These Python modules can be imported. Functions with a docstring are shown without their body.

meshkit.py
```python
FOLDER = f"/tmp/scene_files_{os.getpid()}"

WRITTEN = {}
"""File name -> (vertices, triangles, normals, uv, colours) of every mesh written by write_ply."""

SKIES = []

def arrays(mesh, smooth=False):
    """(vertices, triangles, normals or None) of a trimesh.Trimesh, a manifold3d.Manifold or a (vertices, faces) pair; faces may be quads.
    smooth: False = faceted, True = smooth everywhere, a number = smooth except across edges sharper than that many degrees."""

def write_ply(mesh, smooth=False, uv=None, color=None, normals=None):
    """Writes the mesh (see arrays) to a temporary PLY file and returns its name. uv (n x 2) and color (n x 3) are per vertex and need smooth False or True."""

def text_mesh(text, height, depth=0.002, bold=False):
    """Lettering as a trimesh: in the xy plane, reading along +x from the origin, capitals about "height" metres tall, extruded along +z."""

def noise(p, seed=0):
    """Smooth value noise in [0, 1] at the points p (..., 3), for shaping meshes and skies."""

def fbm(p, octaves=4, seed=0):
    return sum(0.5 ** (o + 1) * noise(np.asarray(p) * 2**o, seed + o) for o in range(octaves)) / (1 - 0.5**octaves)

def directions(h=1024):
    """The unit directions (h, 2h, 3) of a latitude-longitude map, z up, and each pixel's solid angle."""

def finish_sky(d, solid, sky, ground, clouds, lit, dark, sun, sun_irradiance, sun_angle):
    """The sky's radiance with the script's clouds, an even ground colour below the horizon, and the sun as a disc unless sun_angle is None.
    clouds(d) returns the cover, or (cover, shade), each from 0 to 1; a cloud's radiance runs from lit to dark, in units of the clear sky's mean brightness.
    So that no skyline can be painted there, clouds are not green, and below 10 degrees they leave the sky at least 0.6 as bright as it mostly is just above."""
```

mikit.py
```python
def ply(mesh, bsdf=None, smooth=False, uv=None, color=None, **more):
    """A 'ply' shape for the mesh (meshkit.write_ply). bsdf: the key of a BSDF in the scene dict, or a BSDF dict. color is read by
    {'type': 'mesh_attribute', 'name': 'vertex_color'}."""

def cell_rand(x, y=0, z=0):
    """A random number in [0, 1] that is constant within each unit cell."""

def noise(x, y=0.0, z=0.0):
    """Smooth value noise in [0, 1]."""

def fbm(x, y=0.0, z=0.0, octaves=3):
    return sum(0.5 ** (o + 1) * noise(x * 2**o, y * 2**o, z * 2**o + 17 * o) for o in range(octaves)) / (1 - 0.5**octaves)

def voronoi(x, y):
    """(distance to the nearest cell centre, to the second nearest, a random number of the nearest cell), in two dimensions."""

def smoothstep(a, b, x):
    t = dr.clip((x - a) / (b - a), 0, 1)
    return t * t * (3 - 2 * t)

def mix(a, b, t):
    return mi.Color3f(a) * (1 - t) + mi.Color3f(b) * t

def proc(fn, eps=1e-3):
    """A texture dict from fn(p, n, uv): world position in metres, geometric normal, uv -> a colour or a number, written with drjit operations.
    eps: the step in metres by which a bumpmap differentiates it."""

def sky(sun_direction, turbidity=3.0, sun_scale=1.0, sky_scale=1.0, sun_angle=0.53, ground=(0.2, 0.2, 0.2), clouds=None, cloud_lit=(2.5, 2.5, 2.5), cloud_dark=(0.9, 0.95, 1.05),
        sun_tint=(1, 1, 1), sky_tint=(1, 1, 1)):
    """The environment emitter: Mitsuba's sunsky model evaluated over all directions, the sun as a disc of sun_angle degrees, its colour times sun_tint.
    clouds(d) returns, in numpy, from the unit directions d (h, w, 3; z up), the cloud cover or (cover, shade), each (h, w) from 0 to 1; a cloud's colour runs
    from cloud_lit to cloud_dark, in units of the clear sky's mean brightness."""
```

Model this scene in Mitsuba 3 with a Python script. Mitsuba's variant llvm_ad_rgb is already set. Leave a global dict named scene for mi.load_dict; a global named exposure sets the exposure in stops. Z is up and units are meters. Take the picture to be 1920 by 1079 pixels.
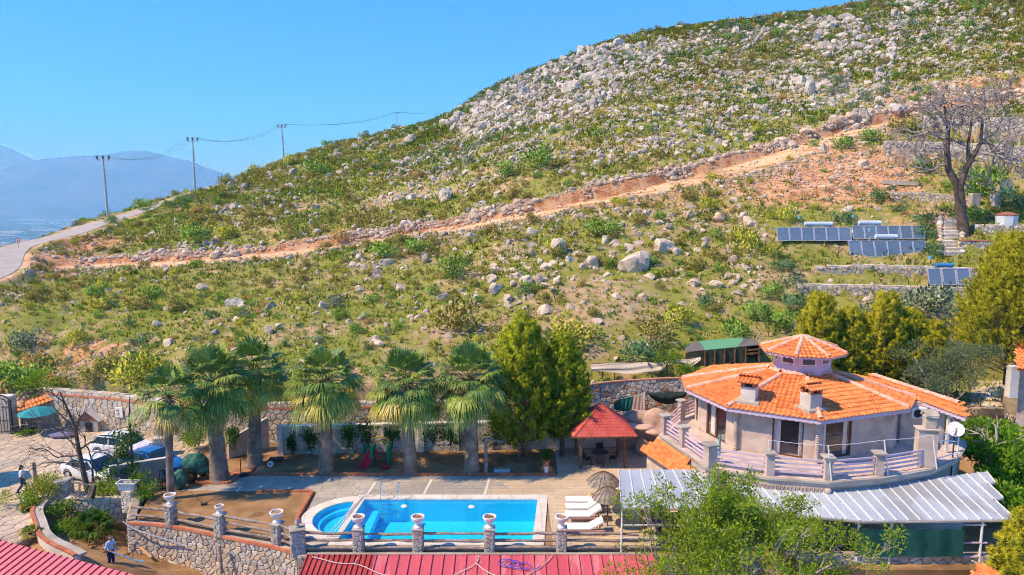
import math, random
import numpy as np, trimesh, drjit as dr, mitsuba as mi, mikit, meshkit
import manifold3d as m3
from shapely.geometry import Polygon, Point, LineString, MultiPoint, box as sbox
from shapely import voronoi_polygons
import shapely
from scipy.interpolate import RBFInterpolator
from mikit import proc, noise, fbm, voronoi, cell_rand, smoothstep, mix

T = mi.ScalarTransform4f
scene, labels = {}, {}
# ---------------------------------------------------------------- camera, sky, haze, exposure
CAM_H, FOC, PITCH = 17.0, 1300.0, math.radians(7.0)
CP, SP = math.cos(PITCH), math.sin(PITCH)
exposure = 2.3
scene['camera'] = {'type': 'perspective', 'fov': math.degrees(2 * math.atan(960 / FOC)), 'fov_axis': 'x', 'near_clip': 0.1, 'far_clip': 90000.0,
                   'to_world': T().look_at(origin=[0, 0, CAM_H], target=[0, CP, CAM_H - SP], up=[0, 0, 1]),
                   'medium': {'type': 'ref', 'id': 'haze_air'}}
scene['sky_light'] = mikit.sky([-0.63, -0.19, 0.76], turbidity=2.6, sun_tint=(1.0, 0.965, 0.91), sun_scale=0.82, sky_scale=1.5, sky_tint=(0.17, 0.56, 1.05))
scene['haze_air'] = {'type': 'homogeneous', 'albedo': {'type': 'rgb', 'value': [0.72, 0.92, 1.0]},
                     'sigma_t': {'type': 'rgb', 'value': [0.30e-4, 0.66e-4, 1.25e-4]}}
scene['clear'] = {'type': 'null'}
scene['haze'] = {'type': 'cube', 'to_world': T().translate([0, 9000, 540]).scale([24000, 24000, 841]),
                 'bsdf': {'type': 'ref', 'id': 'clear'}, 'interior': {'type': 'ref', 'id': 'haze_air'}}
labels['haze'] = {'label': 'thin blue haze over the far plain and mountains', 'kind': 'stuff'}

# ---------------------------------------------------------------- helpers
def ray(px, py):
    u, v = (px - 960) / FOC, (py - 540) / FOC
    return np.array([u, CP - v * SP, -SP - v * CP])
def G(px, py, z=0.0):                       # the point of the level z seen at a pixel of the photograph
    d = ray(px, py); return np.array([0, 0, CAM_H]) + d * (z - CAM_H) / d[2]
def D(px, py, y):                           # the point at the distance y
    d = ray(px, py); return np.array([0, 0, CAM_H]) + d * y / d[1]
def numbered(k):
    if k not in scene and k not in labels: return k
    i = 1
    while f'{k}_{i:03d}' in scene or f'{k}_{i:03d}' in labels: i += 1
    return f'{k}_{i:03d}'
_num = {}
def newkey(k):
    i = _num.get(k, 0); _num[k] = i + 1
    return k if i == 0 else f'{k}_{i:03d}'
def thing(name, label, cat, group=None, kind=None):
    k = newkey(name); labels[k] = {'label': label}
    if cat: labels[k]['category'] = cat
    if group: labels[k]['group'] = group
    if kind: labels[k]['kind'] = kind
    return k
class MB:
    def __init__(s): s.v, s.f, s.n, s.c = [], [], 0, []
    def add(s, v, f, c=None):
        v = np.asarray(v, float); f = np.asarray(f, int)
        if f.shape[1] == 4: f = np.vstack([f[:, [0, 1, 2]], f[:, [0, 2, 3]]])
        s.v.append(v); s.f.append(f + s.n); s.n += len(v)
        s.c.append(np.broadcast_to(np.asarray((1, 1, 1) if c is None else c, float), (len(v), 3)))
        return s
    def mesh(s): return np.vstack(s.v), np.vstack(s.f)
    def col(s): return np.vstack(s.c)
    def box(s, c, size, rz=0.0, ch=0.0):
        x, y, z = np.asarray(size, float) / 2; a, b = math.cos(rz), math.sin(rz)
        if ch:
            k = ch; p = []
            for zz, ins in ((-z, k), (-z + k, 0), (z - k, 0), (z, k)):
                X, Y = x - ins, y - ins
                p += [(-X, -Y, zz), (X, -Y, zz), (X, Y, zz), (-X, Y, zz)]
            p = np.array(p); f = [[3, 2, 1, 0], [12, 13, 14, 15]]
            for r in range(3):
                for i in range(4): f.append([r*4+i, r*4+(i+1) % 4, r*4+4+(i+1) % 4, r*4+4+i])
        else:
            p = np.array([(i, j, k) for k in (-z, z) for i, j in ((-x, -y), (x, -y), (x, y), (-x, y))])
            f = [[3, 2, 1, 0], [4, 5, 6, 7], [0, 1, 5, 4], [1, 2, 6, 5], [2, 3, 7, 6], [3, 0, 4, 7]]
        q = np.stack([p[:, 0]*a - p[:, 1]*b, p[:, 0]*b + p[:, 1]*a, p[:, 2]], 1) + np.asarray(c, float)
        return s.add(q, f)
    def beam(s, p0, p1, w, h, up=(0, 0, 1)):
        p0, p1 = np.asarray(p0, float), np.asarray(p1, float); d = p1 - p0; d /= np.linalg.norm(d)
        x = np.cross(d, up); x /= np.linalg.norm(x); u = np.cross(x, d)
        q = [p + x*i*w/2 + u*j*h/2 for p in (p0, p1) for i, j in ((-1, -1), (1, -1), (1, 1), (-1, 1))]
        return s.add(q, [[3, 2, 1, 0], [4, 5, 6, 7], [0, 1, 5, 4], [1, 2, 6, 5], [2, 3, 7, 6], [3, 0, 4, 7]][:] if False else [[0, 1, 2, 3], [7, 6, 5, 4], [4, 5, 1, 0], [5, 6, 2, 1], [6, 7, 3, 2], [7, 4, 0, 3]])
    def tube(s, pts, r, sides=6, c=None, cap=True):
        p = np.asarray(pts, float); r = np.broadcast_to(np.asarray(r, float), (len(p),))
        t = np.gradient(p, axis=0); t /= np.linalg.norm(t, axis=1, keepdims=True) + 1e-12
        ref = np.array([0, 0, 1.0]) if abs(t[:, 2]).mean() < 0.8 else np.array([1.0, 0, 0])
        a = np.cross(t, ref); a /= np.linalg.norm(a, axis=1, keepdims=True) + 1e-12; b = np.cross(t, a)
        an = np.arange(sides) * 2 * np.pi / sides
        v = p[:, None] + r[:, None, None] * (np.cos(an)[None, :, None]*a[:, None] + np.sin(an)[None, :, None]*b[:, None])
        i, j = np.meshgrid(np.arange(len(p)-1), np.arange(sides), indexing='ij')
        q = np.stack([i*sides+j, i*sides+(j+1) % sides, (i+1)*sides+(j+1) % sides, (i+1)*sides+j], -1).reshape(-1, 4)
        f = [q[:, [0, 1, 2]], q[:, [0, 2, 3]]]
        v = v.reshape(-1, 3)
        if cap:
            n = len(v); v = np.vstack([v, p[:1], p[-1:]]); k = np.arange(sides); e = (len(p)-1)*sides
            f += [np.stack([(k+1) % sides, k, k*0+n], 1), np.stack([e+k, e+(k+1) % sides, k*0+n+1], 1)]
        return s.add(v, np.vstack(f), c)
    def lathe(s, prof, c, sides=12, sx=1.0, sy=1.0):
        prof = np.asarray(prof, float); an = np.arange(sides)*2*np.pi/sides
        v = np.stack([prof[:, 0][:, None]*np.cos(an)*sx, prof[:, 0][:, None]*np.sin(an)*sy, np.repeat(prof[:, 1][:, None], sides, 1)], -1).reshape(-1, 3) + np.asarray(c, float)
        i, j = np.meshgrid(np.arange(len(prof)-1), np.arange(sides), indexing='ij')
        q = np.stack([i*sides+j, i*sides+(j+1) % sides, (i+1)*sides+(j+1) % sides, (i+1)*sides+j], -1).reshape(-1, 4)
        return s.add(v, q)
    def prism(s, poly, z0, z1):
        P = poly if isinstance(poly, Polygon) else Polygon(poly)
        m = trimesh.creation.extrude_polygon(P, z1 - z0, engine='earcut')
        return s.add(np.array(m.vertices) + [0, 0, z0], m.faces)
    def quad(s, a, b, c, d): return s.add([a, b, c, d], [[0, 1, 2, 3]])
    def slab(s, quad, th):                     # a quad (counter-clockwise from above) with a thickness downwards
        q = np.asarray(quad, float); n = np.cross(q[1]-q[0], q[2]-q[0]); n /= np.linalg.norm(n); b = q - n*th; k = len(q)
        f = [[0, i, i+1] for i in range(1, k-1)] + [[k, k+i+1, k+i] for i in range(1, k-1)]
        for i in range(k):
            j = (i+1) % k; f += [[i, k+i, k+j], [i, k+j, j]]
        return s.add(np.vstack([q, b]), f)
def put(key, mb, mat, smooth=False, color=False, uv=None, lift=None):
    if lift is not None:                       # leaf-like meshes: normals that lean towards a soft outer shell
        v, f = mb.mesh() if isinstance(mb, MB) else mb; c = mb.col() if color is True else color; n = np.zeros_like(v); fn = np.cross(v[f[:, 1]]-v[f[:, 0]], v[f[:, 2]]-v[f[:, 0]]); fn /= np.linalg.norm(fn, axis=1, keepdims=True) + 1e-12
        fn *= np.where(fn[:, 2:] < 0, -1, 1)
        for k in range(3): n[f[:, k]] = fn
        n = n*0.7 + np.asarray(lift, float); n /= np.linalg.norm(n, axis=1, keepdims=True)
        path = meshkit.write_ply((v, f), False, None, c, normals=n); scene[key] = {'type': 'ply', 'filename': path, 'face_normals': False, 'bsdf': {'type': 'ref', 'id': mat}}; return key
    m = mb.mesh() if isinstance(mb, MB) else mb
    c = None
    if color is not False: c = mb.col() if color is True else color
    scene[key] = mikit.ply(m, mat, smooth=smooth, color=c, uv=uv); return key
def part(parent, name, mb, mat, **k):
    key = newkey(f'{parent}__{name}'); return put(key, mb, mat, **k)
def solo(name, mb, mat, label, cat, group=None, kind=None, **k):
    key = thing(name, label, cat, group, kind); return put(key, mb, mat, **k)
def pieces(parent, name, meshes, mats, size=None, most=300, rest='', **k):
    """each mesh of a list as a part of its own; past 300 the smaller-looking ones joined"""
    order = np.argsort(-np.asarray(size)) if size is not None else np.arange(len(meshes))
    pick = lambda i: mats[i % len(mats)] if isinstance(mats, (list, tuple)) else mats
    for i in order[:most]: part(parent, name, meshes[i], pick(int(i)*7+int(i)//3), **k)
    left = order[most:]
    nm = len(mats) if isinstance(mats, (list, tuple)) else 1
    for g in range(1):
        sel = left
        if len(sel):
            m = MB()
            for i in sel: m.add(*(meshes[i].mesh() if isinstance(meshes[i], MB) else meshes[i]))
            key = part(parent, rest or 'small_' + name, m, pick(1), **k)
            labels[key] = {'kind': 'stuff'}
def rgb(*c): return {'type': 'rgb', 'value': list(c)}
def mat(name, color, rough=0.8, spec=0.3, metal=0.0, bump=None, two=True, **more):
    tex = color if isinstance(color, dict) else rgb(*color)
    b = {'type': 'principled', 'base_color': tex, 'roughness': rough, 'specular': spec, 'metallic': metal, **more}
    if bump is not None: b = {'type': 'bumpmap', 'arbitrary': bump[0], 'scale': bump[1], 'bsdf': b}
    scene[name] = {'type': 'twosided', 'bsdf': b} if two else b
    return name
def diff(name, color):
    scene[name] = {'type': 'twosided', 'bsdf': {'type': 'diffuse', 'reflectance': color if isinstance(color, dict) else rgb(*color)}}
    return name
VC = {'type': 'mesh_attribute', 'name': 'vertex_color'}
diff('mat_vc', VC)                                    # surfaces whose colour varies from piece to piece
scene['mat_leaf'] = {'type': 'principledthin', 'base_color': VC, 'roughness': 0.55, 'diff_trans': 1.0, 'spec_trans': 0.0}
def fb(p, o=4, seed=0): return meshkit.fbm(np.asarray(p, float), o, seed)
def seg_info(line, P):
    """for points P (n,2) and a polyline (m,2): distance, signed side (left positive), arc position"""
    L = np.asarray(line, float); best = np.full(len(P), 1e9); side = np.zeros(len(P)); arc = np.zeros(len(P)); s0 = 0
    for a, b in zip(L[:-1], L[1:]):
        d = b - a; l = np.hypot(*d); t = np.clip(((P - a) @ d) / l**2, 0, 1); q = a + t[:, None]*d; r = P - q
        dist = np.hypot(r[:, 0], r[:, 1]); m = dist < best
        best[m] = dist[m]; side[m] = np.sign(d[0]*r[m, 1] - d[1]*r[m, 0]); arc[m] = s0 + t[m]*l; s0 += l
    return best, side, arc
def smooth_line(pts, n=80):
    from scipy.interpolate import CubicSpline
    p = np.asarray(pts, float); s = np.r_[0, np.cumsum(np.linalg.norm(np.diff(p, axis=0), axis=1))]
    return CubicSpline(s, p)(np.linspace(0, s[-1], n))

# ---------------------------------------------------------------- far land
def far_land():
    mat('mat_plain', proc(lambda p, n, uv: mix(mix((0.03, 0.08, 0.08), (0.07, 0.10, 0.08), fbm(p.x/900, p.y/1400, 0)), (0.75, 0.75, 0.72),
        0.5*smoothstep(0.6, 0.72, fbm(p.x/900, p.y/2600, 5)) * smoothstep(0.45, 0.6, noise(p.x/260, p.y/420, 2)))), 1.0, 0.0)
    solo('plain', MB().quad((-20000, 1500, -298), (14000, 1500, -298), (14000, 32000, -298), (-20000, 32000, -298)), 'mat_plain', 'wide hazy plain far below the hill', None, kind='structure')
    # pale greenhouse roofs on the plain: one far mass of roofs that read as white streaks
    m = MB(); rng = np.random.default_rng(5)
    for i in range(170):
        e = rng.uniform(0.017, 0.062); Y = 315 / e; X = Y * rng.uniform(-0.82, -0.45)
        if noise_np(X/900, Y/1500, 3) < 0.5: continue
        m.box((X, Y, -295.5), (rng.uniform(60, 260), rng.uniform(20, 45), 5))
    solo('greenhouse_roofs', m, mat('mat_white_far', (0.55, 0.57, 0.57), 0.6), 'white greenhouse roofs scattered over the hazy plain', 'greenhouses', kind='stuff')
    mat('mat_mountain', proc(lambda p, n, uv: mix((0.025, 0.05, 0.045), (0.11, 0.105, 0.085), fbm(p.x/700, p.y/700, p.z/300))), 1.0, 0.0)
    def range_(sky, Y, depth, seed, label):
        px = np.linspace(sky[0][0], sky[-1][0], 300); yy = np.interp(px, [s[0] for s in sky], [s[1] for s in sky])
        top = np.array([D(a, b, Y) for a, b in zip(px, yy)])
        rows = []
        for j, t in enumerate(np.linspace(0, 1, 40)):        # from the foot towards us up to the crest, then down behind
            tt = t / 0.7 if t < 0.7 else (1 - t) / 0.3
            y = Y - depth*(0.7 - t)/0.7
            z = -300 + (top[:, 2] + 300) * (tt**1.15)
            r = np.stack([top[:, 0]*(1 + 0*y), top[:, 0]*0 + y, z], 1)
            amp = 170 * np.sin(np.pi*min(tt, 1.0))*1.0
            r[:, 2] += amp * ((fb(np.stack([r[:, 0]/1500, r[:, 1]/1500, r[:, 0]*0 + seed], 1), 5) - 0.5) * 1.6 - 0.9*np.abs(fb(np.stack([r[:, 0]/900, r[:, 1]/2600, r[:, 0]*0 + seed + 9], 1), 4) - 0.5))
            rows.append(r)
        v = np.array(rows); a, b = v.shape[:2]; i, j = np.meshgrid(np.arange(a-1), np.arange(b-1), indexing='ij')
        f = np.stack([i*b+j, i*b+j+1, (i+1)*b+j+1, (i+1)*b+j], -1).reshape(-1, 4)
        solo('mountain', (v.reshape(-1, 3), f), 'mat_mountain', label, None, kind='structure', smooth=True)
    range_([(-900, 420), (-500, 330), (-300, 265), (-120, 240), (-40, 255), (0, 271), (25, 280), (70, 302), (110, 325), (160, 352), (260, 385), (330, 400)], 21000, 3500, 3, 'hazy blue mountain at the far end of the plain')
    range_([(-200, 400), (-60, 345), (20, 312), (68, 301), (80, 298), (110, 296), (150, 292), (190, 291), (215, 287), (245, 282), (262, 282), (280, 283), (310, 291), (335, 297), (355, 300), (390, 315), (430, 328), (480, 345), (560, 380), (640, 400)], 16000, 3000, 8, 'long hazy blue mountain range behind the power poles')
def noise_np(x, y, seed=0): return meshkit.noise(np.stack(np.broadcast_arrays(np.asarray(x, float), np.asarray(y, float), 0.0), -1), seed)
far_land()

# ---------------------------------------------------------------- the hill
COLS = [(-420, 790, 50, 560, 62), (-200, 730, 52, 520, 70), (0, 700, 53, 468, 84), (100, 700, 53, 442, 104), (200, 700, 53, 411, 121), (290, 700, 53, 382, 130), (362, 690, 53, 360, 138), (440, 685, 53, 336, 155), (530, 680, 53, 305, 176), (640, 680, 53, 274, 195), (743, 680, 53, 247, 206),
        (840, 680, 53, 221, 209), (900, 680, 53, 181, 211), (960, 680, 53, 152, 213), (1060, 685, 53, 113, 218), (1160, 690, 53, 78, 222), (1280, 700, 53, 53, 226),
        (1400, 702, 53, 40, 230), (1600, 700, 53, 13, 235), (1760, 700, 53, -18, 240), (1920, 700, 53, -55, 245), (2300, 700, 53, -130, 250)]
def build_rbf():
    P, Z = [], []
    for px, yf, Yf, ys, Ys in COLS:
        for t in np.linspace(0, 1, 12):
            py = ys + (yf - ys)*t; Y = 1 / ((1-t)/Ys + t/Yf)
            p = D(px, py, Y); P.append(p[:2]); Z.append(p[2])
        e = (Z[-12] - CAM_H) / P[-12][1]; u = P[-12][0] / Ys
        for k, dz in ((1.10, 1.2), (1.22, 5), (1.4, 18)):
            Y = Ys*k; P.append([u*Y, Y]); Z.append(CAM_H + e*Y - dz*(1.4 if px < 500 else 1))
    return RBFInterpolator(np.array(P)/100, np.array(Z), kernel='thin_plate_spline', smoothing=1e-4)
_rbf = build_rbf()
def base_h(P):
    P = np.atleast_2d(np.asarray(P, float)); return _rbf(P/100)
def cast0(px, py):
    d = ray(px, py); t = np.linspace(44, 330, 1200) / d[1]
    q = np.array([0, 0, CAM_H]) + t[:, None]*d; h = base_h(q[:, :2]); k = np.argmax(q[:, 2] < h)
    return q[k]
TRACK_PX = [(120, 492), (200, 488), (300, 487), (400, 482), (500, 472), (600, 458), (700, 445), (800, 428), (900, 412), (1000, 392), (1100, 370), (1200, 351), (1300, 330), (1400, 305), (1480, 280), (1560, 250), (1640, 228), (1720, 208), (1800, 196), (1900, 184), (2000, 176)]
ROAD_PX = [(-160, 585), (-60, 530), (0, 493), (60, 471), (120, 449), (180, 427), (235, 405)]
TRACK = smooth_line([cast0(*p)[:2] for p in TRACK_PX], 60)
r_ = [cast0(*p)[:2] for p in ROAD_PX] + [D(330, 372, 133)[:2], D(400, 349, 146)[:2], D(470, 330, 168)[:2], D(560, 300, 205)[:2]]
ROAD = smooth_line(r_, 50)
TRACK_Z = np.convolve(np.pad(base_h(TRACK), 8, 'edge'), np.ones(17)/17, 'valid') - 0.95
ROAD_Z = np.convolve(np.pad(base_h(ROAD), 8, 'edge'), np.ones(17)/17, 'valid') - 0.1
def arcs(L): return np.r_[0, np.cumsum(np.linalg.norm(np.diff(L, axis=0), axis=1))]
TRACK_S, ROAD_S = arcs(TRACK), arcs(ROAD)
TERRACE = []            # (polyline, height, reach uphill)
def sst(a, b, x): t = np.clip((x-a)/(b-a), 0, 1); return t*t*(3-2*t)
def land(P, masks=False, rough=True):
    P = np.atleast_2d(np.asarray(P, float)); z = base_h(P)
    near = sst(50, 62, P[:, 1])
    bump = 0
    if rough:
        q = np.stack([P[:, 0], P[:, 1], 0*z], 1)
        bump = ((fb(q/14, 3, 1) - 0.5)*1.1 + (fb(q/3.5, 3, 2) - 0.5)*0.7) * near
    dt, st, at = seg_info(TRACK, P); s = dt*st                 # the left side of the track (running to the right) is uphill
    zt = np.interp(at, TRACK_S, TRACK_Z)
    w = 1.2 + 0.75*sst(25, 75, at) + 0.9*(noise_np(at/7, 0, 4)-0.5)
    cut = sst(0, 1, (s - w)/(0.9 + 0.5*noise_np(at/3, 1, 5)))
    k = np.where(s > 0, 1 - cut, sst(-4.4, -2.8, s))
    zb = z + bump
    zb = (zt + 0.2*np.clip(s, -3, 3))*k + zb*(1-k)
    zb += 0.2*np.exp(-((s + 3.9)/0.7)**2)*(0.4 + noise_np(at/2.5, 2, 6))
    orange = np.clip(np.maximum(np.exp(-((s - w - 0.5)/1.2)**2), np.where(np.abs(s) < w, 1, 0)), 0, 1)
    orange = np.maximum(orange, 0.75*sst(-6, -2.6, s)*(s < 0))
    bare = (np.abs(s) < w - 0.1)*1.0
    dr_, sr, ar = seg_info(ROAD, P); zr = np.interp(ar, ROAD_S, ROAD_Z); rw = 2.0 - 0.9*sst(45, 75, ar); k = 1 - sst(rw + 0.3, rw + 1.7, dr_)
    zb = zr*k + zb*(1-k)
    drop = np.where(sr > 0, sst(3.4, 30, dr_)*12.0, 0) * (P[:, 0] < -10)
    zb = zb - drop
    bare = np.maximum(bare, 0.8*(1-sst(rw, rw + 1.2, dr_)))
    orange = np.maximum(orange, 0.6*(1-sst(rw + .2, rw + 1.6, dr_)))
    for line, hgt, reach in TERRACE:
        L = np.asarray(line); d, sd, a = seg_info(L, P); tot = arcs(L)[-1]
        up = (sd > 0) & (a > 0.02) & (a < tot-0.02)
        zw = np.interp(a, arcs(L), base_h(L)) + hgt
        kk = np.where(up, 1 - sst(reach*0.35, reach, d), 0)
        zb = zb*(1-kk) + np.maximum(zw, zb)*kk
        kd = np.where((~up) & (sd < 0) & (a > 0.02) & (a < tot-0.02), 1 - sst(0.3, 1.6, d), 0)
        zb = zb*(1-kd) + np.minimum(zw - hgt, zb)*kd
    for (c, rx, ry, am) in SOIL:
        g = am*np.exp(-(((P[:, 0]-c[0])/rx)**2 + ((P[:, 1]-c[1])/ry)**2)**1.5)
        orange = np.maximum(orange, g)
    zc = np.interp(P[:, 0], [-70, -38, -35.8, -29, -24.4, -20, -16, -8, -1, 2.6, 8, 13.5, 16, 30, 60], [57, 53.4, 52.4, 50.4, 48.75, 48.35, 48.35, 48.75, 49.05, 49.65, 50.75, 51.05, 51.4, 52.6, 54])
    zb = np.where(P[:, 0] < 13.7, np.minimum(zb, -0.7 + np.maximum(P[:, 1]-zc, 0)*np.where(P[:, 0] < -35.5, 0.75, 6)), zb)
    zb = np.where(P[:, 0] >= 13.7, np.minimum(zb, -0.35 + (P[:, 1]-47.5)*0.95), zb)
    zb = np.where((P[:, 0] > 1.5) & (P[:, 0] < 15) & (P[:, 1] < 58), np.minimum(zb, 3.1 + np.maximum(P[:, 1]-53.4, 0)*0.8), zb)
    zb = np.where((P[:, 0] > 33.3) & (P[:, 0] < 44) & (P[:, 1] > 49.8) & (P[:, 1] < 60), np.minimum(zb, 1.95 + np.maximum(P[:, 1]-57.2, 0)*1.5), zb)
    return (zb, orange, bare) if masks else zb
SOIL = []
for (px, py, rx, ry, am) in [(95, 492, 7, 9, 0.95), (170, 460, 4, 5, 0.9), (1530, 345, 14, 9, 0.95), (1620, 340, 9, 8, 0.9), (1440, 330, 9, 6, 0.7), (1700, 300, 8, 6, 0.7), (1820, 170, 18, 9, 0.95), (30, 680, 6, 5, 0.9), (140, 660, 6, 4, 0.7), (1600, 300, 9, 6, .8), (1740, 420, 6, 4, .5), (600, 445, 20, 4, .5), (1250, 380, 20, 5, .5)]:
    SOIL.append((cast0(px, py)[:2], rx, ry, am))
def wline(pix, hgt, reach):
    L = np.array([cast0(*p)[:2] for p in pix]); TERRACE.append((L, hgt, reach)); return L
WALLS = [(wline([(1495, 556), (1600, 557), (1700, 559), (1830, 562)], 0.9, 6), 0.9, 'lowest'), (wline([(1530, 517), (1640, 516), (1740, 518), (1860, 523)], 0.75, 5), 0.75, 'second'),
         (wline([(1795, 470), (1860, 472), (1990, 478)], 0.9, 6), 0.9, 'red'), (wline([(1826, 440), (1880, 441), (1990, 446)], 0.9, 4), 0.9, 'upper'),
         (wline([(1668, 377), (1720, 379), (1795, 384)], 0.9, 6), 0.9, 'short'), (wline([(1655, 308), (1740, 312), (1830, 318), (1990, 330)], 2.9, 9), 2.9, 'tall'),
         (wline([(1728, 262), (1800, 266), (1870, 270), (1990, 275)], 3.2, 9), 3.2, 'top')]
HF = {}
def landi(P, key='z'):                     # the height (or the soil mask) of the hill's own mesh at many points
    P = np.atleast_2d(np.asarray(P, float)); u, y, z = HF['u'], HF['y'], HF[key]
    a = np.clip((P[:, 0]/P[:, 1] - u[0])/(u[1]-u[0]), 0, len(u)-1.001); b = np.clip(np.log(np.maximum(P[:, 1], 1)/y[0])/np.log(y[1]/y[0]), 0, len(y)-1.001)
    i, j = b.astype(int), a.astype(int); fa, fb_ = a-j, b-i
    return (z[i, j]*(1-fa)+z[i, j+1]*fa)*(1-fb_) + (z[i+1, j]*(1-fa)+z[i+1, j+1]*fa)*fb_
def cast(px, py, y0=47.6):
    d = ray(px, py); t = np.geomspace(y0, 329, 500) / d[1]
    q = np.array([0, 0, CAM_H]) + t[:, None]*d; h = landi(q[:, :2]); b = q[:, 2] < h
    if not b.any(): return None
    k = np.argmax(b)
    if k == 0: return q[0]
    a0, a1 = q[k-1, 2]-h[k-1], q[k, 2]-h[k]
    return q[k-1] + (q[k]-q[k-1])*(a0/(a0-a1))
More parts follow.
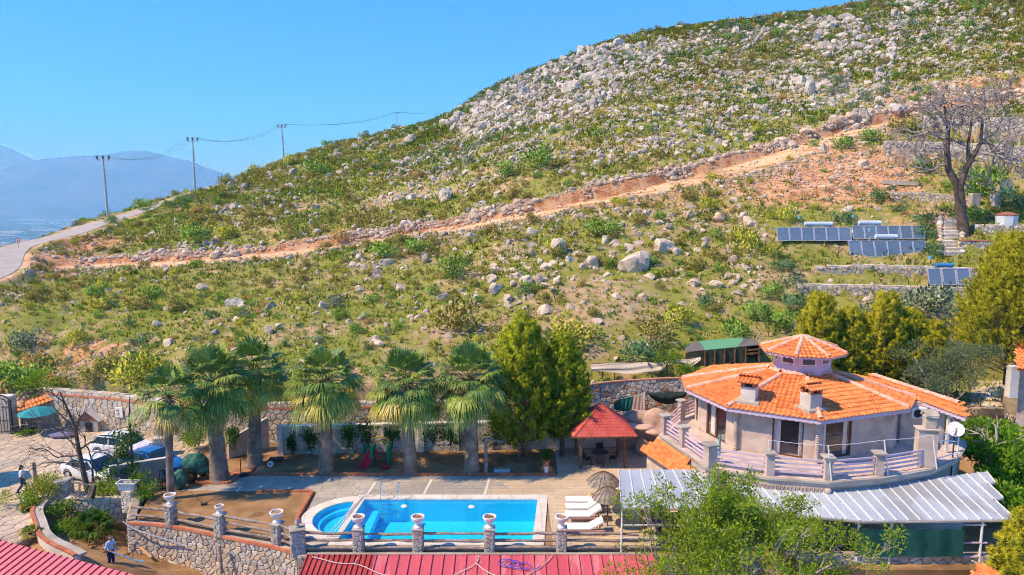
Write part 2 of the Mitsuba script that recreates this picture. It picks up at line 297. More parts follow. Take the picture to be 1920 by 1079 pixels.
def hill():
    nu, nv = 520, 470
    u = np.linspace(-0.92, 0.92, nu); y = np.geomspace(47.5, 330, nv)
    U, Y = np.meshgrid(u, y); P = np.stack([(U*Y).ravel(), Y.ravel()], 1)
    z, orange, bare = land(P, True)
    HF['u'], HF['y'], HF['z'], HF['o'] = u, y, z.reshape(nv, nu), orange.reshape(nv, nu)
    v = np.column_stack([P, z]); i, j = np.meshgrid(np.arange(nv-1), np.arange(nu-1), indexing='ij')
    f = np.stack([i*nu+j, i*nu+j+1, (i+1)*nu+j+1, (i+1)*nu+j], -1).reshape(-1, 4)
    def soil(p, n, uv):
        a = fbm(p.x/5, p.y/5, 1, 4); b = fbm(p.x*1.1, p.y*1.1, 3, 4); c = noise(p.x*5, p.y*5, p.z*5)
        green = mix((0.175, 0.20, 0.035), (0.27, 0.265, 0.055), b)
        dry = mix((0.36, 0.24, 0.125), (0.50, 0.37, 0.23), c)
        g = mix(dry, green, smoothstep(0.32, 0.58, a*0.6 + b*0.4))
        o = mix((0.36, 0.145, 0.06), (0.60, 0.36, 0.20), smoothstep(0.3, 0.7, b*0.6 + c*0.4))
        pale = mix((0.42, 0.24, 0.115), mix((0.52, 0.33, 0.17), (0.66, 0.48, 0.29), b), smoothstep(0.30, 0.52, fbm(p.x*0.22, p.y*0.9, 8, 4)))
        o = mix(o, pale, dr.clip(uv.y, 0, 1))
        return mix(g, o, smoothstep(0.35, 0.75, uv.x + (b-0.5)*0.9))
    mat('mat_hill', proc(soil), 0.95, 0.1)
    solo('hill', (v, f), 'mat_hill', 'rocky hillside of dry grass and orange soil', None, kind='structure', smooth=True, uv=np.stack([orange, bare], 1))
    # the asphalt road
    mat('mat_asphalt', proc(lambda p, n, uv: mix((0.32, 0.295, 0.26), (0.44, 0.40, 0.35), fbm(p.x*0.8, p.y*0.8, 0, 4))), 0.9, 0.2)
    L = ROAD[:, :2]; t = np.gradient(L, axis=0); t /= np.linalg.norm(t, axis=1, keepdims=True); nn = np.stack([-t[:, 1], t[:, 0]], 1)
    rows = []; wv = (1.75 - 0.85*sst(45, 75, ROAD_S))[:, None]
    for off in (-1, -0.5, 0, 0.5, 1):
        q = L + nn*off*wv; rows.append(np.column_stack([q, land(q, rough=True) + 0.06]))
    r = np.array(rows); a, b = r.shape[:2]; i, j = np.meshgrid(np.arange(a-1), np.arange(b-1), indexing='ij')
    solo('road', (r.reshape(-1, 3), np.stack([i*b+j, i*b+j+1, (i+1)*b+j+1, (i+1)*b+j], -1).reshape(-1, 4)), 'mat_asphalt', 'grey asphalt road climbing along the left edge of the hill', None, kind='structure', smooth=True)
hill()

# ---------------------------------------------------------------- rocks, bushes, grass
def rock_variant(seed, sub=2, pointy=0.0):
    rng = np.random.default_rng(seed)
    s = trimesh.creation.icosphere(subdivisions=sub); v = np.array(s.vertices)
    for k in range(11):                                    # a few flat breaks
        n = rng.normal(size=3); n /= np.linalg.norm(n); d = rng.uniform(0.45, 0.85)
        h = v @ n; v = v - np.maximum(h - d, 0)[:, None]*n
    v *= (0.74 + 0.36*fb(v*1.7 + seed*3.1, 3, seed) + 0.26*fb(v*4.1 + seed*1.7, 2, seed+3))[:, None]
    v *= np.array([rng.uniform(0.8, 1.25), rng.uniform(0.75, 1.1), rng.uniform(0.6, 0.95) + pointy*0.5])
    return v, np.array(s.faces)
ROCKS = [rock_variant(10 + i, 2, 0.9 if i % 4 == 0 else 0.1) for i in range(10)]
PEBBLES = [rock_variant(40 + i, 1) for i in range(6)]
def rockmat(p, n, uv):
    a = fbm(p.x*1.3, p.y*1.3, p.z*1.3, 4); c = noise(p.x*6, p.y*6, p.z*6)
    grey = mix((0.33, 0.295, 0.255), (0.60, 0.54, 0.465), smoothstep(0.25, 0.72, a*0.6+c*0.4))
    grey = mix(grey, (0.17, 0.155, 0.14), smoothstep(0.62, 0.8, noise(p.x*2.1, p.y*2.1, p.z*2.1+4))*0.6)
    warm = mix((0.44, 0.34, 0.25), (0.60, 0.50, 0.39), a)
    red = mix((0.40, 0.20, 0.11), (0.60, 0.42, 0.29), a)
    o = mix(grey, warm, smoothstep(0.0, 0.5, uv.x)); o = mix(o, red, smoothstep(0.5, 1.0, uv.x))
    return o * (0.72 + 0.5*uv.y) * (0.9 + 0.2*c)
mat('mat_rock', proc(rockmat), 0.9, 0.2)
def xform(v, pos, s, rz, tilt=0, up=1.0):
    a, b = np.cos(rz), np.sin(rz)
    q = v*s*np.array([1, 1, up])
    return np.stack([q[:, 0]*a - q[:, 1]*b, q[:, 0]*b + q[:, 1]*a, q[:, 2]], 1) + pos
def pix(p):
    p = np.atleast_2d(p); q = p - [0, 0, CAM_H]; w = q[:, 1]*CP - q[:, 2]*SP
    return np.stack([960 + FOC*q[:, 0]/w, 540 + FOC*(-q[:, 1]*SP - q[:, 2]*CP)/w, w], 1)
def region(poly):
    return Polygon([cast0(*p)[:2] for p in poly]).buffer(0)
R_OUTCROP = [region([(835, 238), (905, 185), (1000, 142), (1110, 96), (1165, 86), (1240, 100), (1260, 160), (1180, 175), (1105, 215), (1000, 235), (900, 262)]), region([(1510, 40), (1600, 30), (1650, 80), (1620, 120), (1540, 110)]), region([(1470, 140), (1540, 130), (1560, 170), (1480, 190)]),
             region([(1500, 20), (1680, 4), (1780, 8), (1700, 30)])]
R_DENSE = region([(760, 300), (880, 225), (1160, 90), (1400, 55), (1700, 15), (1900, 15), (1915, 150), (1700, 185), (1500, 225), (1330, 285), (1100, 320), (900, 350), (700, 385), (640, 350)])
R_MID = region([(640, 470), (900, 420), (1330, 350), (1450, 420), (1440, 560), (1100, 600), (850, 590), (640, 520)])
R_UPPER_LEFT = region([(240, 460), (600, 320), (760, 300), (700, 390), (420, 450)])
R_BANK = None
ONES = 'first second third fourth fifth sixth seventh eighth ninth tenth eleventh twelfth thirteenth fourteenth fifteenth sixteenth seventeenth eighteenth nineteenth'.split()
def ordinal(n):
    if n < 19: return ONES[n]
    t = ('twent', 'thirt', 'fort', 'fift')[(n+1)//10 - 2]; return t + 'ieth' if (n+1) % 10 == 0 else t + 'y-' + ONES[(n+1) % 10 - 1]
def single_out(named):
    """labels that tell look-alikes apart by counting them from the left"""
    by = {}
    for n in named: by.setdefault((n[2], n[3]), []).append(n)
    for (what, zone), l in by.items():
        for i, n in enumerate(sorted(l, key=lambda n: n[1])): labels[n[0]]['label'] = f'{what} {zone}' if len(l) == 1 else f'{ordinal(i)} {what} from the left {zone}'
def scatter():
    rng = np.random.default_rng(77)
    def cand(n, y0=49.0, y1=240.0, p=1.0):
        y = y0*(y1/y0)**(rng.random(n)**p); y = np.sqrt(y0**2 + (y1**2-y0**2)*rng.random(n)); x = rng.uniform(-0.8, 0.8, n)*y
        return np.stack([x, y], 1)
    def inside(reg, P): return shapely.contains_xy(reg, P[:, 0], P[:, 1])
    def clear(P):                                          # 0 on the track, the road and the terraces below the trees
        dt, st, _ = seg_info(TRACK, P); dr_, _, _ = seg_info(ROAD, P)
        return (np.abs(dt) > 2.9) & (dr_ > 2.6)
    rocks = []                                             # x, y, size, hue, tone, point
    P = cand(115000); n1 = fb(np.column_stack([P/6, 0*P[:, :1]]), 3, 11); n2 = fb(np.column_stack([P/22, 0*P[:, :1]]), 3, 12)
    dens = np.full(len(P), 0.06) + 0.08*(n2 > 0.52)
    m = inside(R_DENSE, P); dens[m] = 0.30 + 0.62*sst(0.44, 0.6, n1[m]*0.55 + n2[m]*0.45)
    m = inside(R_MID, P); dens[m] = 0.20 + 0.5*sst(0.48, 0.6, n1[m])
    m = inside(R_UPPER_LEFT, P); dens[m] = 0.10 + 0.35*sst(0.5, 0.62, n1[m])
    out = np.zeros(len(P), bool)
    for r in R_OUTCROP:
        m = inside(r, P); out |= m; dens[m] = 0.62
    dt, st, at = seg_info(TRACK, P); s = dt*st
    dens = np.where((s > 2.8) & (s < 7), np.maximum(dens, 0.30), dens)
    dens = np.where((s < -2) & (s > -6.5), np.maximum(dens, 0.8*sst(-6.5, -3, s)), dens)
    dens *= np.where(P[:, 1] < 56, 0.35, 1)
    right = (P[:, 0] > P[:, 1]*0.36) & (P[:, 1] < 108); dens[right] *= 0.35
    keep = (rng.random(len(P)) < dens) & clear(P)
    P, out, s = P[keep], out[keep], s[keep]; n = len(P)
    size = np.clip(0.19*np.exp(rng.normal(0, 0.55, n)), 0.1, 0.6) * (0.55 + 0.0075*P[:, 1])
    big = inside(R_DENSE, P); size[big] *= 0.86; size[out] *= 1.42
    warm = np.clip(0.42 - 0.0026*P[:, 1] + rng.normal(0, 0.12, n) + 0.2*(P[:, 1] < 100), 0, 0.6)
    nt = np.abs(s) < 6
    warm = np.where(nt, np.clip(rng.normal(0.5, 0.22, n) - 0.25*(s > 2.4), 0, 1), warm)
    size = np.where(nt & (s < 0), np.minimum(size, 0.42), size)
    rocks = [list(map(float, r)) + [int(o)] for r, o in zip(np.column_stack([P, size, warm, rng.random(n)]), out)]
    # the boulders one can point at in the photograph: pixel of the foot, width in pixels
    for px, py, w, hue, pk in [(882, 452, 36, .3, 0), (1185, 502, 74, .3, 0), (1240, 470, 56, .32, 0), (1048, 474, 42, .3, 0), (1022, 585, 40, .36, 0), (436, 576, 34, .1, 0), (1055, 500, 18, .3, 0), (700, 645, 26, .3, 0), (604, 580, 34, .25, 0), (796, 620, 18, .35, 0),
                               (925, 550, 40, .3, 0), (990, 530, 30, .3, 0), (1045, 533, 30, .34, 0), (1112, 500, 30, .3, 0), (1305, 535, 34, .35, 0), (1345, 540, 28, .36, 0), (1215, 522, 30, .35, 0), (1350, 415, 30, .7, 0), (1416, 425, 14, .4, 1), (1435, 445, 15, .5, 0), (1268, 478, 26, .3, 0), (1020, 505, 26, .3, 0), (950, 575, 24, .3, 0),
                               (768, 268, 24, .1, 0), (632, 287, 18, .1, 0), (905, 242, 30, .05, 0), (868, 205, 26, .05, 0), (945, 205, 34, .05, 0), (985, 180, 40, .05, 0), (1030, 158, 30, .05, 0), (1070, 172, 44, .05, 0), (1100, 150, 34, .05, 0), (1130, 118, 36, .05, 0), (1160, 88, 26, .05, 0), (1050, 195, 30, .05, 0), (1090, 195, 24, .05, 0), (1010, 200, 28, .05, 0),
                               (1530, 80, 22, .05, 1), (1550, 85, 18, .05, 1), (1580, 70, 34, .05, 0), (1560, 55, 26, .05, 0), (1610, 90, 28, .05, 0), (1500, 160, 46, .08, 0), (1520, 178, 30, .08, 1), (1490, 175, 24, .08, 1), (1380, 65, 20, .05, 1), (1660, 12, 26, .05, 0), (1680, 210, 24, .1, 0), (1620, 220, 28, .3, 0), (1630, 214, 24, .3, 1),
                               (1545, 285, 24, .3, 1), (1425, 205, 24, .1, 0), (770, 375, 28, .1, 0), (835, 375, 36, .12, 0), (905, 385, 24, .12, 0), (1120, 610, 20, .4, 0), (1040, 640, 20, .4, 0), (1165, 640, 16, .5, 0), (1190, 655, 26, .4, 0), (1160, 560, 26, .35, 0), (1110, 590, 22, .35, 0), (480, 745, 20, .2, 0)]:
        q = cast(px, py)
        if q is None: continue
        d = math.hypot(q[1], q[2] - CAM_H); rocks.append([q[0], q[1] + 0.3, w/FOC*d/2*0.95, hue, 0.75, 2 + pk])
    R = np.array(rocks); z = landi(R[:, :2]); pp = pix(np.column_stack([R[:, :2], z]))
    vis = (pp[:, 0] > -10) & (pp[:, 0] < 1930) & (pp[:, 1] > -10) & (pp[:, 1] < 730)
    show = R[:, 2]/pp[:, 2]*FOC*vis*np.where((pp[:, 1] > 640) & (pp[:, 0] > 230) & (pp[:, 0] < 1100), 0.3, 1)
    order = np.argsort(-show); top = set(order[:290].tolist())
    dt, st, at = seg_info(TRACK, R[:, :2]); sd = dt*st
    mb, uvs = MB(), []
    named = []; rank = {int(k): r for r, k in enumerate(order[:290])}
    for i in order:
        x, y, sz, hue, tone, o = R[i]
        if not vis[i] and i not in top and rng.random() < 0.5: continue
        v, f = (ROCKS[int(i) % 10] if i in top or show[i] > 4.2 else PEBBLES[int(i) % 6])
        if o == 3: v = v*np.array([0.75, 0.8, 1.6])
        if o == 1: v = v*np.array([0.9, 0.9, 0.95 + 0.3*rng.random()])
        q = xform(v, np.array([x, y, z[i] + sz*0.02]), sz, rng.uniform(0, 6.28))
        if i in top:
            (pxx, pyy, _) = pp[i]
            zone = ('on the skyline outcrop' if o in (1, 2, 3) and pyy < 260 and pxx < 1270 else 'high on the rocky slope' if sd[i] > 25 else 'just above the dirt track' if sd[i] > 1.9 else 'in the rubble edging the track' if sd[i] > -7 else 'in the scrub below the track' if pxx > 620 else 'at the lower end of the hill')
            tone_w = 'orange stained' if hue > 0.62 else 'pale pinkish' if hue > 0.27 else 'grey white'
            shape = 'upright' if o == 3 else ('rounded', 'angular', 'broad')[int(i) % 3]; r_ = rank[i]; sz_w = 'huge' if r_ < 40 else 'large' if r_ < 110 else 'medium' if r_ < 200 else 'smallish'
            key = thing('boulder' if r_ < 110 else 'rock', '', 'rock', 'limestone rocks scattered over the hill'); named.append((key, pxx, f'{sz_w} {shape} {tone_w} rock', zone))
            put(key, (q, f), 'mat_rock', smooth=False, uv=np.tile([hue, tone], (len(q), 1)))
        else:
            mb.add(q, f); uvs.append(np.tile([hue, tone], (len(q), 1)))
    single_out(named)
    solo('loose_rocks', mb, 'mat_rock', 'smaller pale limestone rocks strewn all over the hillside', 'rocks', kind='stuff', smooth=False, uv=np.vstack(uvs))
    # rubble of the track's cut and spoil bank
    n = 20000; t = rng.random(n)*TRACK_S[-1]; up = rng.random(n) < 0.5
    ws = 0.95*sst(25, 75, t); off = np.where(up, 1.8 + ws + np.abs(rng.normal(0, 0.45, n)), -2.3 - ws - np.abs(rng.gamma(2.0, 0.8, n)))
    cx, cy = np.interp(t, TRACK_S, TRACK[:, 0]), np.interp(t, TRACK_S, TRACK[:, 1])
    g = np.gradient(TRACK, axis=0); g /= np.linalg.norm(g, axis=1, keepdims=True)
    gx, gy = np.interp(t, TRACK_S, g[:, 0]), np.interp(t, TRACK_S, g[:, 1])
    P = np.column_stack([cx - gy*off, cy + gx*off])
    few = rng.random(n) < 0.05; off = np.where(few, rng.uniform(-1.6, 1.6, n), off); P = np.column_stack([cx - gy*off, cy + gx*off])
    k = rng.random(n) < np.where(noise_np(t/5, up*9.0, 21) > 0.42, 1.0, 0.25); P, up = P[k], up[k]
    nb = 3000; tb = rng.random(nb)*TRACK_S[-1]; tb = tb[noise_np(tb/2.2, 3.0, 44) > 0.55]; nb = len(tb); ob = 1.2 + 0.75*sst(25, 75, tb) + rng.uniform(0.0, 1.9, nb); bank = np.column_stack([np.interp(tb, TRACK_S, TRACK[:, 0]) - np.interp(tb, TRACK_S, g[:, 1])*ob, np.interp(tb, TRACK_S, TRACK[:, 1]) + np.interp(tb, TRACK_S, g[:, 0])*ob])
    extra = []
    for (c, rx, ry, am) in SOIL[:11]:
        m = int(rx*ry*7*am); extra.append(np.column_stack([c[0] + rng.normal(0, rx*0.5, m), c[1] + rng.normal(0, ry*0.5, m)]))
    E = np.vstack(extra); dt, st, _ = seg_info(TRACK, E); dr_, _, _ = seg_info(ROAD, E); E = E[(np.abs(dt) > 2) & (dr_ > 2.6)]
    P = np.vstack([P, E, bank]); n = len(P); z = landi(P)
    sz = np.clip(0.075*np.exp(rng.normal(0, 0.55, n)), 0.035, 0.34)*(0.6 + 0.007*P[:, 1]); sz[-nb:] *= 1.9; hue = np.clip(rng.normal(0.54, 0.22, n), 0.1, 1); tone = rng.random(n)
    mb, uvs = MB(), []
    ico = [(np.array(trimesh.creation.icosphere(subdivisions=0).vertices)*(0.7 + 0.6*np.random.default_rng(i).random((12, 3))), trimesh.creation.icosphere(subdivisions=0).faces) for i in range(6)]
    for i in range(n):
        v, f = ico[i % 6]; mb.add(xform(v, np.array([P[i, 0], P[i, 1], z[i] + sz[i]*0.3]), sz[i], rng.uniform(0, 6.28), up=0.8), f); uvs.append(np.tile([hue[i], tone[i]], (12, 1)))
    solo('rubble', mb, 'mat_rock', 'orange and pale rubble along both banks of the dirt track', 'rubble', kind='stuff', smooth=False, uv=np.vstack(uvs))

    # ---- grass
    n = 230000; P = cand(n, 49, 238); n1 = fb(np.column_stack([P/7, 0*P[:, :1]]), 3, 31)
    keep = clear(P) & (rng.random(n) < np.where(inside(R_DENSE, P), 0.75, 1.0)*np.where(n1 > 0.42, 1.0, 0.45)); P, n1 = P[keep], n1[keep]; n = len(P); z = landi(P)
    og = landi(P, 'o'); k = rng.random(n) > og*0.9; P, z, n1 = P[k], z[k], n1[k]; n = len(P)
    hgt = (0.12 + 0.26*rng.random(n))*(0.6 + 0.008*P[:, 1])*(0.7 + 0.9*n1); wid = hgt*(0.11 + 0.09*rng.random(n))
    pal = np.array([(0.17, 0.265, 0.035), (0.25, 0.31, 0.045), (0.38, 0.36, 0.11), (0.12, 0.205, 0.035), (0.47, 0.39, 0.21)])
    n3 = fb(np.column_stack([P/11, 0*P[:, :1]]), 3, 33)
    ci = np.clip(((n3 - 0.3)*7 + rng.normal(0, 1.0, n)).astype(int), 0, 4)
    col = pal[ci]*(0.75 + 0.5*rng.random((n, 1)))
    V, F, C = [], [], []
    for b in range(4):
        a = rng.uniform(0, 6.28, n); le = rng.uniform(0.3, 1.1, n)*hgt; dx, dy = np.cos(a), np.sin(a)
        bx, by = P[:, 0] + dx*hgt*0.25, P[:, 1] + dy*hgt*0.25
        p0 = np.column_stack([bx - dy*wid, by + dx*wid, z - 0.05]); p1 = np.column_stack([bx + dy*wid, by - dx*wid, z - 0.05])
        p2 = np.column_stack([bx + dx*le, by + dy*le, z + hgt*rng.uniform(0.6, 1.1, n)])
        V.append(np.stack([p0, p1, p2], 1).reshape(-1, 3)); C.append(np.repeat(col*(0.8 + 0.4*rng.random((n, 1))), 3, 0))
    V = np.vstack(V); F = np.arange(len(V)).reshape(-1, 3)
    solo('grass', (V, F), 'mat_vc', 'dry and green grass tufts covering the hillside', 'grass', kind='stuff', color=np.vstack(C), lift=(0, 0, 0.9))
scatter()

def leaf_cloud(rng, n, blobs, leaf, cols, up=0.5, aspect=0.5, bright=0.35, core=0.0):
    """n leaves (two-triangle blades) spread through blobs [(cx,cy,cz,rx,ry,rz)]; returns an MB with a colour per leaf"""
    B = np.asarray(blobs, float); w = (B[:, 3]*B[:, 4]*B[:, 5])**0.66; k = rng.choice(len(B), n, p=w/w.sum())
    d = rng.normal(size=(n, 3)); d /= np.linalg.norm(d, axis=1, keepdims=True)
    r = rng.random(n)**(0.45)*1.0 + rng.normal(0, 0.07, n)
    c = B[k, :3] + d*r[:, None]*B[k, 3:]
    o = d + rng.normal(0, 0.6, (n, 3)) + [0, 0, up]; o /= np.linalg.norm(o, axis=1, keepdims=True)
    s = np.cross(o, rng.normal(size=(n, 3))); s /= np.linalg.norm(s, axis=1, keepdims=True)
    L = leaf*(0.6 + 0.8*rng.random((n, 1)))
    v = np.stack([c, c + o*L*0.5 + s*L*aspect*0.5, c + o*L, c + o*L*0.5 - s*L*aspect*0.5], 1).reshape(-1, 3)
    f = (np.arange(n)*4)[:, None] + np.array([[0, 1, 2, 3]])
    pc = np.asarray(cols, float); cc = pc[rng.integers(0, len(pc), n)]*(1 - bright/2 + bright*rng.random((n, 1)))
    m = MB(); m.add(v, f); m.c[-1] = np.repeat(cc, 4, 0); return m
DKB = [(0.13, 0.22, 0.085)]
BUSH_COL = {'green': [(0.132, 0.264, 0.052), (0.198, 0.343, 0.066), (0.264, 0.395, 0.066)], 'yellow': [(0.395, 0.434, 0.052), (0.527, 0.500, 0.074), (0.290, 0.343, 0.052)], 'olive': [(0.224, 0.250, 0.057), (0.316, 0.290, 0.074), (0.395, 0.316, 0.105)],
            'dark': DKB + [(0.074, 0.159, 0.062), (0.105, 0.224, 0.093), (0.145, 0.264, 0.118)], 'grey': [(0.224, 0.290, 0.171), (0.290, 0.343, 0.224), (0.171, 0.237, 0.132)], 'brown': [(0.448, 0.277, 0.093), (0.343, 0.277, 0.079), (0.554, 0.395, 0.159)]}
def bush_mesh(seed, kind, n=800, leaf=0.115):
    rng = np.random.default_rng(seed); bl = [(0, 0, 0.35, 0.62, 0.62, 0.45)]
    for i in range(7):
        a = rng.uniform(0, 6.28); q = rng.uniform(0.25, 0.75); bl.append((q*math.cos(a), q*math.sin(a), rng.uniform(0.2, 0.75), rng.uniform(0.2, 0.4), rng.uniform(0.2, 0.4), rng.uniform(0.2, 0.38)))
    m = leaf_cloud(rng, n, bl, leaf, BUSH_COL[kind], up=0.9, aspect=0.55, bright=0.6); return m
BUSHES = {k: [bush_mesh(100 + 10*j + i, k) for i in range(3)] for j, k in enumerate(BUSH_COL)}
LOW = {k: [bush_mesh(300 + 10*j + i, k, 190, 0.2) for i in range(3)] for j, k in enumerate(BUSH_COL)}
def bushes():
    rng = np.random.default_rng(78)
    y = np.sqrt(51**2 + (238**2 - 51**2)*rng.random(20000)); P = np.stack([rng.uniform(-0.8, 0.8, 20000)*y, y], 1)
    n1 = fb(np.column_stack([P/13, 0*P[:, :1]]), 3, 51); ndense = ~shapely.contains_xy(R_DENSE, P[:, 0], P[:, 1])
    dt, st, _ = seg_info(TRACK, P); dr_, _, _ = seg_info(ROAD, P)
    pr = np.where(ndense, 0.22, 0.10)*(0.36 + sst(0.38, 0.58, n1))*3.0*np.where(P[:, 1] < 105, 4.6, 1.1)
    near = (P[:, 0] > P[:, 1]*0.34) & (P[:, 1] < 100)
    pq = pix(np.column_stack([P, landi(P)])); pan = (pq[:, 0] > 1445) & (pq[:, 0] < 1840) & (pq[:, 1] > 430) & (pq[:, 1] < 560)
    keep = (rng.random(len(P)) < pr) & ~pan & (np.abs(dt) > 3.4) & (dr_ > 2.8) & ~(near & (rng.random(len(P)) < 0.75)); P = P[keep]
    kinds = list(BUSH_COL); B = []
    for p in P:
        c = noise_np(p[0]/20, p[1]/20, 61) + rng.normal(0, 0.16)
        k = 'olive' if c < 0.41 else 'yellow' if c < 0.53 else 'green' if c < 0.69 else 'brown' if c < 0.75 else 'dark' if c < 0.82 else 'grey'
        B.append([p[0], p[1], np.clip(0.42*math.exp(rng.normal(0, 0.45)), 0.2, 1.4)*(0.6 + 0.006*p[1]), k])
    for px, py, w, k in [(1135, 445, 70, 'green'), (1583, 420, 44, 'dark'), (1650, 378, 40, 'dark'), (1730, 420, 42, 'dark'), (1690, 400, 30, 'dark'), (1750, 480, 40, 'dark'), (1740, 450, 40, 'dark'), (1495, 585, 54, 'dark'), (1635, 598, 60, 'grey'), (1690, 600, 60, 'grey'), (1740, 608, 90, 'grey'), (1420, 600, 60, 'green'), (1480, 540, 60, 'grey'), (1470, 510, 50, 'dark'),
                         (1630, 265, 36, 'green'), (1580, 282, 44, 'green'), (1525, 275, 24, 'green'), (1700, 250, 60, 'olive'), (1275, 610, 60, 'yellow'), (1230, 640, 70, 'olive'), (1390, 640, 60, 'green'), (1200, 690, 80, 'dark'), (1085, 650, 90, 'yellow'), (860, 625, 90, 'olive'), (1440, 480, 50, 'yellow'), (1470, 415, 44, 'yellow'),
                         (730, 485, 60, 'green'), (780, 478, 50, 'green'), (850, 525, 60, 'green'), (205, 420, 26, 'green'), (270, 395, 40, 'green'), (240, 720, 100, 'yellow'), (200, 690, 60, 'olive'), (290, 710, 70, 'yellow'), (60, 740, 90, 'green'), (25, 735, 70, 'green'), (110, 745, 60, 'green'), (170, 735, 60, 'olive'), (40, 660, 60, 'grey'), (60, 690, 40, 'brown'),
                         (330, 585, 40, 'olive'), (260, 580, 50, 'olive'), (140, 650, 50, 'yellow'), (180, 585, 50, 'yellow'), (1540, 600, 44, 'grey'), (1010, 320, 60, 'green'), (960, 330, 50, 'green'), (600, 330, 50, 'green'), (1330, 255, 26, 'dark'), (1220, 250, 22, 'green'), (980, 140, 30, 'dark'), (640, 455, 40, 'brown'), (365, 460, 60, 'green'), (430, 445, 50, 'yellow'), (470, 325, 14, 'dark'), (1820, 420, 60, 'green'), (1850, 370, 70, 'green'), (1900, 395, 60, 'dark'), (1845, 345, 60, 'green'), (1740, 325, 50, 'dark'), (1690, 612, 70, 'grey'), (1580, 610, 50, 'grey'), (1460, 620, 60, 'green'), (1440, 560, 50, 'green'), (1400, 470, 60, 'yellow'), (1380, 450, 40, 'yellow')]:
        q = cast(px, py)
        if q is None: continue
        d = math.hypot(q[1], q[2]-CAM_H); B.append([q[0], q[1] + 0.2, w/FOC*d/2*1.3, k])
    XY = np.array([[b[0], b[1]] for b in B]); z = landi(XY); pp = pix(np.column_stack([XY, z])); sz = np.array([b[2] for b in B])
    vis = (pp[:, 0] > -20) & (pp[:, 0] < 1940) & (pp[:, 1] > -10) & (pp[:, 1] < 760)
    show = sz/pp[:, 2]*vis*np.where((pp[:, 1] > 650) & (pp[:, 0] > 230) & (pp[:, 0] < 1100), 0.3, 1)
    order = np.argsort(-show); dt, st, _ = seg_info(TRACK, XY); sd = dt*st
    word = {'green': 'leafy green', 'yellow': 'yellowish', 'olive': 'olive brown', 'dark': 'dark green', 'grey': 'silvery', 'brown': 'rusty'}
    mb = MB(); ref = {}; named = []
    for r, i in enumerate(order):
        x, y, s, k = B[i]; m = BUSHES[k][i % 3] if r < 700 else LOW[k][i % 3]; rz = rng.uniform(0, 6.28); hh = rng.uniform(0.8, 1.25)
        if r < 260:
            zone = ('among the rocks high up' if sd[i] > 28 else 'on the bank above the dirt track' if sd[i] > 0 else 'by the terraces behind the house' if pp[i, 0] > 1440 else 'just below the dirt track' if sd[i] > -12 else 'behind the back garden wall' if y < 60 else 'on the lower slope')
            key = thing('bush', '', 'bush', 'bushes growing wild on the hill'); named.append((key, pp[i, 0], f'{"large" if s > 1.35 else "small" if s < 0.9 else "rounded"} {word[k]} bush', zone))
            if (k, i % 3) not in ref: put('tmp', m, 'mat_vc', color=True, lift=m.mesh()[0]*0.9); ref[(k, i % 3)] = scene.pop('tmp')
            scene[key] = {**ref[(k, i % 3)], 'to_world': T().translate([x, y, float(z[i]) - 0.1*s]).rotate([0, 0, 1], math.degrees(rz)).scale([s, s, s*hh])}
        else:
            v, f = m.mesh(); mb.add(xform(v, np.array([x, y, z[i] - 0.1*s]), s, rz, up=hh), f, m.col())
    single_out(named)
    solo('undergrowth', mb, 'mat_vc', 'low green and brown scrub covering the hillside', 'undergrowth', kind='stuff', color=True, lift=(0, 0, 0.6))
bushes()
# ---------------------------------------------------------------- the garden: ground, paving, walls, pool, fence
def tone(name, a, b, sc=1.5, rough=0.85, c=None, bump=None, spec=0.2):
    def f(p, n, uv):
        k = fbm(p.x*sc, p.y*sc, p.z*sc, 4)
        o = mix(a, b, smoothstep(0.25, 0.75, k))
        if c is not None: o = mix(o, c, smoothstep(0.58, 0.72, fbm(p.x*sc*0.6+9, p.y*sc*0.6, p.z*sc*0.6, 3))*0.7)
        return o
    return mat(name, proc(f), rough, spec)
STONE = [tone('mat_stone_a', (0.50, 0.45, 0.38), (0.66, 0.61, 0.53), 3), tone('mat_stone_b', (0.42, 0.36, 0.29), (0.58, 0.50, 0.40), 3), tone('mat_stone_c', (0.34, 0.31, 0.28), (0.50, 0.46, 0.41), 3), tone('mat_stone_d', (0.50, 0.38, 0.26), (0.64, 0.50, 0.36), 3)]
tone('mat_stone_red', (0.42, 0.20, 0.11), (0.52, 0.28, 0.16), 3)
tone('mat_mortar', (0.26, 0.22, 0.17), (0.36, 0.31, 0.25), 4)
tone('mat_soil', (0.235, 0.135, 0.06), (0.36, 0.22, 0.11), 1.2, c=(0.15, 0.09, 0.045))
tone('mat_flag', (0.47, 0.375, 0.265), (0.58, 0.475, 0.345), 0.9, c=(0.41, 0.32, 0.23))
tone('mat_flag_grey', (0.42, 0.345, 0.255), (0.53, 0.44, 0.33), 0.9, c=(0.36, 0.31, 0.25))
tone('mat_joint', (0.34, 0.28, 0.205), (0.43, 0.355, 0.265), 2)
tone('mat_deck_a', (0.36, 0.325, 0.275), (0.47, 0.42, 0.345), 0.6, c=(0.30, 0.29, 0.26))
tone('mat_deck_b', (0.47, 0.375, 0.255), (0.56, 0.455, 0.315), 0.8, c=(0.38, 0.31, 0.22))
tone('mat_coping', (0.60, 0.555, 0.49), (0.72, 0.67, 0.60), 1.5)
tone('mat_brick', (0.36, 0.115, 0.055), (0.48, 0.19, 0.10), 4)
tone('mat_redline', (0.52, 0.17, 0.085), (0.62, 0.25, 0.14), 3)
tone('mat_plaster', (0.56, 0.53, 0.49), (0.70, 0.67, 0.62), 0.8, c=(0.46, 0.43, 0.38))
tone('mat_concrete', (0.34, 0.31, 0.265), (0.46, 0.42, 0.36), 1.0, c=(0.26, 0.235, 0.20))
tone('mat_log', (0.24, 0.185, 0.15), (0.37, 0.30, 0.255), 5, c=(0.18, 0.14, 0.11))
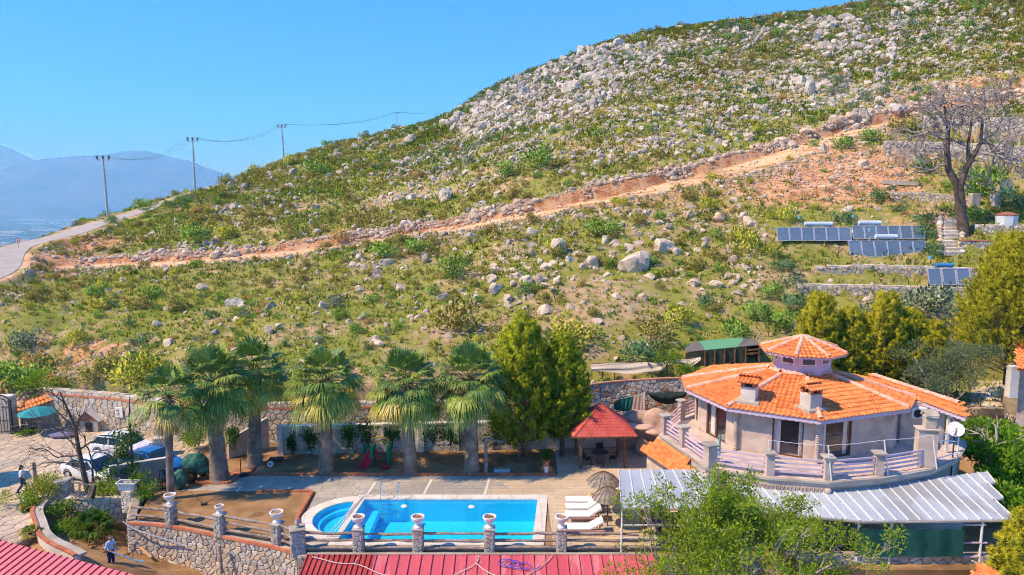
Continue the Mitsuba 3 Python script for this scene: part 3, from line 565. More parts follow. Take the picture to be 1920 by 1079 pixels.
mat('mat_white', (0.74, 0.72, 0.70), 0.5); mat('mat_whitemetal', (0.72, 0.74, 0.77), 0.4, 0.4); mat('mat_black', (0.02, 0.02, 0.022), 0.5); mat('mat_darkmetal', (0.06, 0.055, 0.05), 0.6)
mat('mat_steel', (0.75, 0.76, 0.78), 0.22, metal=1.0)
scene['mat_glass'] = {'type': 'thindielectric', 'int_ior': 1.5}

def chip(poly, to3, depth, shrink=0.82, base=0.0):
    """a convex stone: the polygon (n,2) as its back, a smaller ring as its face; to3 maps (a, b, out) to the place"""
    p = np.asarray(poly, float); c = p.mean(0); q = c + (p - c)*shrink; r = c + (p-c)*0.97; n = len(p)
    v = np.vstack([to3(p[:, 0], p[:, 1], base + 0*p[:, 0]), to3(r[:, 0], r[:, 1], base + depth*0.6 + 0*p[:, 0]), to3(q[:, 0], q[:, 1], base + depth + 0*p[:, 0])])
    f = []
    for i in range(n):
        j = (i+1) % n; f += [[i, j, n+j], [i, n+j, n+i], [n+i, n+j, 2*n+j], [n+i, 2*n+j, 2*n+i]]
    f += [[2*n, 2*n+i, 2*n+i+1] for i in range(1, n-1)]
    m = MB(); m.add(v, f); return m
def cells(reg, size, seed, gap=0.03, aspect=1.0, relax=1):
    """rough stones that fill a region: shrunken voronoi cells as point lists"""
    rng = np.random.default_rng(seed); a0, b0, a1, b1 = reg.bounds
    nx, ny = max(1, round((a1-a0)/(size*aspect))), max(1, round((b1-b0)/size))
    gx, gy = np.meshgrid((np.arange(nx)+0.5)/nx*(a1-a0)+a0, (np.arange(ny)+0.5)/ny*(b1-b0)+b0)
    gx[1::2] += 0.5*(a1-a0)/nx
    pts = np.column_stack([gx.ravel() + rng.uniform(-.52, .52, gx.size)*size*aspect, gy.ravel() + rng.uniform(-.5, .5, gx.size)*size])
    out = []
    for g in voronoi_polygons(MultiPoint(pts), extend_to=reg.envelope.buffer(size)).geoms:
        g = g.intersection(reg).buffer(-gap/2, join_style='mitre')
        if g.is_empty or g.geom_type != 'Polygon' or g.area < 0.05*size*size: continue
        c = g.simplify(size*0.06).exterior.coords[:-1]
        if len(c) >= 3: out.append(np.array(shapely.geometry.polygon.orient(Polygon(c)).exterior.coords[:-1]))
    return out
def face(L, out=-1):
    """a map (along, up, outwards) -> place for a wall whose foot follows the polyline L; out=-1: the right hand side"""
    L = np.asarray(L, float); S = arcs(L); t = np.gradient(L, axis=0) if len(L) > 2 else np.repeat([L[1]-L[0]], 2, 0)
    t = t/np.linalg.norm(t, axis=1, keepdims=True); N = np.stack([-t[:, 1], t[:, 0]], 1)*(1 if out > 0 else -1)
    def to3(a, b, o):
        x, y = np.interp(a, S, L[:, 0]), np.interp(a, S, L[:, 1]); nx, ny = np.interp(a, S, N[:, 0]), np.interp(a, S, N[:, 1])
        return np.column_stack([x + nx*o, y + ny*o, b])
    return to3, S
def ribbon(L, z0, z1, th, base=None):
    """a wall body along a polyline with heights z0(s), z1(s), its front on the line, th to the back (left)"""
    to3, S = face(L, 1); s = np.linspace(0, S[-1], max(2, len(L)*3)); a = np.interp(s, np.linspace(0, S[-1], len(np.atleast_1d(z0))), np.atleast_1d(z0)); b = np.interp(s, np.linspace(0, S[-1], len(np.atleast_1d(z1))), np.atleast_1d(z1))
    r = np.array([to3(s, a, 0*s), to3(s, b, 0*s), to3(s, b, 0*s + th), to3(s, a, 0*s + th)]); k = len(s); f = []
    for i in range(k-1):
        for j in range(4): f.append([j*k+i, j*k+i+1, ((j+1) % 4)*k+i+1, ((j+1) % 4)*k+i])
    f += [[0, k, 2*k, 3*k], [k-1, 4*k-1, 3*k-1, 2*k-1]]
    m = MB(); m.add(r.reshape(-1, 3), f); return m
def stone_wall(name, label, L, z0, z1, th, size, seed, mats=None, coping=None, band=None, depth=0.07, top=True, most=300, aspect=1.15, body='mat_mortar'):
    L = np.asarray(L, float)
    k = thing(name, label, 'wall'); part(k, 'core', ribbon(L, z0, z1, th), body)
    to3, S = face(L, -1); zz0, zz1 = [np.repeat(q, 2) if len(q) == 1 else q for q in (np.atleast_1d(z0), np.atleast_1d(z1))]
    lo = [(s, z) for s, z in zip(np.linspace(0, S[-1], len(zz0)), zz0)]; hi = [(s, z) for s, z in zip(np.linspace(0, S[-1], len(zz1)), zz1)]
    reg = Polygon(lo + hi[::-1]); rng = np.random.default_rng(seed)
    cs = cells(reg, size, seed, 0.035, aspect); ms = [chip(c, to3, depth*rng.uniform(0.6, 1.3), rng.uniform(0.72, 0.86)) for c in cs]
    pieces(k, 'stone', ms, mats or STONE, size=[Polygon(c).area for c in cs], most=most)
    if top:                                                # stones laid along the top
        m = []; s = 0
        while s < S[-1] - 0.1:
            w = rng.uniform(0.3, 0.55); e = min(s+w, S[-1]); z = np.interp((s+e)/2, np.linspace(0, S[-1], len(zz1)), zz1); p = to3(np.array([(s+e)/2]), np.array([z+0.04]), np.array([-th/2]))[0]
            d = to3(np.array([s, e]), np.array([z, z]), np.zeros(2)); an = math.atan2(*(d[1]-d[0])[[1, 0]])
            m.append(MB().box(p + [0, 0, rng.uniform(-.02, .02)], (max(e-s-0.03, .05), th + rng.uniform(.04, .12), rng.uniform(0.12, 0.2)), an, 0.03)); s = e
        pieces(k, 'coping_stone', m, coping or STONE, most=120)
    if band is not None:
        to, SS = face(L, -1); s = np.linspace(0, S[-1], max(2, 3*len(L))); zt = np.interp(s, np.linspace(0, S[-1], len(zz1)), zz1) + band[0]
        a = MB(); r = np.array([to(s, zt, 0*s + depth*1.3), to(s, zt + band[1], 0*s + depth*1.3), to(s, zt+band[1], 0*s - 0.02), to(s, zt, 0*s-0.02)]); n = len(s)
        a.add(r.reshape(-1, 3), [[j*n+i, j*n+i+1, ((j+1) % 4)*n+i+1, ((j+1) % 4)*n+i] for i in range(n-1) for j in range(4)] + [[0, n, 2*n, 3*n], [n-1, 4*n-1, 3*n-1, 2*n-1]])
        part(k, 'brick_band', a, 'mat_redline')
    return k
def stone_post(c, size, rz, seed, cap=None):
    """a pier faced with rough stones, one mesh"""
    m = MB().box(np.asarray(c, float) + [0, 0, size[2]/2], size, rz); ca, sa = math.cos(rz), math.sin(rz)
    for q in range(4):
        w = size[0] if q % 2 == 0 else size[1]; d = size[1] if q % 2 == 0 else size[0]; an = rz + q*math.pi/2; tx, ty = math.cos(an), math.sin(an)
        f = lambda a, b, o: np.column_stack([c[0] + tx*a + ty*(d/2 + o), c[1] + ty*a - tx*(d/2 + o), c[2] + b])
        for p in cells(sbox(-w/2, 0, w/2, size[2]), 0.22, seed + q, 0.03): m.add(*chip(p, f, 0.045, 0.75).mesh())
    return m
LAWN = None
def grounds():
    # one sheet under everything in front of the hill; the garden's soil lies on it
    solo('ground', MB().quad((-70, 20, -3.6), (70, 20, -3.6), (70, 60, -3.6), (-70, 60, -3.6)), 'mat_soil', 'bare earth below the terrace', None, kind='structure')
    up = Polygon([(-20.3, 35.75), (-18.0, 35.4), (-15.0, 34.35), (-12.5, 33.4), (-10.3, 32.55), (-10.0, 31.95), (12.2, 31.95), (13.6, 30.5), (32, 30.5), (46, 36), (46, 48.2), (14, 48.2), (13.6, 51.1), (8, 50.6), (3, 49.3), (-8, 48.9), (-16, 48.6), (-21.4, 48.6), (-21.5, 40.5)])
    hole = Polygon([(-8.9, 33.2), (1.4, 33.2), (1.4, 38.2), (-8.5, 38.2)]).union(Point(-8.6, 35.85).buffer(2.3)).buffer(0.1)
    solo('terrace', MB().prism(up.difference(hole), -3.5, -0.02), 'mat_soil', 'raised garden terrace of bare earth', None, kind='structure')
    park = Polygon([(-52, 33.0), (-24.9, 33.0), (-24.7, 34.5), (-26.6, 37.2), (-25.7, 38.0), (-21.55, 38.6), (-21.5, 48.6), (-23.5, 48.4), (-29, 50.4), (-35.8, 52.4), (-38, 53.2), (-60, 56)])
    solo('parking_base', MB().prism(park, -3.5, -0.03), 'mat_joint', 'mortar bed under the paved yard', None, kind='structure')
    yard = Polygon([(-42, 33.05), (-24.95, 33.05), (-24.8, 34.5), (-26.6, 37.15), (-25.8, 38.0), (-21.6, 38.65), (-21.55, 48.3), (-23.5, 48.1), (-29, 50.0), (-35.9, 51.9), (-42, 52)])
    labels['yard'] = {'label': 'crazy paved yard of pale flagstones beside the cars', 'kind': 'structure'}; _num['yard'] = 1
    cs = cells(yard, 0.58, 5, 0.04, 1.25); flat = lambda a, b, o: np.column_stack([a, b, o]); rng = np.random.default_rng(3)
    ms = [chip(c, flat, 0.03 + 0.012*rng.random(), 0.95, -0.028) for c in cs]
    pieces('yard', 'flagstone', ms, ['mat_flag', 'mat_flag_grey', 'mat_flag'], size=[Polygon(c).area/np.mean(c[:, 1])**2*(1 if abs(np.mean(c[:, 0])/np.mean(c[:, 1])) < 0.76 else 0.1) for c in cs])
    # pool deck
    deck = Polygon([(-19.8, 39.35), (-16.4, 41.62), (2.9, 41.62), (2.9, 46.2), (9.6, 46.8), (9.8, 32.3), (-10.2, 32.3), (-11.3, 35.6), (-11.55, 39.3)])
    deck = deck.difference(Polygon([(-9.3, 32.75), (2.05, 32.75), (2.05, 38.75), (-9.0, 38.75)]).union(Point(-8.6, 35.85).buffer(2.75)))
    labels['pool_deck'] = {'label': 'stone paved deck round the swimming pool', 'kind': 'structure'}; _num['pool_deck'] = 1
    put('pool_deck__bed', MB().prism(deck, -0.02, 0.005), 'mat_joint')
    ms, ar, tan_ = [], [], []; y = 32.3; r = 0
    while y < 46.8:
        h = 0.46; x = -20 + (r % 3)*0.37
        while x < 10:
            w = rng.uniform(0.75, 1.25); g = sbox(x, y, x+w, y+h).intersection(deck).buffer(-0.012, join_style='mitre')
            if g.geom_type == 'Polygon' and g.area > 0.03:
                c = np.array(shapely.geometry.polygon.orient(g.convex_hull).exterior.coords[:-1]); ms.append(chip(c, flat, 0.02 + 0.006*rng.random(), 0.97, 0.005)); ar.append(g.area/(y*y)); tan_.append(x > -1.2 + rng.normal(0, 0.6))
            x += w
        y += h; r += 1
    for sel, m in ((True, 'mat_deck_b'), (False, 'mat_deck_a')):
        idx = [i for i in range(len(ms)) if tan_[i] == sel]
        pieces('pool_deck', 'slab' if sel else 'grey_slab', [ms[i] for i in idx], m, size=[ar[i] for i in idx], most=150)
    for (a, b) in [((705, 905), (688, 930)), ((810, 900), (795, 928)), ((918, 897), (909, 929)), ((452, 914), (443, 925)), ((1160, 900), (1150, 945))]:
        p, q = G(*a), G(*b); part('pool_deck', 'joint_strip', MB().beam(p + [0, 0, 0.034], q + [0, 0, 0.034], 0.14, 0.02), 'mat_coping')
    # palm bed and tree wells with brick kerbs
    labels['flower_bed'] = {'label': 'shaded soil bed under the palms behind a low red brick kerb', 'kind': 'structure'}; _num['flower_bed'] = 1
    put('flower_bed__soil', MB().prism(Polygon([(-16.3, 41.8), (2.6, 41.8), (2.8, 46.2), (-16.4, 45.1)]), -0.02, 0.09), 'mat_soil')
    def kerb(a, b, n=None):
        a, b = np.asarray(a, float), np.asarray(b, float); l = np.hypot(*(b-a)); n = max(1, int(l/0.6)); an = math.atan2(*(b-a)[::-1])
        return [MB().box((*(a + (b-a)*(i+0.5)/n), 0.08), (l/n - 0.02, 0.2, 0.2), an, 0.02) for i in range(n)]
    pieces('flower_bed', 'brick', kerb((-16.4, 41.7), (2.7, 41.7)) + kerb((-16.45, 41.8), (-16.6, 43.2)), 'mat_brick')
    labels['tree_well'] = {'label': 'square brick tree well at the foot of the second palm', 'kind': 'structure'}; _num['tree_well'] = 1
    w = [(-19.1, 40.35), (-17.2, 40.35), (-17.0, 41.75), (-18.9, 41.75)]
    put('tree_well__soil', MB().prism(Polygon(w), -0.01, 0.1), 'mat_soil')
    pieces('tree_well', 'brick', sum([kerb(w[i], w[(i+1) % 4]) for i in range(4)], []), 'mat_brick')
    labels['front_bed'] = {'label': 'bare soil bed behind the curved log fence', 'kind': 'structure'}; _num['front_bed'] = 1
    put('front_bed__soil', MB().prism(Polygon([(-21.2, 39.2), (-19.9, 39.2), (-11.8, 39.05), (-11.6, 35.7), (-10.6, 32.6), (-15.1, 34.2), (-20.3, 35.7)]), -0.02, 0.07), 'mat_soil')
    pieces('front_bed', 'brick', kerb((-11.75, 39.05), (-11.6, 35.7)) + kerb((-11.6, 35.7), (-10.75, 33.2)) + kerb((-15.0, 39.1), (-11.8, 39.1)), 'mat_brick')
    # lower garden: a sloping sheet of earth
    xs, ys = np.linspace(-27, -8, 60), np.linspace(24, 40.5, 60); X, Y = np.meshgrid(xs, ys); P = np.column_stack([X.ravel(), Y.ravel()])
    d, sd, _ = seg_info(np.array([(-26.8, 37.2), (-25.0, 34.4), (-23.0, 32.6), (-21.4, 31.7), (-19.5, 30.5)]), P)
    z = np.clip(-0.25 - 0.42*d, -2.35, -0.2) + 0.35*(fb(np.column_stack([P/1.6, 0*P[:, :1]]), 3, 9) - 0.5)
    i, j = np.meshgrid(np.arange(59), np.arange(59), indexing='ij')
    solo('garden_soil', (np.column_stack([P, z]), np.stack([i*60+j, i*60+j+1, (i+1)*60+j+1, (i+1)*60+j], -1).reshape(-1, 4)), 'mat_soil', 'dug earth of the lower garden where the man stands', None, kind='structure', smooth=True)
    global GARDEN; GARDEN = lambda x, y: float(np.clip(-0.25 - 0.42*seg_info(np.array([(-26.8, 37.2), (-25.0, 34.4), (-23.0, 32.6), (-21.4, 31.7), (-19.5, 30.5)]), np.array([[x, y]]))[0][0], -2.35, -0.2))
    # curved garden edging
    k = thing('garden_edging', 'curved white garden edging wall with red top beside the paved yard', 'wall')
    L = smooth_line([(-26.9, 37.7), (-26.6, 36.6), (-25.3, 34.9), (-24.0, 33.4), (-22.6, 32.4), (-21.0, 31.4)], 24)
    part(k, 'wall', ribbon(L, -0.9, 0.16, 0.28), 'mat_plaster'); part(k, 'brick_edge', ribbon(L - 0.03, 0.16, 0.24, 0.2), 'mat_brick')
    part(k, 'slab_edge', ribbon(L + np.array([0.16, 0.14]), 0.05, 0.18, 0.35), 'mat_concrete')
grounds()

def garden_walls():
    stone_wall('retaining_wall', 'rubble stone retaining wall below the curved log fence', smooth_line([(-20.6, 35.3), (-18.1, 34.95), (-15.1, 33.9), (-12.6, 33.0), (-10.5, 32.1)], 20), -2.6, -0.12, 0.4, 0.29, 21, top=False, band=(0.0, 0.16))
    part('retaining_wall', 'ledge', ribbon(smooth_line([(-20.6, 35.3), (-18.1, 34.95), (-15.1, 33.9), (-12.6, 33.0), (-10.5, 32.1)], 20), -0.12, 0.0, 0.4), 'mat_concrete')
    stone_wall('side_wall', 'short stone wall under the white flower box', [(-21.9, 38.6), (-20.65, 35.4)], -2.2, [0.55, 0.1], 0.4, 0.3, 22, top=False)
    stone_wall('front_wall', 'low stone parapet wall between the pool fence and the red roof', [(-10.4, 31.75), (2.6, 31.85), (12, 31.9)], -1.2, -0.02, 0.3, 0.32, 23, mats=['mat_concrete', 'mat_stone_c', 'mat_mortar'], top=False)
    stone_wall('yard_wall', 'broken stone wall under the leaning wooden frame beside the yard', [(-25.6, 37.9), (-24.0, 37.8), (-22.2, 38.3)], -1.4, [0.1, 0.05, 0.0], 0.35, 0.3, 24)
    stone_wall('boundary_wall', 'long stone boundary wall with red brick band behind the parked cars', smooth_line([(-36.0, 52.0), (-33.0, 51.0), (-29, 50.0), (-24.4, 48.3), (-20, 47.9), (-16, 47.9), (-8, 48.3), (-1, 48.6), (2.6, 49.1)], 32), -0.05, [2.75, 2.75, 2.7, 2.7], 0.45, 0.42, 25, mats=[STONE[0], STONE[1], STONE[3], STONE[0]], band=(-0.32, 0.14))
    stone_wall('back_wall', 'rubble stone wall with thin red tile coping behind the gazebo', [(2.6, 49.2), (8, 50.3), (13.5, 50.6), (16, 50.9)], -0.05, [3.35, 3.75, 3.95, 4.0], 0.45, 0.36, 26, mats=[STONE[0], STONE[1], STONE[2], 'mat_stone_red', STONE[0], STONE[3]], top=False, band=(0.0, 0.08))
    # white panelled wall behind the palms
    k = thing('garden_wall', 'white panelled plaster wall in the shade behind the palms', 'wall'); A, B = np.array([-15.6, 45.2]), np.array([3.2, 46.45]); n = 8
    part(k, 'body', ribbon([A, B], 0, 1.95, 0.25), 'mat_plaster'); C = np.array([8.6, 46.9]); part(k, 'end_body', ribbon([B, C], 0, 1.95, 0.25), 'mat_plaster')
    for i in range(n+1):
        p = A + (B-A)*i/n; part(k, 'pilaster', MB().box((p[0], p[1]-0.08, 1.08), (0.36, 0.34, 2.16), math.atan2(*(B-A)[::-1]), 0.03), 'mat_plaster')
    for i in range(n):
        p, q = A + (B-A)*(i+0.09)/n, A + (B-A)*(i+0.91)/n
        part(k, 'panel', ribbon([p + [0, -0.05], q + [0, -0.05]], 0.55, 1.72, 0.06), 'mat_concrete' if i in (1, 5) else 'mat_plaster')
        part(k, 'coping', ribbon([p + [0, -0.08], q + [0, -0.08]], 1.95, 2.05, 0.4), 'mat_plaster')
        part(k, 'plinth', ribbon([p + [0, -0.1], q + [0, -0.1]], 0.0, 0.4, 0.12), 'mat_stone_c')
    k = thing('ramp_wall', 'grey concrete wall with a slanted top left of the third palm', 'wall')
    m = MB(); p = [(-18.9, 44.6), (-16.9, 46.6)]
    part(k, 'body', ribbon(p, 0, [1.3, 2.2], 0.25), 'mat_concrete')
    k = thing('concrete_wall', 'grey concrete corner wall in front of the blue car', 'wall')
    part(k, 'long_side', ribbon([(-23.9, 39.6), (-20.95, 41.2)], 0, 1.35, 0.2), 'mat_concrete'); part(k, 'short_side', ribbon([(-22.05, 38.6), (-23.9, 39.55)], 0, [0.75, 1.0], 0.2), 'mat_concrete')
    part(k, 'cap', ribbon([(-23.93, 39.55), (-20.9, 41.2)], 1.35, 1.42, 0.27), 'mat_plaster')
    # terraces behind the house
    where = {'lowest': 'lowest dry stone terrace wall below the solar panels', 'second': 'second dry stone terrace wall just under the solar panels', 'red': 'terrace wall with a red brick edge right of the stone steps', 'upper': 'dry stone wall below the blue water tub',
             'short': 'short dry stone wall above the round bushes', 'tall': 'tall grey rubble wall below the dead pine branches', 'top': 'highest grey stone wall at the right edge of the hill'}
    for i, (L, h, w) in enumerate(WALLS):
        z = base_h(L); L2 = np.column_stack([np.interp(np.linspace(0, 1, 10), np.linspace(0, 1, len(L)), L[:, 0]), np.interp(np.linspace(0, 1, 10), np.linspace(0, 1, len(L)), L[:, 1])]); zz = base_h(L2)
        stone_wall('terrace_wall', where[w], L2, zz - 0.5, zz + h, 0.4, 0.5 if h > 2 else 0.36, 40+i, mats=['mat_stone_c', STONE[2], STONE[0]] if h > 2 else STONE, depth=0.12, band=(0.0, 0.1) if w == 'red' else None, top=w != 'red')
garden_walls()

# ---------------------------------------------------------------- pool
def pool():
    k = thing('swimming_pool', 'blue swimming pool with a rounded shallow end and pale stone rim', 'pool')
    main = Polygon([(-8.85, 33.2), (1.05, 33.2), (1.5, 38.2), (-8.5, 38.2)])
    kid = Point(-8.75, 35.85).buffer(2.05, 24).difference(sbox(-9.0, 30, 5, 45)).buffer(0)
    mat('mat_pooltile', proc(lambda p, n, uv: mix((0.012, 0.56, 0.80), (0.014, 0.63, 0.86), noise(p.x*0.5, p.y*0.5, 0)) * (1 - 0.10*smoothstep(0.44, 0.5, dr.maximum(dr.abs(p.x*4 - dr.floor(p.x*4) - 0.5), dr.abs(p.y*4 - dr.floor(p.y*4) - 0.5))))), 0.5)
    m = MB(); c = np.array(main.exterior.coords[:-1]); n = len(c)
    bot = np.column_stack([c, [-1.0, -1.0, -1.35, -1.35]]); top = np.column_stack([c, [0.0]*4])
    m.add(np.vstack([top, bot]), [[0, 1, 5, 4], [1, 2, 6, 5], [2, 3, 7, 6], [3, 0, 4, 7], [4, 5, 6, 7]])
    part(k, 'basin', m, 'mat_pooltile')
    kc = np.array(kid.exterior.coords[:-1]); mk = MB(); n = len(kc)
    mk.add(np.vstack([np.column_stack([kc, 0*kc[:, 0]]), np.column_stack([kc, 0*kc[:, 0] - 0.55])]), [[i, (i+1) % n, n+(i+1) % n, n+i] for i in range(n)])
    t = trimesh.creation.triangulate_polygon(kid, engine='earcut'); mk.add(np.column_stack([t[0], np.full(len(t[0]), -0.55)]), t[1])
    part(k, 'shallow_basin', mk, 'mat_pooltile')
    st = MB()
    for i in range(3): st.box((-7.9 + 0.3*i, 37.2, -0.25 - 0.27*i), (0.9, 1.9, 0.1)) if False else None
    part(k, 'ledge', MB().box((-8.0, 35.7, -0.85), (0.7, 4.6, 0.5)), 'mat_pooltile')
    part(k, 'shallow_step', MB().prism(Point(-8.75, 35.85).buffer(2.04, 24).difference(Point(-8.75, 35.85).buffer(1.65, 24)).difference(sbox(-9.0, 30, 5, 45)), -0.55, -0.3), 'mat_pooltile')
    scene['mat_water'] = {'type': 'thindielectric', 'int_ior': 1.33}
    gx, gy = np.meshgrid(np.linspace(0, 1, 70), np.linspace(0, 1, 40)); q = (c[0]*(1-gx[..., None]) + c[1]*gx[..., None])*(1-gy[..., None]) + (c[3]*(1-gx[..., None]) + c[2]*gx[..., None])*gy[..., None]; q = q.reshape(-1, 2)
    zz = -0.09 + 0.03*(fb(np.column_stack([q*1.6, 0*q[:, 0]]), 3, 4) - 0.5); ii, jj = np.meshgrid(np.arange(39), np.arange(69), indexing='ij')
    part(k, 'water', (np.column_stack([q, zz]), np.stack([ii*70+jj, ii*70+jj+1, (ii+1)*70+jj+1, (ii+1)*70+jj], -1).reshape(-1, 4)), 'mat_water', smooth=True)
    w = MB(); w.add(np.column_stack([t[0], np.full(len(t[0]), -0.09)]), t[1]); part(k, 'shallow_water', w, 'mat_water')
    outer = Polygon([(-9.2, 32.75), (1.6, 32.75), (2.1, 38.75), (-8.95, 38.75)]).union(Point(-8.75, 35.85).buffer(2.7, 32).difference(sbox(-8.9, 30, 5, 45)))
    rim = outer.difference(main.buffer(-0.03)).difference(kid.buffer(-0.03)); rng = np.random.default_rng(8); ms = []
    for x in np.arange(-12, 2.2, 0.8):
        for y in np.arange(32.7, 38.9, 0.8):
            g = sbox(x, y, x+0.8, y+0.8).intersection(rim).buffer(-0.006)
            for q in getattr(g, 'geoms', [g]):
                if q.area > 0.01: ms.append(MB().prism(q.simplify(0.01), -0.04, 0.05))
    pieces(k, 'coping_slab', ms, ['mat_coping'])
    # ladder
    l = thing('pool_ladder', 'steel ladder with two hooped handrails at the far pool edge', 'ladder')
    for i, x in enumerate((-7.55, -6.55)):
        b = MB().tube([(x, 38.55, 0.0), (x, 38.55, 0.75), (x, 38.4, 0.95), (x, 38.15, 0.95), (x, 38.05, 0.7), (x, 38.05, -0.9)], 0.025, 8); part(l, 'handrail', b, 'mat_steel', smooth=40)
    for z in (-0.25, -0.55, -0.85): part(l, 'rung', MB().box((-7.05, 38.05, z), (1.0, 0.08, 0.03)), 'mat_steel')
    # the white rail frame across the shallow end
    r = thing('pool_barrier', 'thin white rail lying over the shallow end of the pool', 'barrier')
    for dx in (-0.42, -0.2): part(r, 'rail', MB().tube([(-8.55+dx*0.3, 38.4, 0.09), (-9.05+dx, 33.6, 0.09)], 0.022, 6), 'mat_white')
    for y, z in ((38.4, 0.75), (33.6, 0.25)):
        a = -8.75 if y > 36 else -9.2
        part(r, 'end_frame', MB().tube([(a-0.25, y, 0.05), (a-0.25, y, z), (a+0.22, y, z), (a+0.22, y, 0.05)], 0.02, 6).tube([(a-0.25, y, z*0.5), (a+0.22, y, z*0.5)], 0.016, 6), 'mat_white')
    for i, (px, py) in enumerate([(884, 951), (758, 950)]):
        q = G(px, py, -0.09); solo('pool_float', MB().lathe([(0.001, -0.06), (0.14, -0.04), (0.19, 0.0), (0.14, 0.05), (0.05, 0.07), (0.001, 0.075)], q, 14), 'mat_white', ['white float on the water near the far side of the pool', 'white float on the pool water beside the ladder'][i], 'float', smooth=40)
pool()

# ---------------------------------------------------------------- log fence with urns
def urn(c, s, label):
    prof = [(0.001, 0), (0.17, 0), (0.17, 0.06), (0.08, 0.14), (0.10, 0.2), (0.20, 0.27), (0.25, 0.36), (0.25, 0.42), (0.29, 0.44), (0.29, 0.50), (0.235, 0.50), (0.225, 0.44)]
    k = thing('urn', label, 'planter', 'white urns on the fence posts'); part(k, 'bowl', MB().lathe(np.array(prof)*s, c, 18), 'mat_white', smooth=35)
    part(k, 'soil', MB().lathe([(0.001, 0.45*s), (0.23*s, 0.44*s)], c, 14), 'mat_soil')
def fence():
    rng = np.random.default_rng(4)
    A = [(-18.13, 35.1), (-15.06, 34.0), (-11.75, 32.95)]; B = [(-10.5, 32.2), (-7.51, 32.2), (-4.6, 32.2), (-1.1, 32.2), (2.42, 32.2)]
    k = thing('log_fence', 'rustic fence of log rails between stone posts along the curved bed', 'fence'); k2 = thing('log_fence', 'rustic fence of log rails between stone posts along the pool edge', 'fence')
    tops = []
    for i, p in enumerate(A):
        z = 0.0; part(k, 'post', stone_post((*p, -0.1), (0.42, 0.42, 1.15), -0.3, 50+i*4), 'mat_stone_c'); part(k, 'post_cap', MB().box((*p, 1.09), (0.56, 0.56, 0.09), -0.3, 0.02), 'mat_concrete'); tops.append((*p, 1.13))
    for i, p in enumerate(B):
        big = 0.62 if i == 0 else 0.44; part(k2, 'post', stone_post((*p, -0.15), (big, big, 1.3), 0.35 if i == 0 else 0, 70+i*4), 'mat_stone_c'); part(k2, 'post_cap', MB().box((*p, 1.2), (big+0.12, big+0.12, 0.09), 0.35 if i == 0 else 0, 0.02), 'mat_concrete'); tops.append((*p, 1.24))
    def rails(key, a, b, z, n=3, step=0.36):
        for j in range(n):
            q0, q1 = np.array([*a, z + j*step + rng.uniform(-.03, .03)]), np.array([*b, z + j*step + rng.uniform(-.03, .03)]); t = np.linspace(0, 1, 7)[:, None]
            pts = q0 + (q1-q0)*t; pts[1:-1] += rng.normal(0, 0.012, (5, 3)); part(key, 'rail', MB().tube(pts, 0.075 + 0.012*rng.normal(size=7), 8), 'mat_log', smooth=50)
    rails(k, (-20.4, 35.5), A[0], 0.32, 2, 0.45); rails(k, A[0], A[1], 0.32, 2, 0.45); rails(k, A[1], A[2], 0.28); rails(k, A[2], B[0], 0.28)
    for a, b in zip(B[:-1], B[1:]): rails(k2, a, b, 0.2)
    rails(k2, B[-1], (6.2, 32.2), 0.2); rails(k2, (6.2, 32.2), (11.5, 32.2), 0.2, 2)
    lab = ['wide white urn on the fence post nearest the cars', 'small white urn on the second fence post of the curved bed', 'white urn on the last fence post of the curved bed', None, 'white urn on the post at the corner of the pool', 'white urn on the second pool fence post', 'white urn on the pool fence post below the middle of the pool', 'white urn on the pool fence post beside the sun loungers']
    for t, l, s in zip(tops, lab, (1.05, 0.82, 1.15, 1, 1.15, 1.15, 1.15, 1.15)):
        if l: urn(t, s, l)
    t = tops[3]; solo('finial', MB().lathe([(0.001, 0), (0.12, 0), (0.12, 0.06), (0.06, 0.12), (0.13, 0.22), (0.10, 0.33), (0.05, 0.38), (0.07, 0.44), (0.001, 0.48)], t, 12), 'mat_stone_c', 'grey stone finial on the corner pillar of the fence', 'finial', smooth=40)
fence()

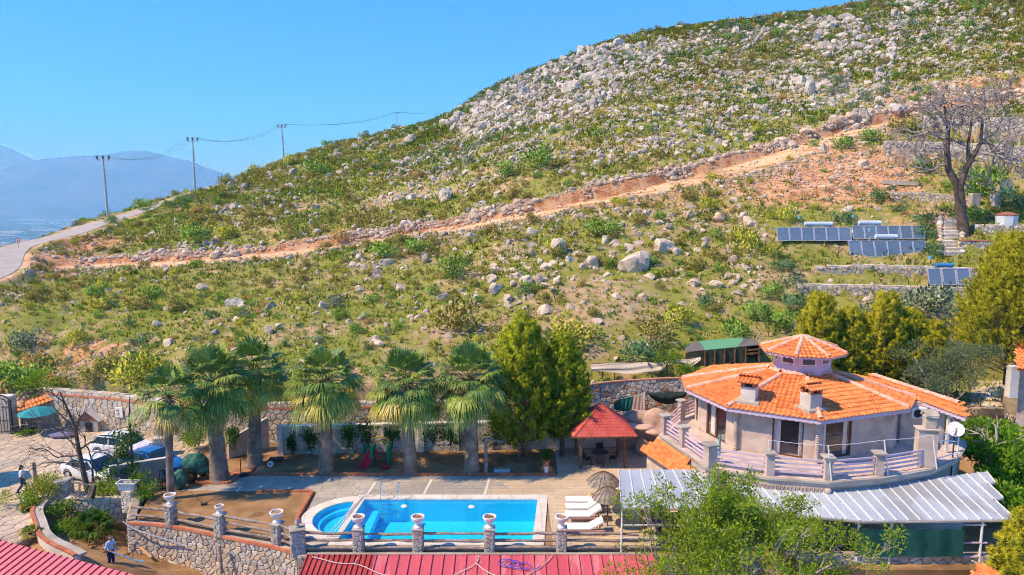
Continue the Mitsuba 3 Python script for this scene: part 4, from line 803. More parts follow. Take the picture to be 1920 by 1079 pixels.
# ---------------------------------------------------------------- red metal roofs in the foreground
def red_roofs():
    def red(p, n, uv):
        k = fbm(p.x*0.9, p.y*0.35, 0, 4); s = smoothstep(0.5, 0.8, fbm(p.x*2.5, p.y*0.7, 7, 3))
        return mix(mix((0.50, 0.075, 0.095), (0.60, 0.12, 0.15), k), (0.66, 0.30, 0.30), s*0.6)
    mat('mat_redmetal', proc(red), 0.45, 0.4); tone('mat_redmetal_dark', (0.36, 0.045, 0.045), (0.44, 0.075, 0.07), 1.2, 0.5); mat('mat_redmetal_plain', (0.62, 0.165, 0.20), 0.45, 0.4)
    k = thing('metal_roof', 'red standing seam metal roof below the pool terrace', 'roof')
    h0, h1 = np.array([31.62, 0.12]), np.array([24.5, -1.5])
    def pan(a0, a1, m, name, dz=0):
        q = [(a0, h1[0], h1[1]+dz), (a1, h1[0], h1[1]+dz), (a1, h0[0], h0[1]+dz), (a0, h0[0], h0[1]+dz)]; part(k, name, MB().slab(q, 0.03), m)
    def seam(x, m, r=0.03): part(k, 'seam', MB().beam((x, h1[0], h1[1]+0.035), (x, h0[0], h0[1]+0.035), 0.05, 0.07), m)
    x = -9.85
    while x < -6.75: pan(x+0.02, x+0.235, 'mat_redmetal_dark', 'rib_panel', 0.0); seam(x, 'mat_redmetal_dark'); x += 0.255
    while x < 6.6: pan(x+0.02, x+0.52, 'mat_redmetal', 'panel'); seam(x, 'mat_redmetal'); x += 0.54
    part(k, 'ridge_flashing', MB().beam((-9.9, 31.66, 0.17), (6.6, 31.66, 0.17), 0.12, 0.05), 'mat_concrete')
    k = thing('metal_roof', 'pinkish red metal roof in the lower left corner', 'roof')
    a, b = G(-40, 1003, 0.6), G(262, 1081, 0.6); t = (b-a)/np.linalg.norm(b-a); pnt = np.array([t[1], -t[0], 0]); n = int(np.linalg.norm(b-a)/0.42) + 1
    pnt = pnt*0.96 + np.array([0, 0, -0.28])
    for i in range(n):
        p, q = a + t*0.42*i, a + t*(0.42*i + 0.405); w = 7.5
        part(k, 'panel', MB().slab([p + pnt*w, q + pnt*w, q, p] if np.cross(t, pnt)[2] < 0 else [p, q, q + pnt*w, p + pnt*w], 0.03), 'mat_redmetal_plain'); part(k, 'seam', MB().beam(p + [0, 0, 0.03], p + pnt*w + [0, 0, 0.03], 0.035, 0.05), 'mat_redmetal_dark')
    # ropes and hose on the roof
    zr = lambda x, y: h0[1] + (h1[1]-h0[1])*(h0[0]-y)/(h0[0]-h1[0]) + 0.08
    def on(px, py):
        for y in np.linspace(24.6, 31.6, 200):
            p = D(px, py, y)
            if abs(p[2] - zr(0, y)) < 0.05: return np.array([p[0], y, zr(0, y)])
        y = 31.6; p = D(px, py, y); return np.array([p[0], y, zr(0, y)])
    for pts, lab in (([(585, 1044), (610, 1050), (640, 1056), (664, 1057), (700, 1070), (735, 1079)], 'pale rope lying over the dark ribbed end of the red roof'), ([(664, 1057), (672, 1044)], 'short pale rope branching up to the pool fence'), ([(850, 1079), (880, 1064), (893, 1055), (897, 1042)], 'pale rope hanging from the fence onto the middle of the red roof'), ([(893, 1055), (905, 1066), (930, 1079)], 'pale rope end trailing down the middle of the red roof'), ([(985, 1079), (1010, 1064), (1030, 1048), (1036, 1040)], 'pale rope hanging onto the red roof beside the blue hose')):
        solo('rope', MB().tube(smooth_line([on(*p) for p in pts], 24) if len(pts) > 2 else [on(*p) for p in pts], 0.022, 5), mat('mat_rope', (0.62, 0.55, 0.45), 0.9), lab, 'rope')
    mat('mat_hose', (0.12, 0.09, 0.55), 0.4); rng = np.random.default_rng(2); c = on(960, 1052); pts = []
    for i in range(60): a = i*0.42; r = 0.35 + 0.25*math.sin(i*0.37); pts.append([c[0] - 0.35 + i*0.022 + r*math.cos(a)*1.0, c[1] - 0.25 + 0.42*r*math.sin(a)*1.3])
    pts = [(x, y, zr(0, y) + 0.02 + 0.02*(i % 3)) for i, (x, y) in enumerate(pts)]
    solo('garden_hose', MB().tube(smooth_line(pts, 300), 0.018, 5), 'mat_hose', 'tangled violet blue hose on the red roof', 'hose')
red_roofs()
# ---------------------------------------------------------------- the house
def tilemat(p, n, uv):
    k = cell_rand(dr.floor(p.x/0.27), dr.floor(p.y/0.3), dr.floor(p.z/0.17)); a = fbm(p.x*0.8, p.y*0.8, p.z*0.8, 3); b = fbm(p.x*6, p.y*6, p.z*6, 3)
    o = mix((0.56, 0.14, 0.042), (0.84, 0.32, 0.10), dr.clip(k*0.75 + a*0.45 - 0.05, 0, 1))
    return mix(o, (0.46, 0.24, 0.13), smoothstep(0.56, 0.75, b)*0.45)
mat('mat_tile', proc(tilemat), 0.75, 0.2)
tone('mat_ridge', (0.62, 0.32, 0.21), (0.74, 0.50, 0.38), 3)
mat('mat_lilac', (0.58, 0.47, 0.60), 0.6); mat('mat_lilac_rail', (0.62, 0.48, 0.56), 0.5)
tone('mat_pinkwall', (0.46, 0.375, 0.32), (0.60, 0.50, 0.43), 1.6, c=(0.36, 0.295, 0.255))
tone('mat_pinkstone', (0.46, 0.37, 0.325), (0.58, 0.48, 0.42), 2.0, c=(0.34, 0.28, 0.25))
mat('mat_brown', (0.13, 0.06, 0.035), 0.5); mat('mat_curtain', (0.75, 0.73, 0.72), 0.9); mat('mat_blue', (0.02, 0.17, 0.40), 0.5); mat('mat_bluepipe', (0.05, 0.30, 0.50), 0.5); mat('mat_room', (0.30, 0.26, 0.22), 0.9)
TILE = None
def tiles(poly, course=0.37, col=0.26, inset=0.0):
    """curved roof tiles over a planar roof face; poly[0]-poly[1] is the eave"""
    P = np.asarray(poly, float); e = P[1]-P[0]; e /= np.linalg.norm(e); n = np.cross(P[1]-P[0], P[2]-P[0]); n /= np.linalg.norm(n)
    if n[2] < 0: n = -n
    s = np.cross(n, e)
    if s[2] < 0: s = -s
    q = np.column_stack([(P-P[0]) @ e, (P-P[0]) @ s]); reg = Polygon(q).buffer(0.06); a0, b0, a1, b1 = reg.bounds
    out = []; prof = np.array([(0, 0.0), (0.10, 0.055), (0.13, 0.06), (0.17, 0.055), (0.235, 0.0), (0.26, -0.005)])*[col/0.26, 1]; k = len(prof)
    j = 0; b = b0
    while b < b1 - 0.05:
        a = a0
        while a < a1:
            if reg.contains(Point(a+col/2, b+course*0.45)):
                lift = 0.018*((j*7+int(a*13)) % 3)/2
                v = []
                for bb, zz in ((b-0.04, 0.055+lift), (b+course+0.03, 0.015), (b-0.04, 0.015+lift)):
                    v += [P[0] + e*(a+x) + s*bb + n*(h+zz) for x, h in prof]
                f = [[i, i+1, k+i+1, k+i] for i in range(k-1)] + [[2*k+i, 2*k+i+1, i+1, i] for i in range(k-1)]
                m = MB(); m.add(v, f); out.append(m)
            a += col
        b += course; j += 1
    return out
def ridge(a, b, r=0.13, step=0.4):
    """half-round ridge tiles from a to b"""
    a, b = np.asarray(a, float), np.asarray(b, float); l = np.linalg.norm(b-a); d = (b-a)/l; x = np.cross(d, [0, 0, 1]); x /= np.linalg.norm(x); u = np.cross(x, d); out = []
    for i in range(max(1, int(l/step))):
        p, q = a + d*(i*step), a + d*((i+1)*step + 0.05); an = np.linspace(-0.15, math.pi+0.15, 7)
        v = [c + x*math.cos(t)*rr + u*math.sin(t)*rr for c, rr in ((p, r*1.12), (q, r*0.92)) for t in an] + [p + x*math.cos(t)*r*0.85 + u*math.sin(t)*r*0.85 for t in an]
        out.append(MB().add(v, [[j, j+1, 7+j+1, 7+j] for j in range(6)] + [[14+j, 14+j+1, j+1, j] for j in range(6)]))
    return out
HC = np.array([17.5, 41.0]); EV = np.array([(10.6, 41), (11.9, 37.2), (16.06, 34.9), (21.8, 37.0), (23.4, 39.2), (23.6, 43.5), (20.5, 46.8), (14, 47), (11.0, 43.6)])
ZE, ZT = 5.75, 6.95
def scallop(parent, a, b, h, th, matname, name='fascia'):
    a, b = np.asarray(a, float), np.asarray(b, float); l = np.linalg.norm((b-a)[:2]); n = max(2, int(l/0.32)); pts = [(0, 0)]
    for i in range(n):
        for t in np.linspace(0, 1, 5)[:-1]: pts.append(((i+t)/n*l, -h + 0.06*abs(math.cos(math.pi*t))))
    pts += [(l, -h+0.06), (l, 0)]; pl = Polygon(pts).buffer(0); m = trimesh.creation.extrude_polygon(pl, th, engine='earcut'); v = np.array(m.vertices)
    d = (b-a)/np.linalg.norm(b-a); dx = np.array([d[0], d[1], 0])/np.hypot(d[0], d[1]); nn = np.array([dx[1], -dx[0], 0])
    w = a + np.outer(v[:, 0]/l, b-a) + np.outer(v[:, 2], nn) + np.outer(v[:, 1], [0, 0, 1]); part(parent, name, MB().add(w, m.faces), matname)
def house():
    k = thing('house', 'pink octagonal house with orange tiled roof, cupola and two chimneys', 'house')
    n = len(EV); top = HC + (EV-HC)*0.27; all_t, where = [], []
    roof = MB(); rp = part
    r3 = lambda p, z: np.array([p[0], p[1], z])
    deckm = MB(); zr = ZT
    for i in range(n):
        j = (i+1) % n; q = [r3(EV[i], ZE), r3(EV[j], ZE), r3(top[j], zr), r3(top[i], zr)]; deckm.slab(q, 0.12)
        if i in (0, 1, 2, 3, 8, 7): t = tiles(q); all_t += t; where += [3.0 if i in (1, 2) else 2.0 if i in (0, 3) else 1]*len(t)
    rk = part(k, 'roof', deckm, 'mat_tile')
    vis = np.array(where) + np.random.default_rng(1).random(len(where))
    pieces(rk, 'tile', all_t, 'mat_tile', size=vis, smooth=40)
    rid = []
    for i in (0, 1, 2, 3, 4, 8): rid += ridge(r3(EV[i], ZE+0.08) , r3(top[i], zr+0.08))
    for i in (0, 1, 2, 3, 8): rid += ridge(r3(top[i], zr+0.1), r3(top[(i+1) % n], zr+0.1), 0.13)
    pieces(rk, 'ridge_tile', rid, 'mat_ridge', smooth=40)
    for i in (8, 0, 1, 2, 3): scallop(rk, r3(EV[i], ZE+0.03), r3(EV[(i+1) % n], ZE+0.03), 0.27, 0.04, 'mat_lilac')
    sof = Polygon(EV*0.995 + HC*0.005); part(k, 'soffit', MB().prism(sof, ZE-0.24, ZE-0.19), 'mat_lilac')
    # walls
    W = HC + (EV-HC)*0.885; part(k, 'floor', MB().prism(Polygon(HC + (EV-HC)*0.87), 3.2, 3.24), 'mat_room')
    def wallrun(a, b, openings, z0=3.2, z1=ZE-0.2, th=0.22):
        a, b = np.asarray(a, float), np.asarray(b, float); l = np.hypot(*(b-a)); d = (b-a)/l; nn = np.array([d[1], -d[0]]); an = math.atan2(d[1], d[0])
        def blk(s0, s1, za, zb, name, m, off=0.0, t=th):
            if s1 - s0 < 0.01 or zb-za < 0.01: return
            c = a + d*(s0+s1)/2 - nn*(t/2 - off); return part(k, name, MB().box((*c, (za+zb)/2), (s1-s0, t, zb-za), an), m)
        s = 0
        for (u0, u1, za, zb, kind) in openings:
            blk(s, u0*l, z0, z1, 'wall', 'mat_pinkwall'); blk(u0*l, u1*l, z0, za, 'wall', 'mat_pinkwall'); blk(u0*l, u1*l, zb, z1, 'wall', 'mat_pinkwall'); s = u1*l
            fk = None
            for (x0, x1, zz0, zz1) in ((u0*l, u0*l+0.07, za, zb), (u1*l-0.07, u1*l, za, zb), (u0*l+0.07, u1*l-0.07, zb-0.07, zb), (u0*l+0.07, u1*l-0.07, za, za+0.06), ((u0+u1)/2*l-0.03, (u0+u1)/2*l+0.03, za+0.06, zb-0.07))[:5 if kind == 'door' else 4]:
                c = a + d*(x0+x1)/2 - nn*0.1; mb = MB().box((*c, (zz0+zz1)/2), (x1-x0, 0.1, zz1-zz0), an)
                if fk is None: fk = part(k, kind, mb, 'mat_brown')
                else: part(fk, 'frame', mb, 'mat_brown')
            g0, g1 = a + d*(u0*l+0.07) - nn*0.1, a + d*(u1*l-0.07) - nn*0.1; z_0, z_1 = za+0.06, zb-0.07
            part(fk, 'pane', MB().quad((*g0, z_0), (*g1, z_0), (*g1, z_1), (*g0, z_1)), 'mat_glass')
            for side in (0, 1):                                     # drawn curtains at both sides
                w0, w1 = (u0*l+0.05, u0*l+0.05+0.22*(u1-u0)*l) if side == 0 else (u1*l-0.05-0.14*(u1-u0)*l, u1*l-0.05); t = np.linspace(w0, w1, 14)
                p = a + np.outer(t, d) - nn*(0.28 + 0.035*np.sin(np.arange(14)*2.1))[:, None]; v = np.vstack([np.column_stack([p, np.full(14, za+0.02)]), np.column_stack([p, np.full(14, zb)])])
                part(fk, 'curtain', MB().add(v, [[i, i+1, 14+i+1, 14+i] for i in range(13)]), 'mat_curtain', smooth=True)
        blk(s, l, z0, z1, 'wall', 'mat_pinkwall')
    wallrun(W[8], W[0], [(0.25, 0.75, 3.3, 5.2, 'window')]); wallrun(W[0], W[1], [(0.22, 0.75, 3.24, 5.3, 'door')]); wallrun(W[1], W[2], [(0.46, 0.84, 3.3, 5.35, 'window')]); wallrun(W[2], W[3], [(0.07, 0.44, 3.3, 5.35, 'window')])
    for i in (3, 4, 5, 6, 7): wallrun(W[i], W[(i+1) % n], [])
    for i in (1, 2):                                       # twisted corner columns
        t = np.linspace(0, 1, 120); ph = t*2*math.pi*9
        for q in (0, math.pi):
            part(k, 'twisted_column', MB().tube(np.column_stack([W[i][0] - 0.06*np.sign(HC[0]-W[i][0]) + 0.055*np.cos(ph+q), W[i][1] - 0.16 + 0.055*np.sin(ph+q), 3.2 + t*2.3]), 0.065, 6), 'mat_pinkstone', smooth=40)
    # chimneys
    def onroof(px, py, i):
        a, b, c = r3(EV[i], ZE), r3(EV[(i+1) % n], ZE), r3(top[i], zr); nn = np.cross(b-a, c-a); d = ray(px, py); o = np.array([0, 0, CAM_H]); return o + d*((a-o) @ nn)/(d @ nn)
    for (px, py, i, an, lab) in ((1408, 757, 1, -0.55, 0), (1524, 771, 2, 0.35, 1)):
        p = onroof(px, py, 1 if i == 1 else 1) if i == 1 else onroof(px, py, 1); p = p + np.array([0, 0.3, 0]); ck = part(k, 'chimney', MB().box(p + [0, 0, 0.35], (0.78, 0.78, 1.1), an, 0.02), 'mat_plaster')
        ca, sa = math.cos(an), math.sin(an); rot = lambda x, y, z: p + np.array([x*ca - y*sa, x*sa + y*ca, z])
        part(ck, 'skirt', MB().box(p + [0, 0, -0.02], (1.25, 1.2, 0.36), an, 0.06), 'mat_concrete')
        for x, y in ((-.3, -.3), (.3, -.3), (.3, .3), (-.3, .3)): part(ck, 'brick_pier', MB().box(rot(x, y, 1.04), (0.18, 0.18, 0.26), an), 'mat_brick')
        part(ck, 'flue', MB().box(rot(0, 0, 1.0), (0.4, 0.4, 0.2), an), 'mat_black')
        q1 = [rot(-.56, -.56, 1.2), rot(.56, -.56, 1.2), rot(.56, 0.02, 1.42), rot(-.56, 0.02, 1.42)]; q2 = [rot(.56, .56, 1.2), rot(-.56, .56, 1.2), rot(-.56, -0.02, 1.42), rot(.56, -0.02, 1.42)]
        cap = part(ck, 'cap', MB().slab(q1, 0.05).slab(q2, 0.05), 'mat_tile'); m = MB()
        for t in tiles(q1, 0.3, 0.2) + tiles(q2, 0.3, 0.2): m.add(*t.mesh())
        part(ck, 'cap_tiles', m, 'mat_tile', smooth=40)
    # cupola
    ang = np.radians(np.arange(8)*45 + 14 - 90); cw = HC + 1.62*np.stack([np.cos(ang), np.sin(ang)], 1); ce = HC + 2.4*np.stack([np.cos(ang), np.sin(ang)], 1); ap = np.array([*HC, 9.0])
    cu = part(k, 'cupola', MB().prism(Polygon(HC + (cw-HC)*0.97), 6.9, 7.2), 'mat_lilac')
    part(cu, 'ceiling', MB().prism(Polygon(cw), 8.18, 8.26), 'mat_lilac'); ct = []
    for i in range(8):
        a, b = cw[i], cw[(i+1) % 8]; l = np.hypot(*(b-a)); d = (b-a)/l; an = math.atan2(d[1], d[0]); nn = np.array([d[1], -d[0]])
        for s0, s1, z0, z1 in ((0, 0.2, 6.7, 8.2), (l-0.2, l, 6.7, 8.2), (0.2, l-0.2, 6.7, 7.5), (0.2, l-0.2, 8.05, 8.2)):
            part(cu, 'wall', MB().box((*(a + d*(s0+s1)/2 - nn*0.06), (z0+z1)/2), (s1-s0, 0.12, z1-z0), an), 'mat_lilac')
        m = MB()
        for s0, s1, z0, z1 in ((0.2, 0.27, 7.5, 8.05), (l-0.27, l-0.2, 7.5, 8.05), (0.27, l-0.27, 7.6, 7.53), (0.27, l-0.27, 7.99, 8.05)): m.box((*(a + d*(s0+s1)/2 - nn*0.03), (z0+z1)/2), (s1-s0, 0.1, z1-z0), an)
        part(cu, 'window', m, 'mat_white'); g0, g1 = a + d*0.26 - nn*0.05, a + d*(l-0.26) - nn*0.05; part(cu, 'pane', MB().quad((*g0, 7.53), (*g1, 7.53), (*g1, 8.02), (*g0, 8.02)), 'mat_glass')
        q = [r3(ce[i], 8.2), r3(ce[(i+1) % 8], 8.2), ap, ap + [1e-3, 0, 0]]; part(cu, 'roof_face', MB().slab([q[0], q[1], q[2]], 0.08), 'mat_tile'); ct += tiles([q[0], q[1], q[2]], 0.34, 0.25)
        scallop(cu, r3(ce[i], 8.21), r3(ce[(i+1) % 8], 8.21), 0.16, 0.03, 'mat_lilac')
    pieces(cu, 'tile', ct, 'mat_tile', most=250, smooth=40); cr = []
    for i in range(8): cr += ridge(r3(ce[i], 8.26), ap + [0, 0, 0.05], 0.12)
    pieces(cu, 'ridge_tile', cr, 'mat_ridge', smooth=40); part(cu, 'apex_cap', MB().lathe([(0.32, -0.06), (0.24, 0.08), (0.1, 0.14), (0.001, 0.16)], ap, 12), 'mat_ridge', smooth=40)
    # low roof running off to the right
    q = [G(1717, 749, 5.72), G(1812, 784, 5.68), G(1799, 759, 6.0)]; nn = np.cross(q[1]-q[0], q[2]-q[0]); d = ray(1635, 705); o = np.array([0, 0, CAM_H]); q.append(o + d*((q[0]-o) @ nn)/(d @ nn))
    ex = part(k, 'side_roof', MB().slab(q, 0.12), 'mat_tile'); pieces(ex, 'tile', tiles(q), 'mat_tile', smooth=40); pieces(ex, 'ridge_tile', ridge(q[2] + [0, 0, .08], q[3] + [0, 0, .08]), 'mat_ridge', smooth=40); scallop(ex, q[0] + [0, 0, .05], q[1] + [0, 0, .05], 0.3, 0.05, 'mat_lilac')
    sc = D(1638, 716, 44); part(k, 'vent_stack', MB().box(sc + [0, 0, -0.2], (0.3, 0.3, 1.1)), 'mat_white'); part(k, 'vent_cap', MB().box(sc + [0, 0, 0.42], (0.55, 0.5, 0.12)), 'mat_tile')
    # wall with the blue door, under the side roof
    p0, p1 = np.array([22.3, 38.7]), np.array([24.7, 38.55]); part(k, 'side_wall', ribbon([p0, p1], 3.2, 5.7, -0.2), 'mat_pinkwall')
    dk = part(k, 'blue_door', MB().box((23.0, 38.6, 4.05), (1.0, 0.12, 1.7), 0, 0.02), 'mat_blue')
    for x in (22.76, 23.24): part(dk, 'panel', MB().box((x, 38.53, 4.05), (0.38, 0.05, 1.4), 0, 0.015), 'mat_blue')
    part(k, 'side_post', MB().box((24.1, 37.1, 4.4), (0.14, 0.14, 2.6)), 'mat_plaster')
    return k
HOUSE = house()
BP = [G(1247, 815, 3.2), G(1281, 838, 3.2), G(1331, 874, 3.2), G(1442, 891, 3.2), G(1551, 899, 3.2), G(1646, 891, 3.2), G(1735, 876, 3.2)]
def balcony():
    k = thing('balcony', 'pinkish concrete balcony with lilac railings round the house', 'balcony')
    pb = [G(1277, 787, 3.2), G(1309, 775, 3.2)]; P = [p[:2] for p in BP]; edge = [np.array(p) for p in P]
    c = np.mean([HC, HC], 0); out = [p + (p-HC)/np.linalg.norm(p-HC)*0.28 for p in edge]
    poly = Polygon([tuple(pb[1][:2] + [-0.2, 0.2]), tuple(pb[0][:2] + [-0.2, 0])] + [tuple(p) for p in out] + [(24.3, 36.4), (26.5, 39), (24, 46), (14, 47), (12, 45)])
    part(k, 'slab', MB().prism(poly, 2.85, 3.2), 'mat_pinkstone'); part(k, 'lip', MB().prism(poly.buffer(0.1, join_style='mitre'), 3.06, 3.17), 'mat_concrete')
    part(k, 'base_walls', MB().prism(poly.buffer(-0.25), -0.02, 2.85), 'mat_pinkwall')
    fr = MB(); O = [np.array(p) for p in out]                      # frieze of little arches under the front edge
    for a, b in zip(O[2:4], O[3:5]):
        l = np.hypot(*(b-a)); d = (b-a)/l; nn = np.array([d[1], -d[0]]); m = int(l/0.17)
        for i in range(m):
            p = a + d*(i+0.5)/m*l + nn*0.02; th = np.linspace(0, math.pi, 6)
            pts = np.array([[*(p + d*0.06*math.cos(t)), 2.68 + 0.13*math.sin(t)] for t in th]); pts = np.vstack([[*(p + d*0.06), 2.56], pts, [*(p - d*0.06), 2.56]]); fr.tube(pts, 0.028, 4)
    f = part(k, 'frieze', fr, 'mat_pinkstone'); labels[f] = {'kind': 'stuff'}
    for a, b in zip(O[1:4], O[2:5]): part(k, 'band', ribbon([a, b], 2.5, 2.86, 0.15), 'mat_pinkwall')
    for i in (2, 4): part(k, 'scroll', MB().lathe([(0.001, -.13), (0.13, -.11), (0.17, 0), (0.13, .11), (0.001, .13)], (*O[i], 2.7), 12), 'mat_pinkstone', smooth=40)
    posts = [(p, 0.40, 1.12) for p in BP]; posts[2] = (BP[2], 0.52, 1.12); rng = np.random.default_rng(3)
    for i, (p, w, h) in enumerate(posts[:6]): part(k, 'post', MB().box(p + [0, 0, h/2], (w, w, h), 0.3 if i < 3 else -0.05, 0.02), 'mat_pinkstone'); part(k, 'post_cap', MB().box(p + [0, 0, h+0.05], (w+0.2, w+0.2, 0.12), 0.3 if i < 3 else -0.05, 0.03), 'mat_concrete')
    for p in pb: part(k, 'post', MB().box(p + [0, 0, 0.6], (0.34, 0.34, 1.2), 0.5, 0.02), 'mat_pinkstone'); part(k, 'post_cap', MB().box(p + [0, 0, 1.25], (0.55, 0.55, 0.1), 0.5, 0.02), 'mat_concrete')
    runs = list(zip(BP[:-1], BP[1:])) + [(BP[0], pb[0]), (pb[0], pb[1])]
    for a, b in runs:
        d = (b-a)/np.linalg.norm(b-a)
        for z in (0.22, 0.45, 0.68, 0.92): part(k, 'rail', MB().beam(a + d*0.2 + [0, 0, z], b - d*0.2 + [0, 0, z], 0.05, 0.10), 'mat_lilac_rail')
    pl = G(1733, 874, 3.2); part(k, 'pillar', MB().box(pl + [0, 0, 1.0], (0.95, 0.55, 2.0), -0.15, 0.02), 'mat_pinkwall')
    part(k, 'pillar_cap', MB().box(pl + [0, 0, 2.04], (1.1, 0.7, 0.1), -0.15, 0.02), 'mat_pinkstone')
    q = pl + np.array([0.1, 0, 2.1]); part(k, 'stone_house', MB().box(q + [0, 0, 0.35], (0.5, 0.45, 0.7), -0.15, 0.02), 'mat_stone_b'); m = MB()
    m.slab([q + [-.34, -.3, .68], q + [.34, -.3, .68], q + [.34, 0, .98], q + [-.34, 0, .98]], .07).slab([q + [.34, .3, .68], q + [-.34, .3, .68], q + [-.34, 0, .98], q + [.34, 0, .98]], .07); part(k, 'stone_house_roof', m, 'mat_stone_b'); part(k, 'stone_house_frieze', MB().box(q + [0, -0.02, 0.62], (0.62, 0.55, 0.06), -0.15), 'mat_stone_a')
    s = [G(1749, 873, 3.2), (24.3, 36.4, 3.2), (26.3, 38.8, 3.2)]; part(k, 'side_frame', MB().tube([s[0], np.array(s[0]) + [0, 0, 1.5]], 0.04, 6).tube([(24.2, 36.3, 3.2), (24.2, 36.3, 5.2)], 0.04, 6).tube([np.array(s[0]) + [0, 0, 0.3], (24.2, 36.3, 3.5)], 0.03, 5).tube([np.array(s[0]) + [0, 0, 1.4], (24.2, 36.3, 4.9)], 0.03, 5).tube([np.array(s[0]) + [0, 0, 1.4], (23.9, 36.1, 4.2)], 0.03, 5), 'mat_whitemetal')
    # the clothes line on white poles
    w = thing('clothes_line', 'white poles carrying a thin line along the balcony edge', 'clothes line'); tops = []
    for px, py0, py1 in ((1441, 826, 884), (1553, 836, 897), (1658, 826, 887), (1749, 817, 876)):
        a = G(px, py1, 3.2) - np.array([0, 0.35, 0]); b = D(px, py0, a[1]); part(w, 'pole', MB().tube([a, b], 0.035, 6), 'mat_whitemetal'); tops.append(b)
    for a, b in zip(tops[:-1], tops[1:]): part(w, 'line', MB().tube([a, (a+b)/2 - [0, 0, 0.05], b], 0.012, 4), 'mat_whitemetal')
    q = G(1349, 850, 3.2); solo('pipe', MB().tube([q, q + [0, 0, 1.05]], 0.06, 8), 'mat_bluepipe', 'short blue upright pipe against the pink house wall', 'pipe')
    # things at the right end of the balcony
    a = thing('air_conditioner', 'white air conditioner unit under the eave above the blue door', 'air conditioner'); c = np.array([23.15, 38.3, 5.12])
    part(a, 'case', MB().box(c, (0.95, 0.34, 0.62), 0, 0.03), 'mat_white'); an = np.linspace(0, 2*math.pi, 25); part(a, 'fan_grille', MB().tube(np.column_stack([c[0]-0.15+0.22*np.cos(an), c[1]-0.19+0*an, c[2]+0.22*np.sin(an)]), 0.02, 5, cap=False), 'mat_black'); part(a, 'fan', MB().prism(Point(0, 0).buffer(0.2), 0, 0.02), 'mat_black')
    v, f = MB().prism(Point(0, 0).buffer(0.2), 0, 0.02).mesh(); key = f'{a}__fan'; put(key, (np.column_stack([v[:, 0]+c[0]-0.15, c[1]-0.175-v[:, 2], v[:, 1]+c[2]]), f[:, ::-1]), 'mat_black')
    d = thing('satellite_dish', 'white satellite dish on a post right of the balcony', 'satellite dish'); c = D(1792, 806, 36.2)
    rr = np.linspace(0.001, 0.41, 8); v, f = MB().lathe(np.column_stack([rr, rr**2*0.45]), (0, 0, 0), 24).mesh(); R = trimesh.geometry.align_vectors([0, 0, 1], [-0.45, -0.75, 0.5])[:3, :3]
    part(d, 'reflector', (v @ R.T + c, f), 'mat_white', smooth=True); part(d, 'arm', MB().tube([c + np.array([0, -0.05, -.45]), c + np.array([-0.35, -0.6, 0.15])], 0.025, 6), 'mat_darkmetal'); part(d, 'receiver', MB().tube([c + np.array([-.38, -.63, .1]), c + np.array([-.3, -.5, .24])], 0.05, 8), 'mat_concrete'); part(d, 'mast', MB().tube([c + np.array([0.05, 0.1, 0]), c + np.array([0.05, 0.15, -1.2]), (c[0]+0.05, c[1]+0.15, 1.0)], 0.04, 6), 'mat_darkmetal')
balcony()
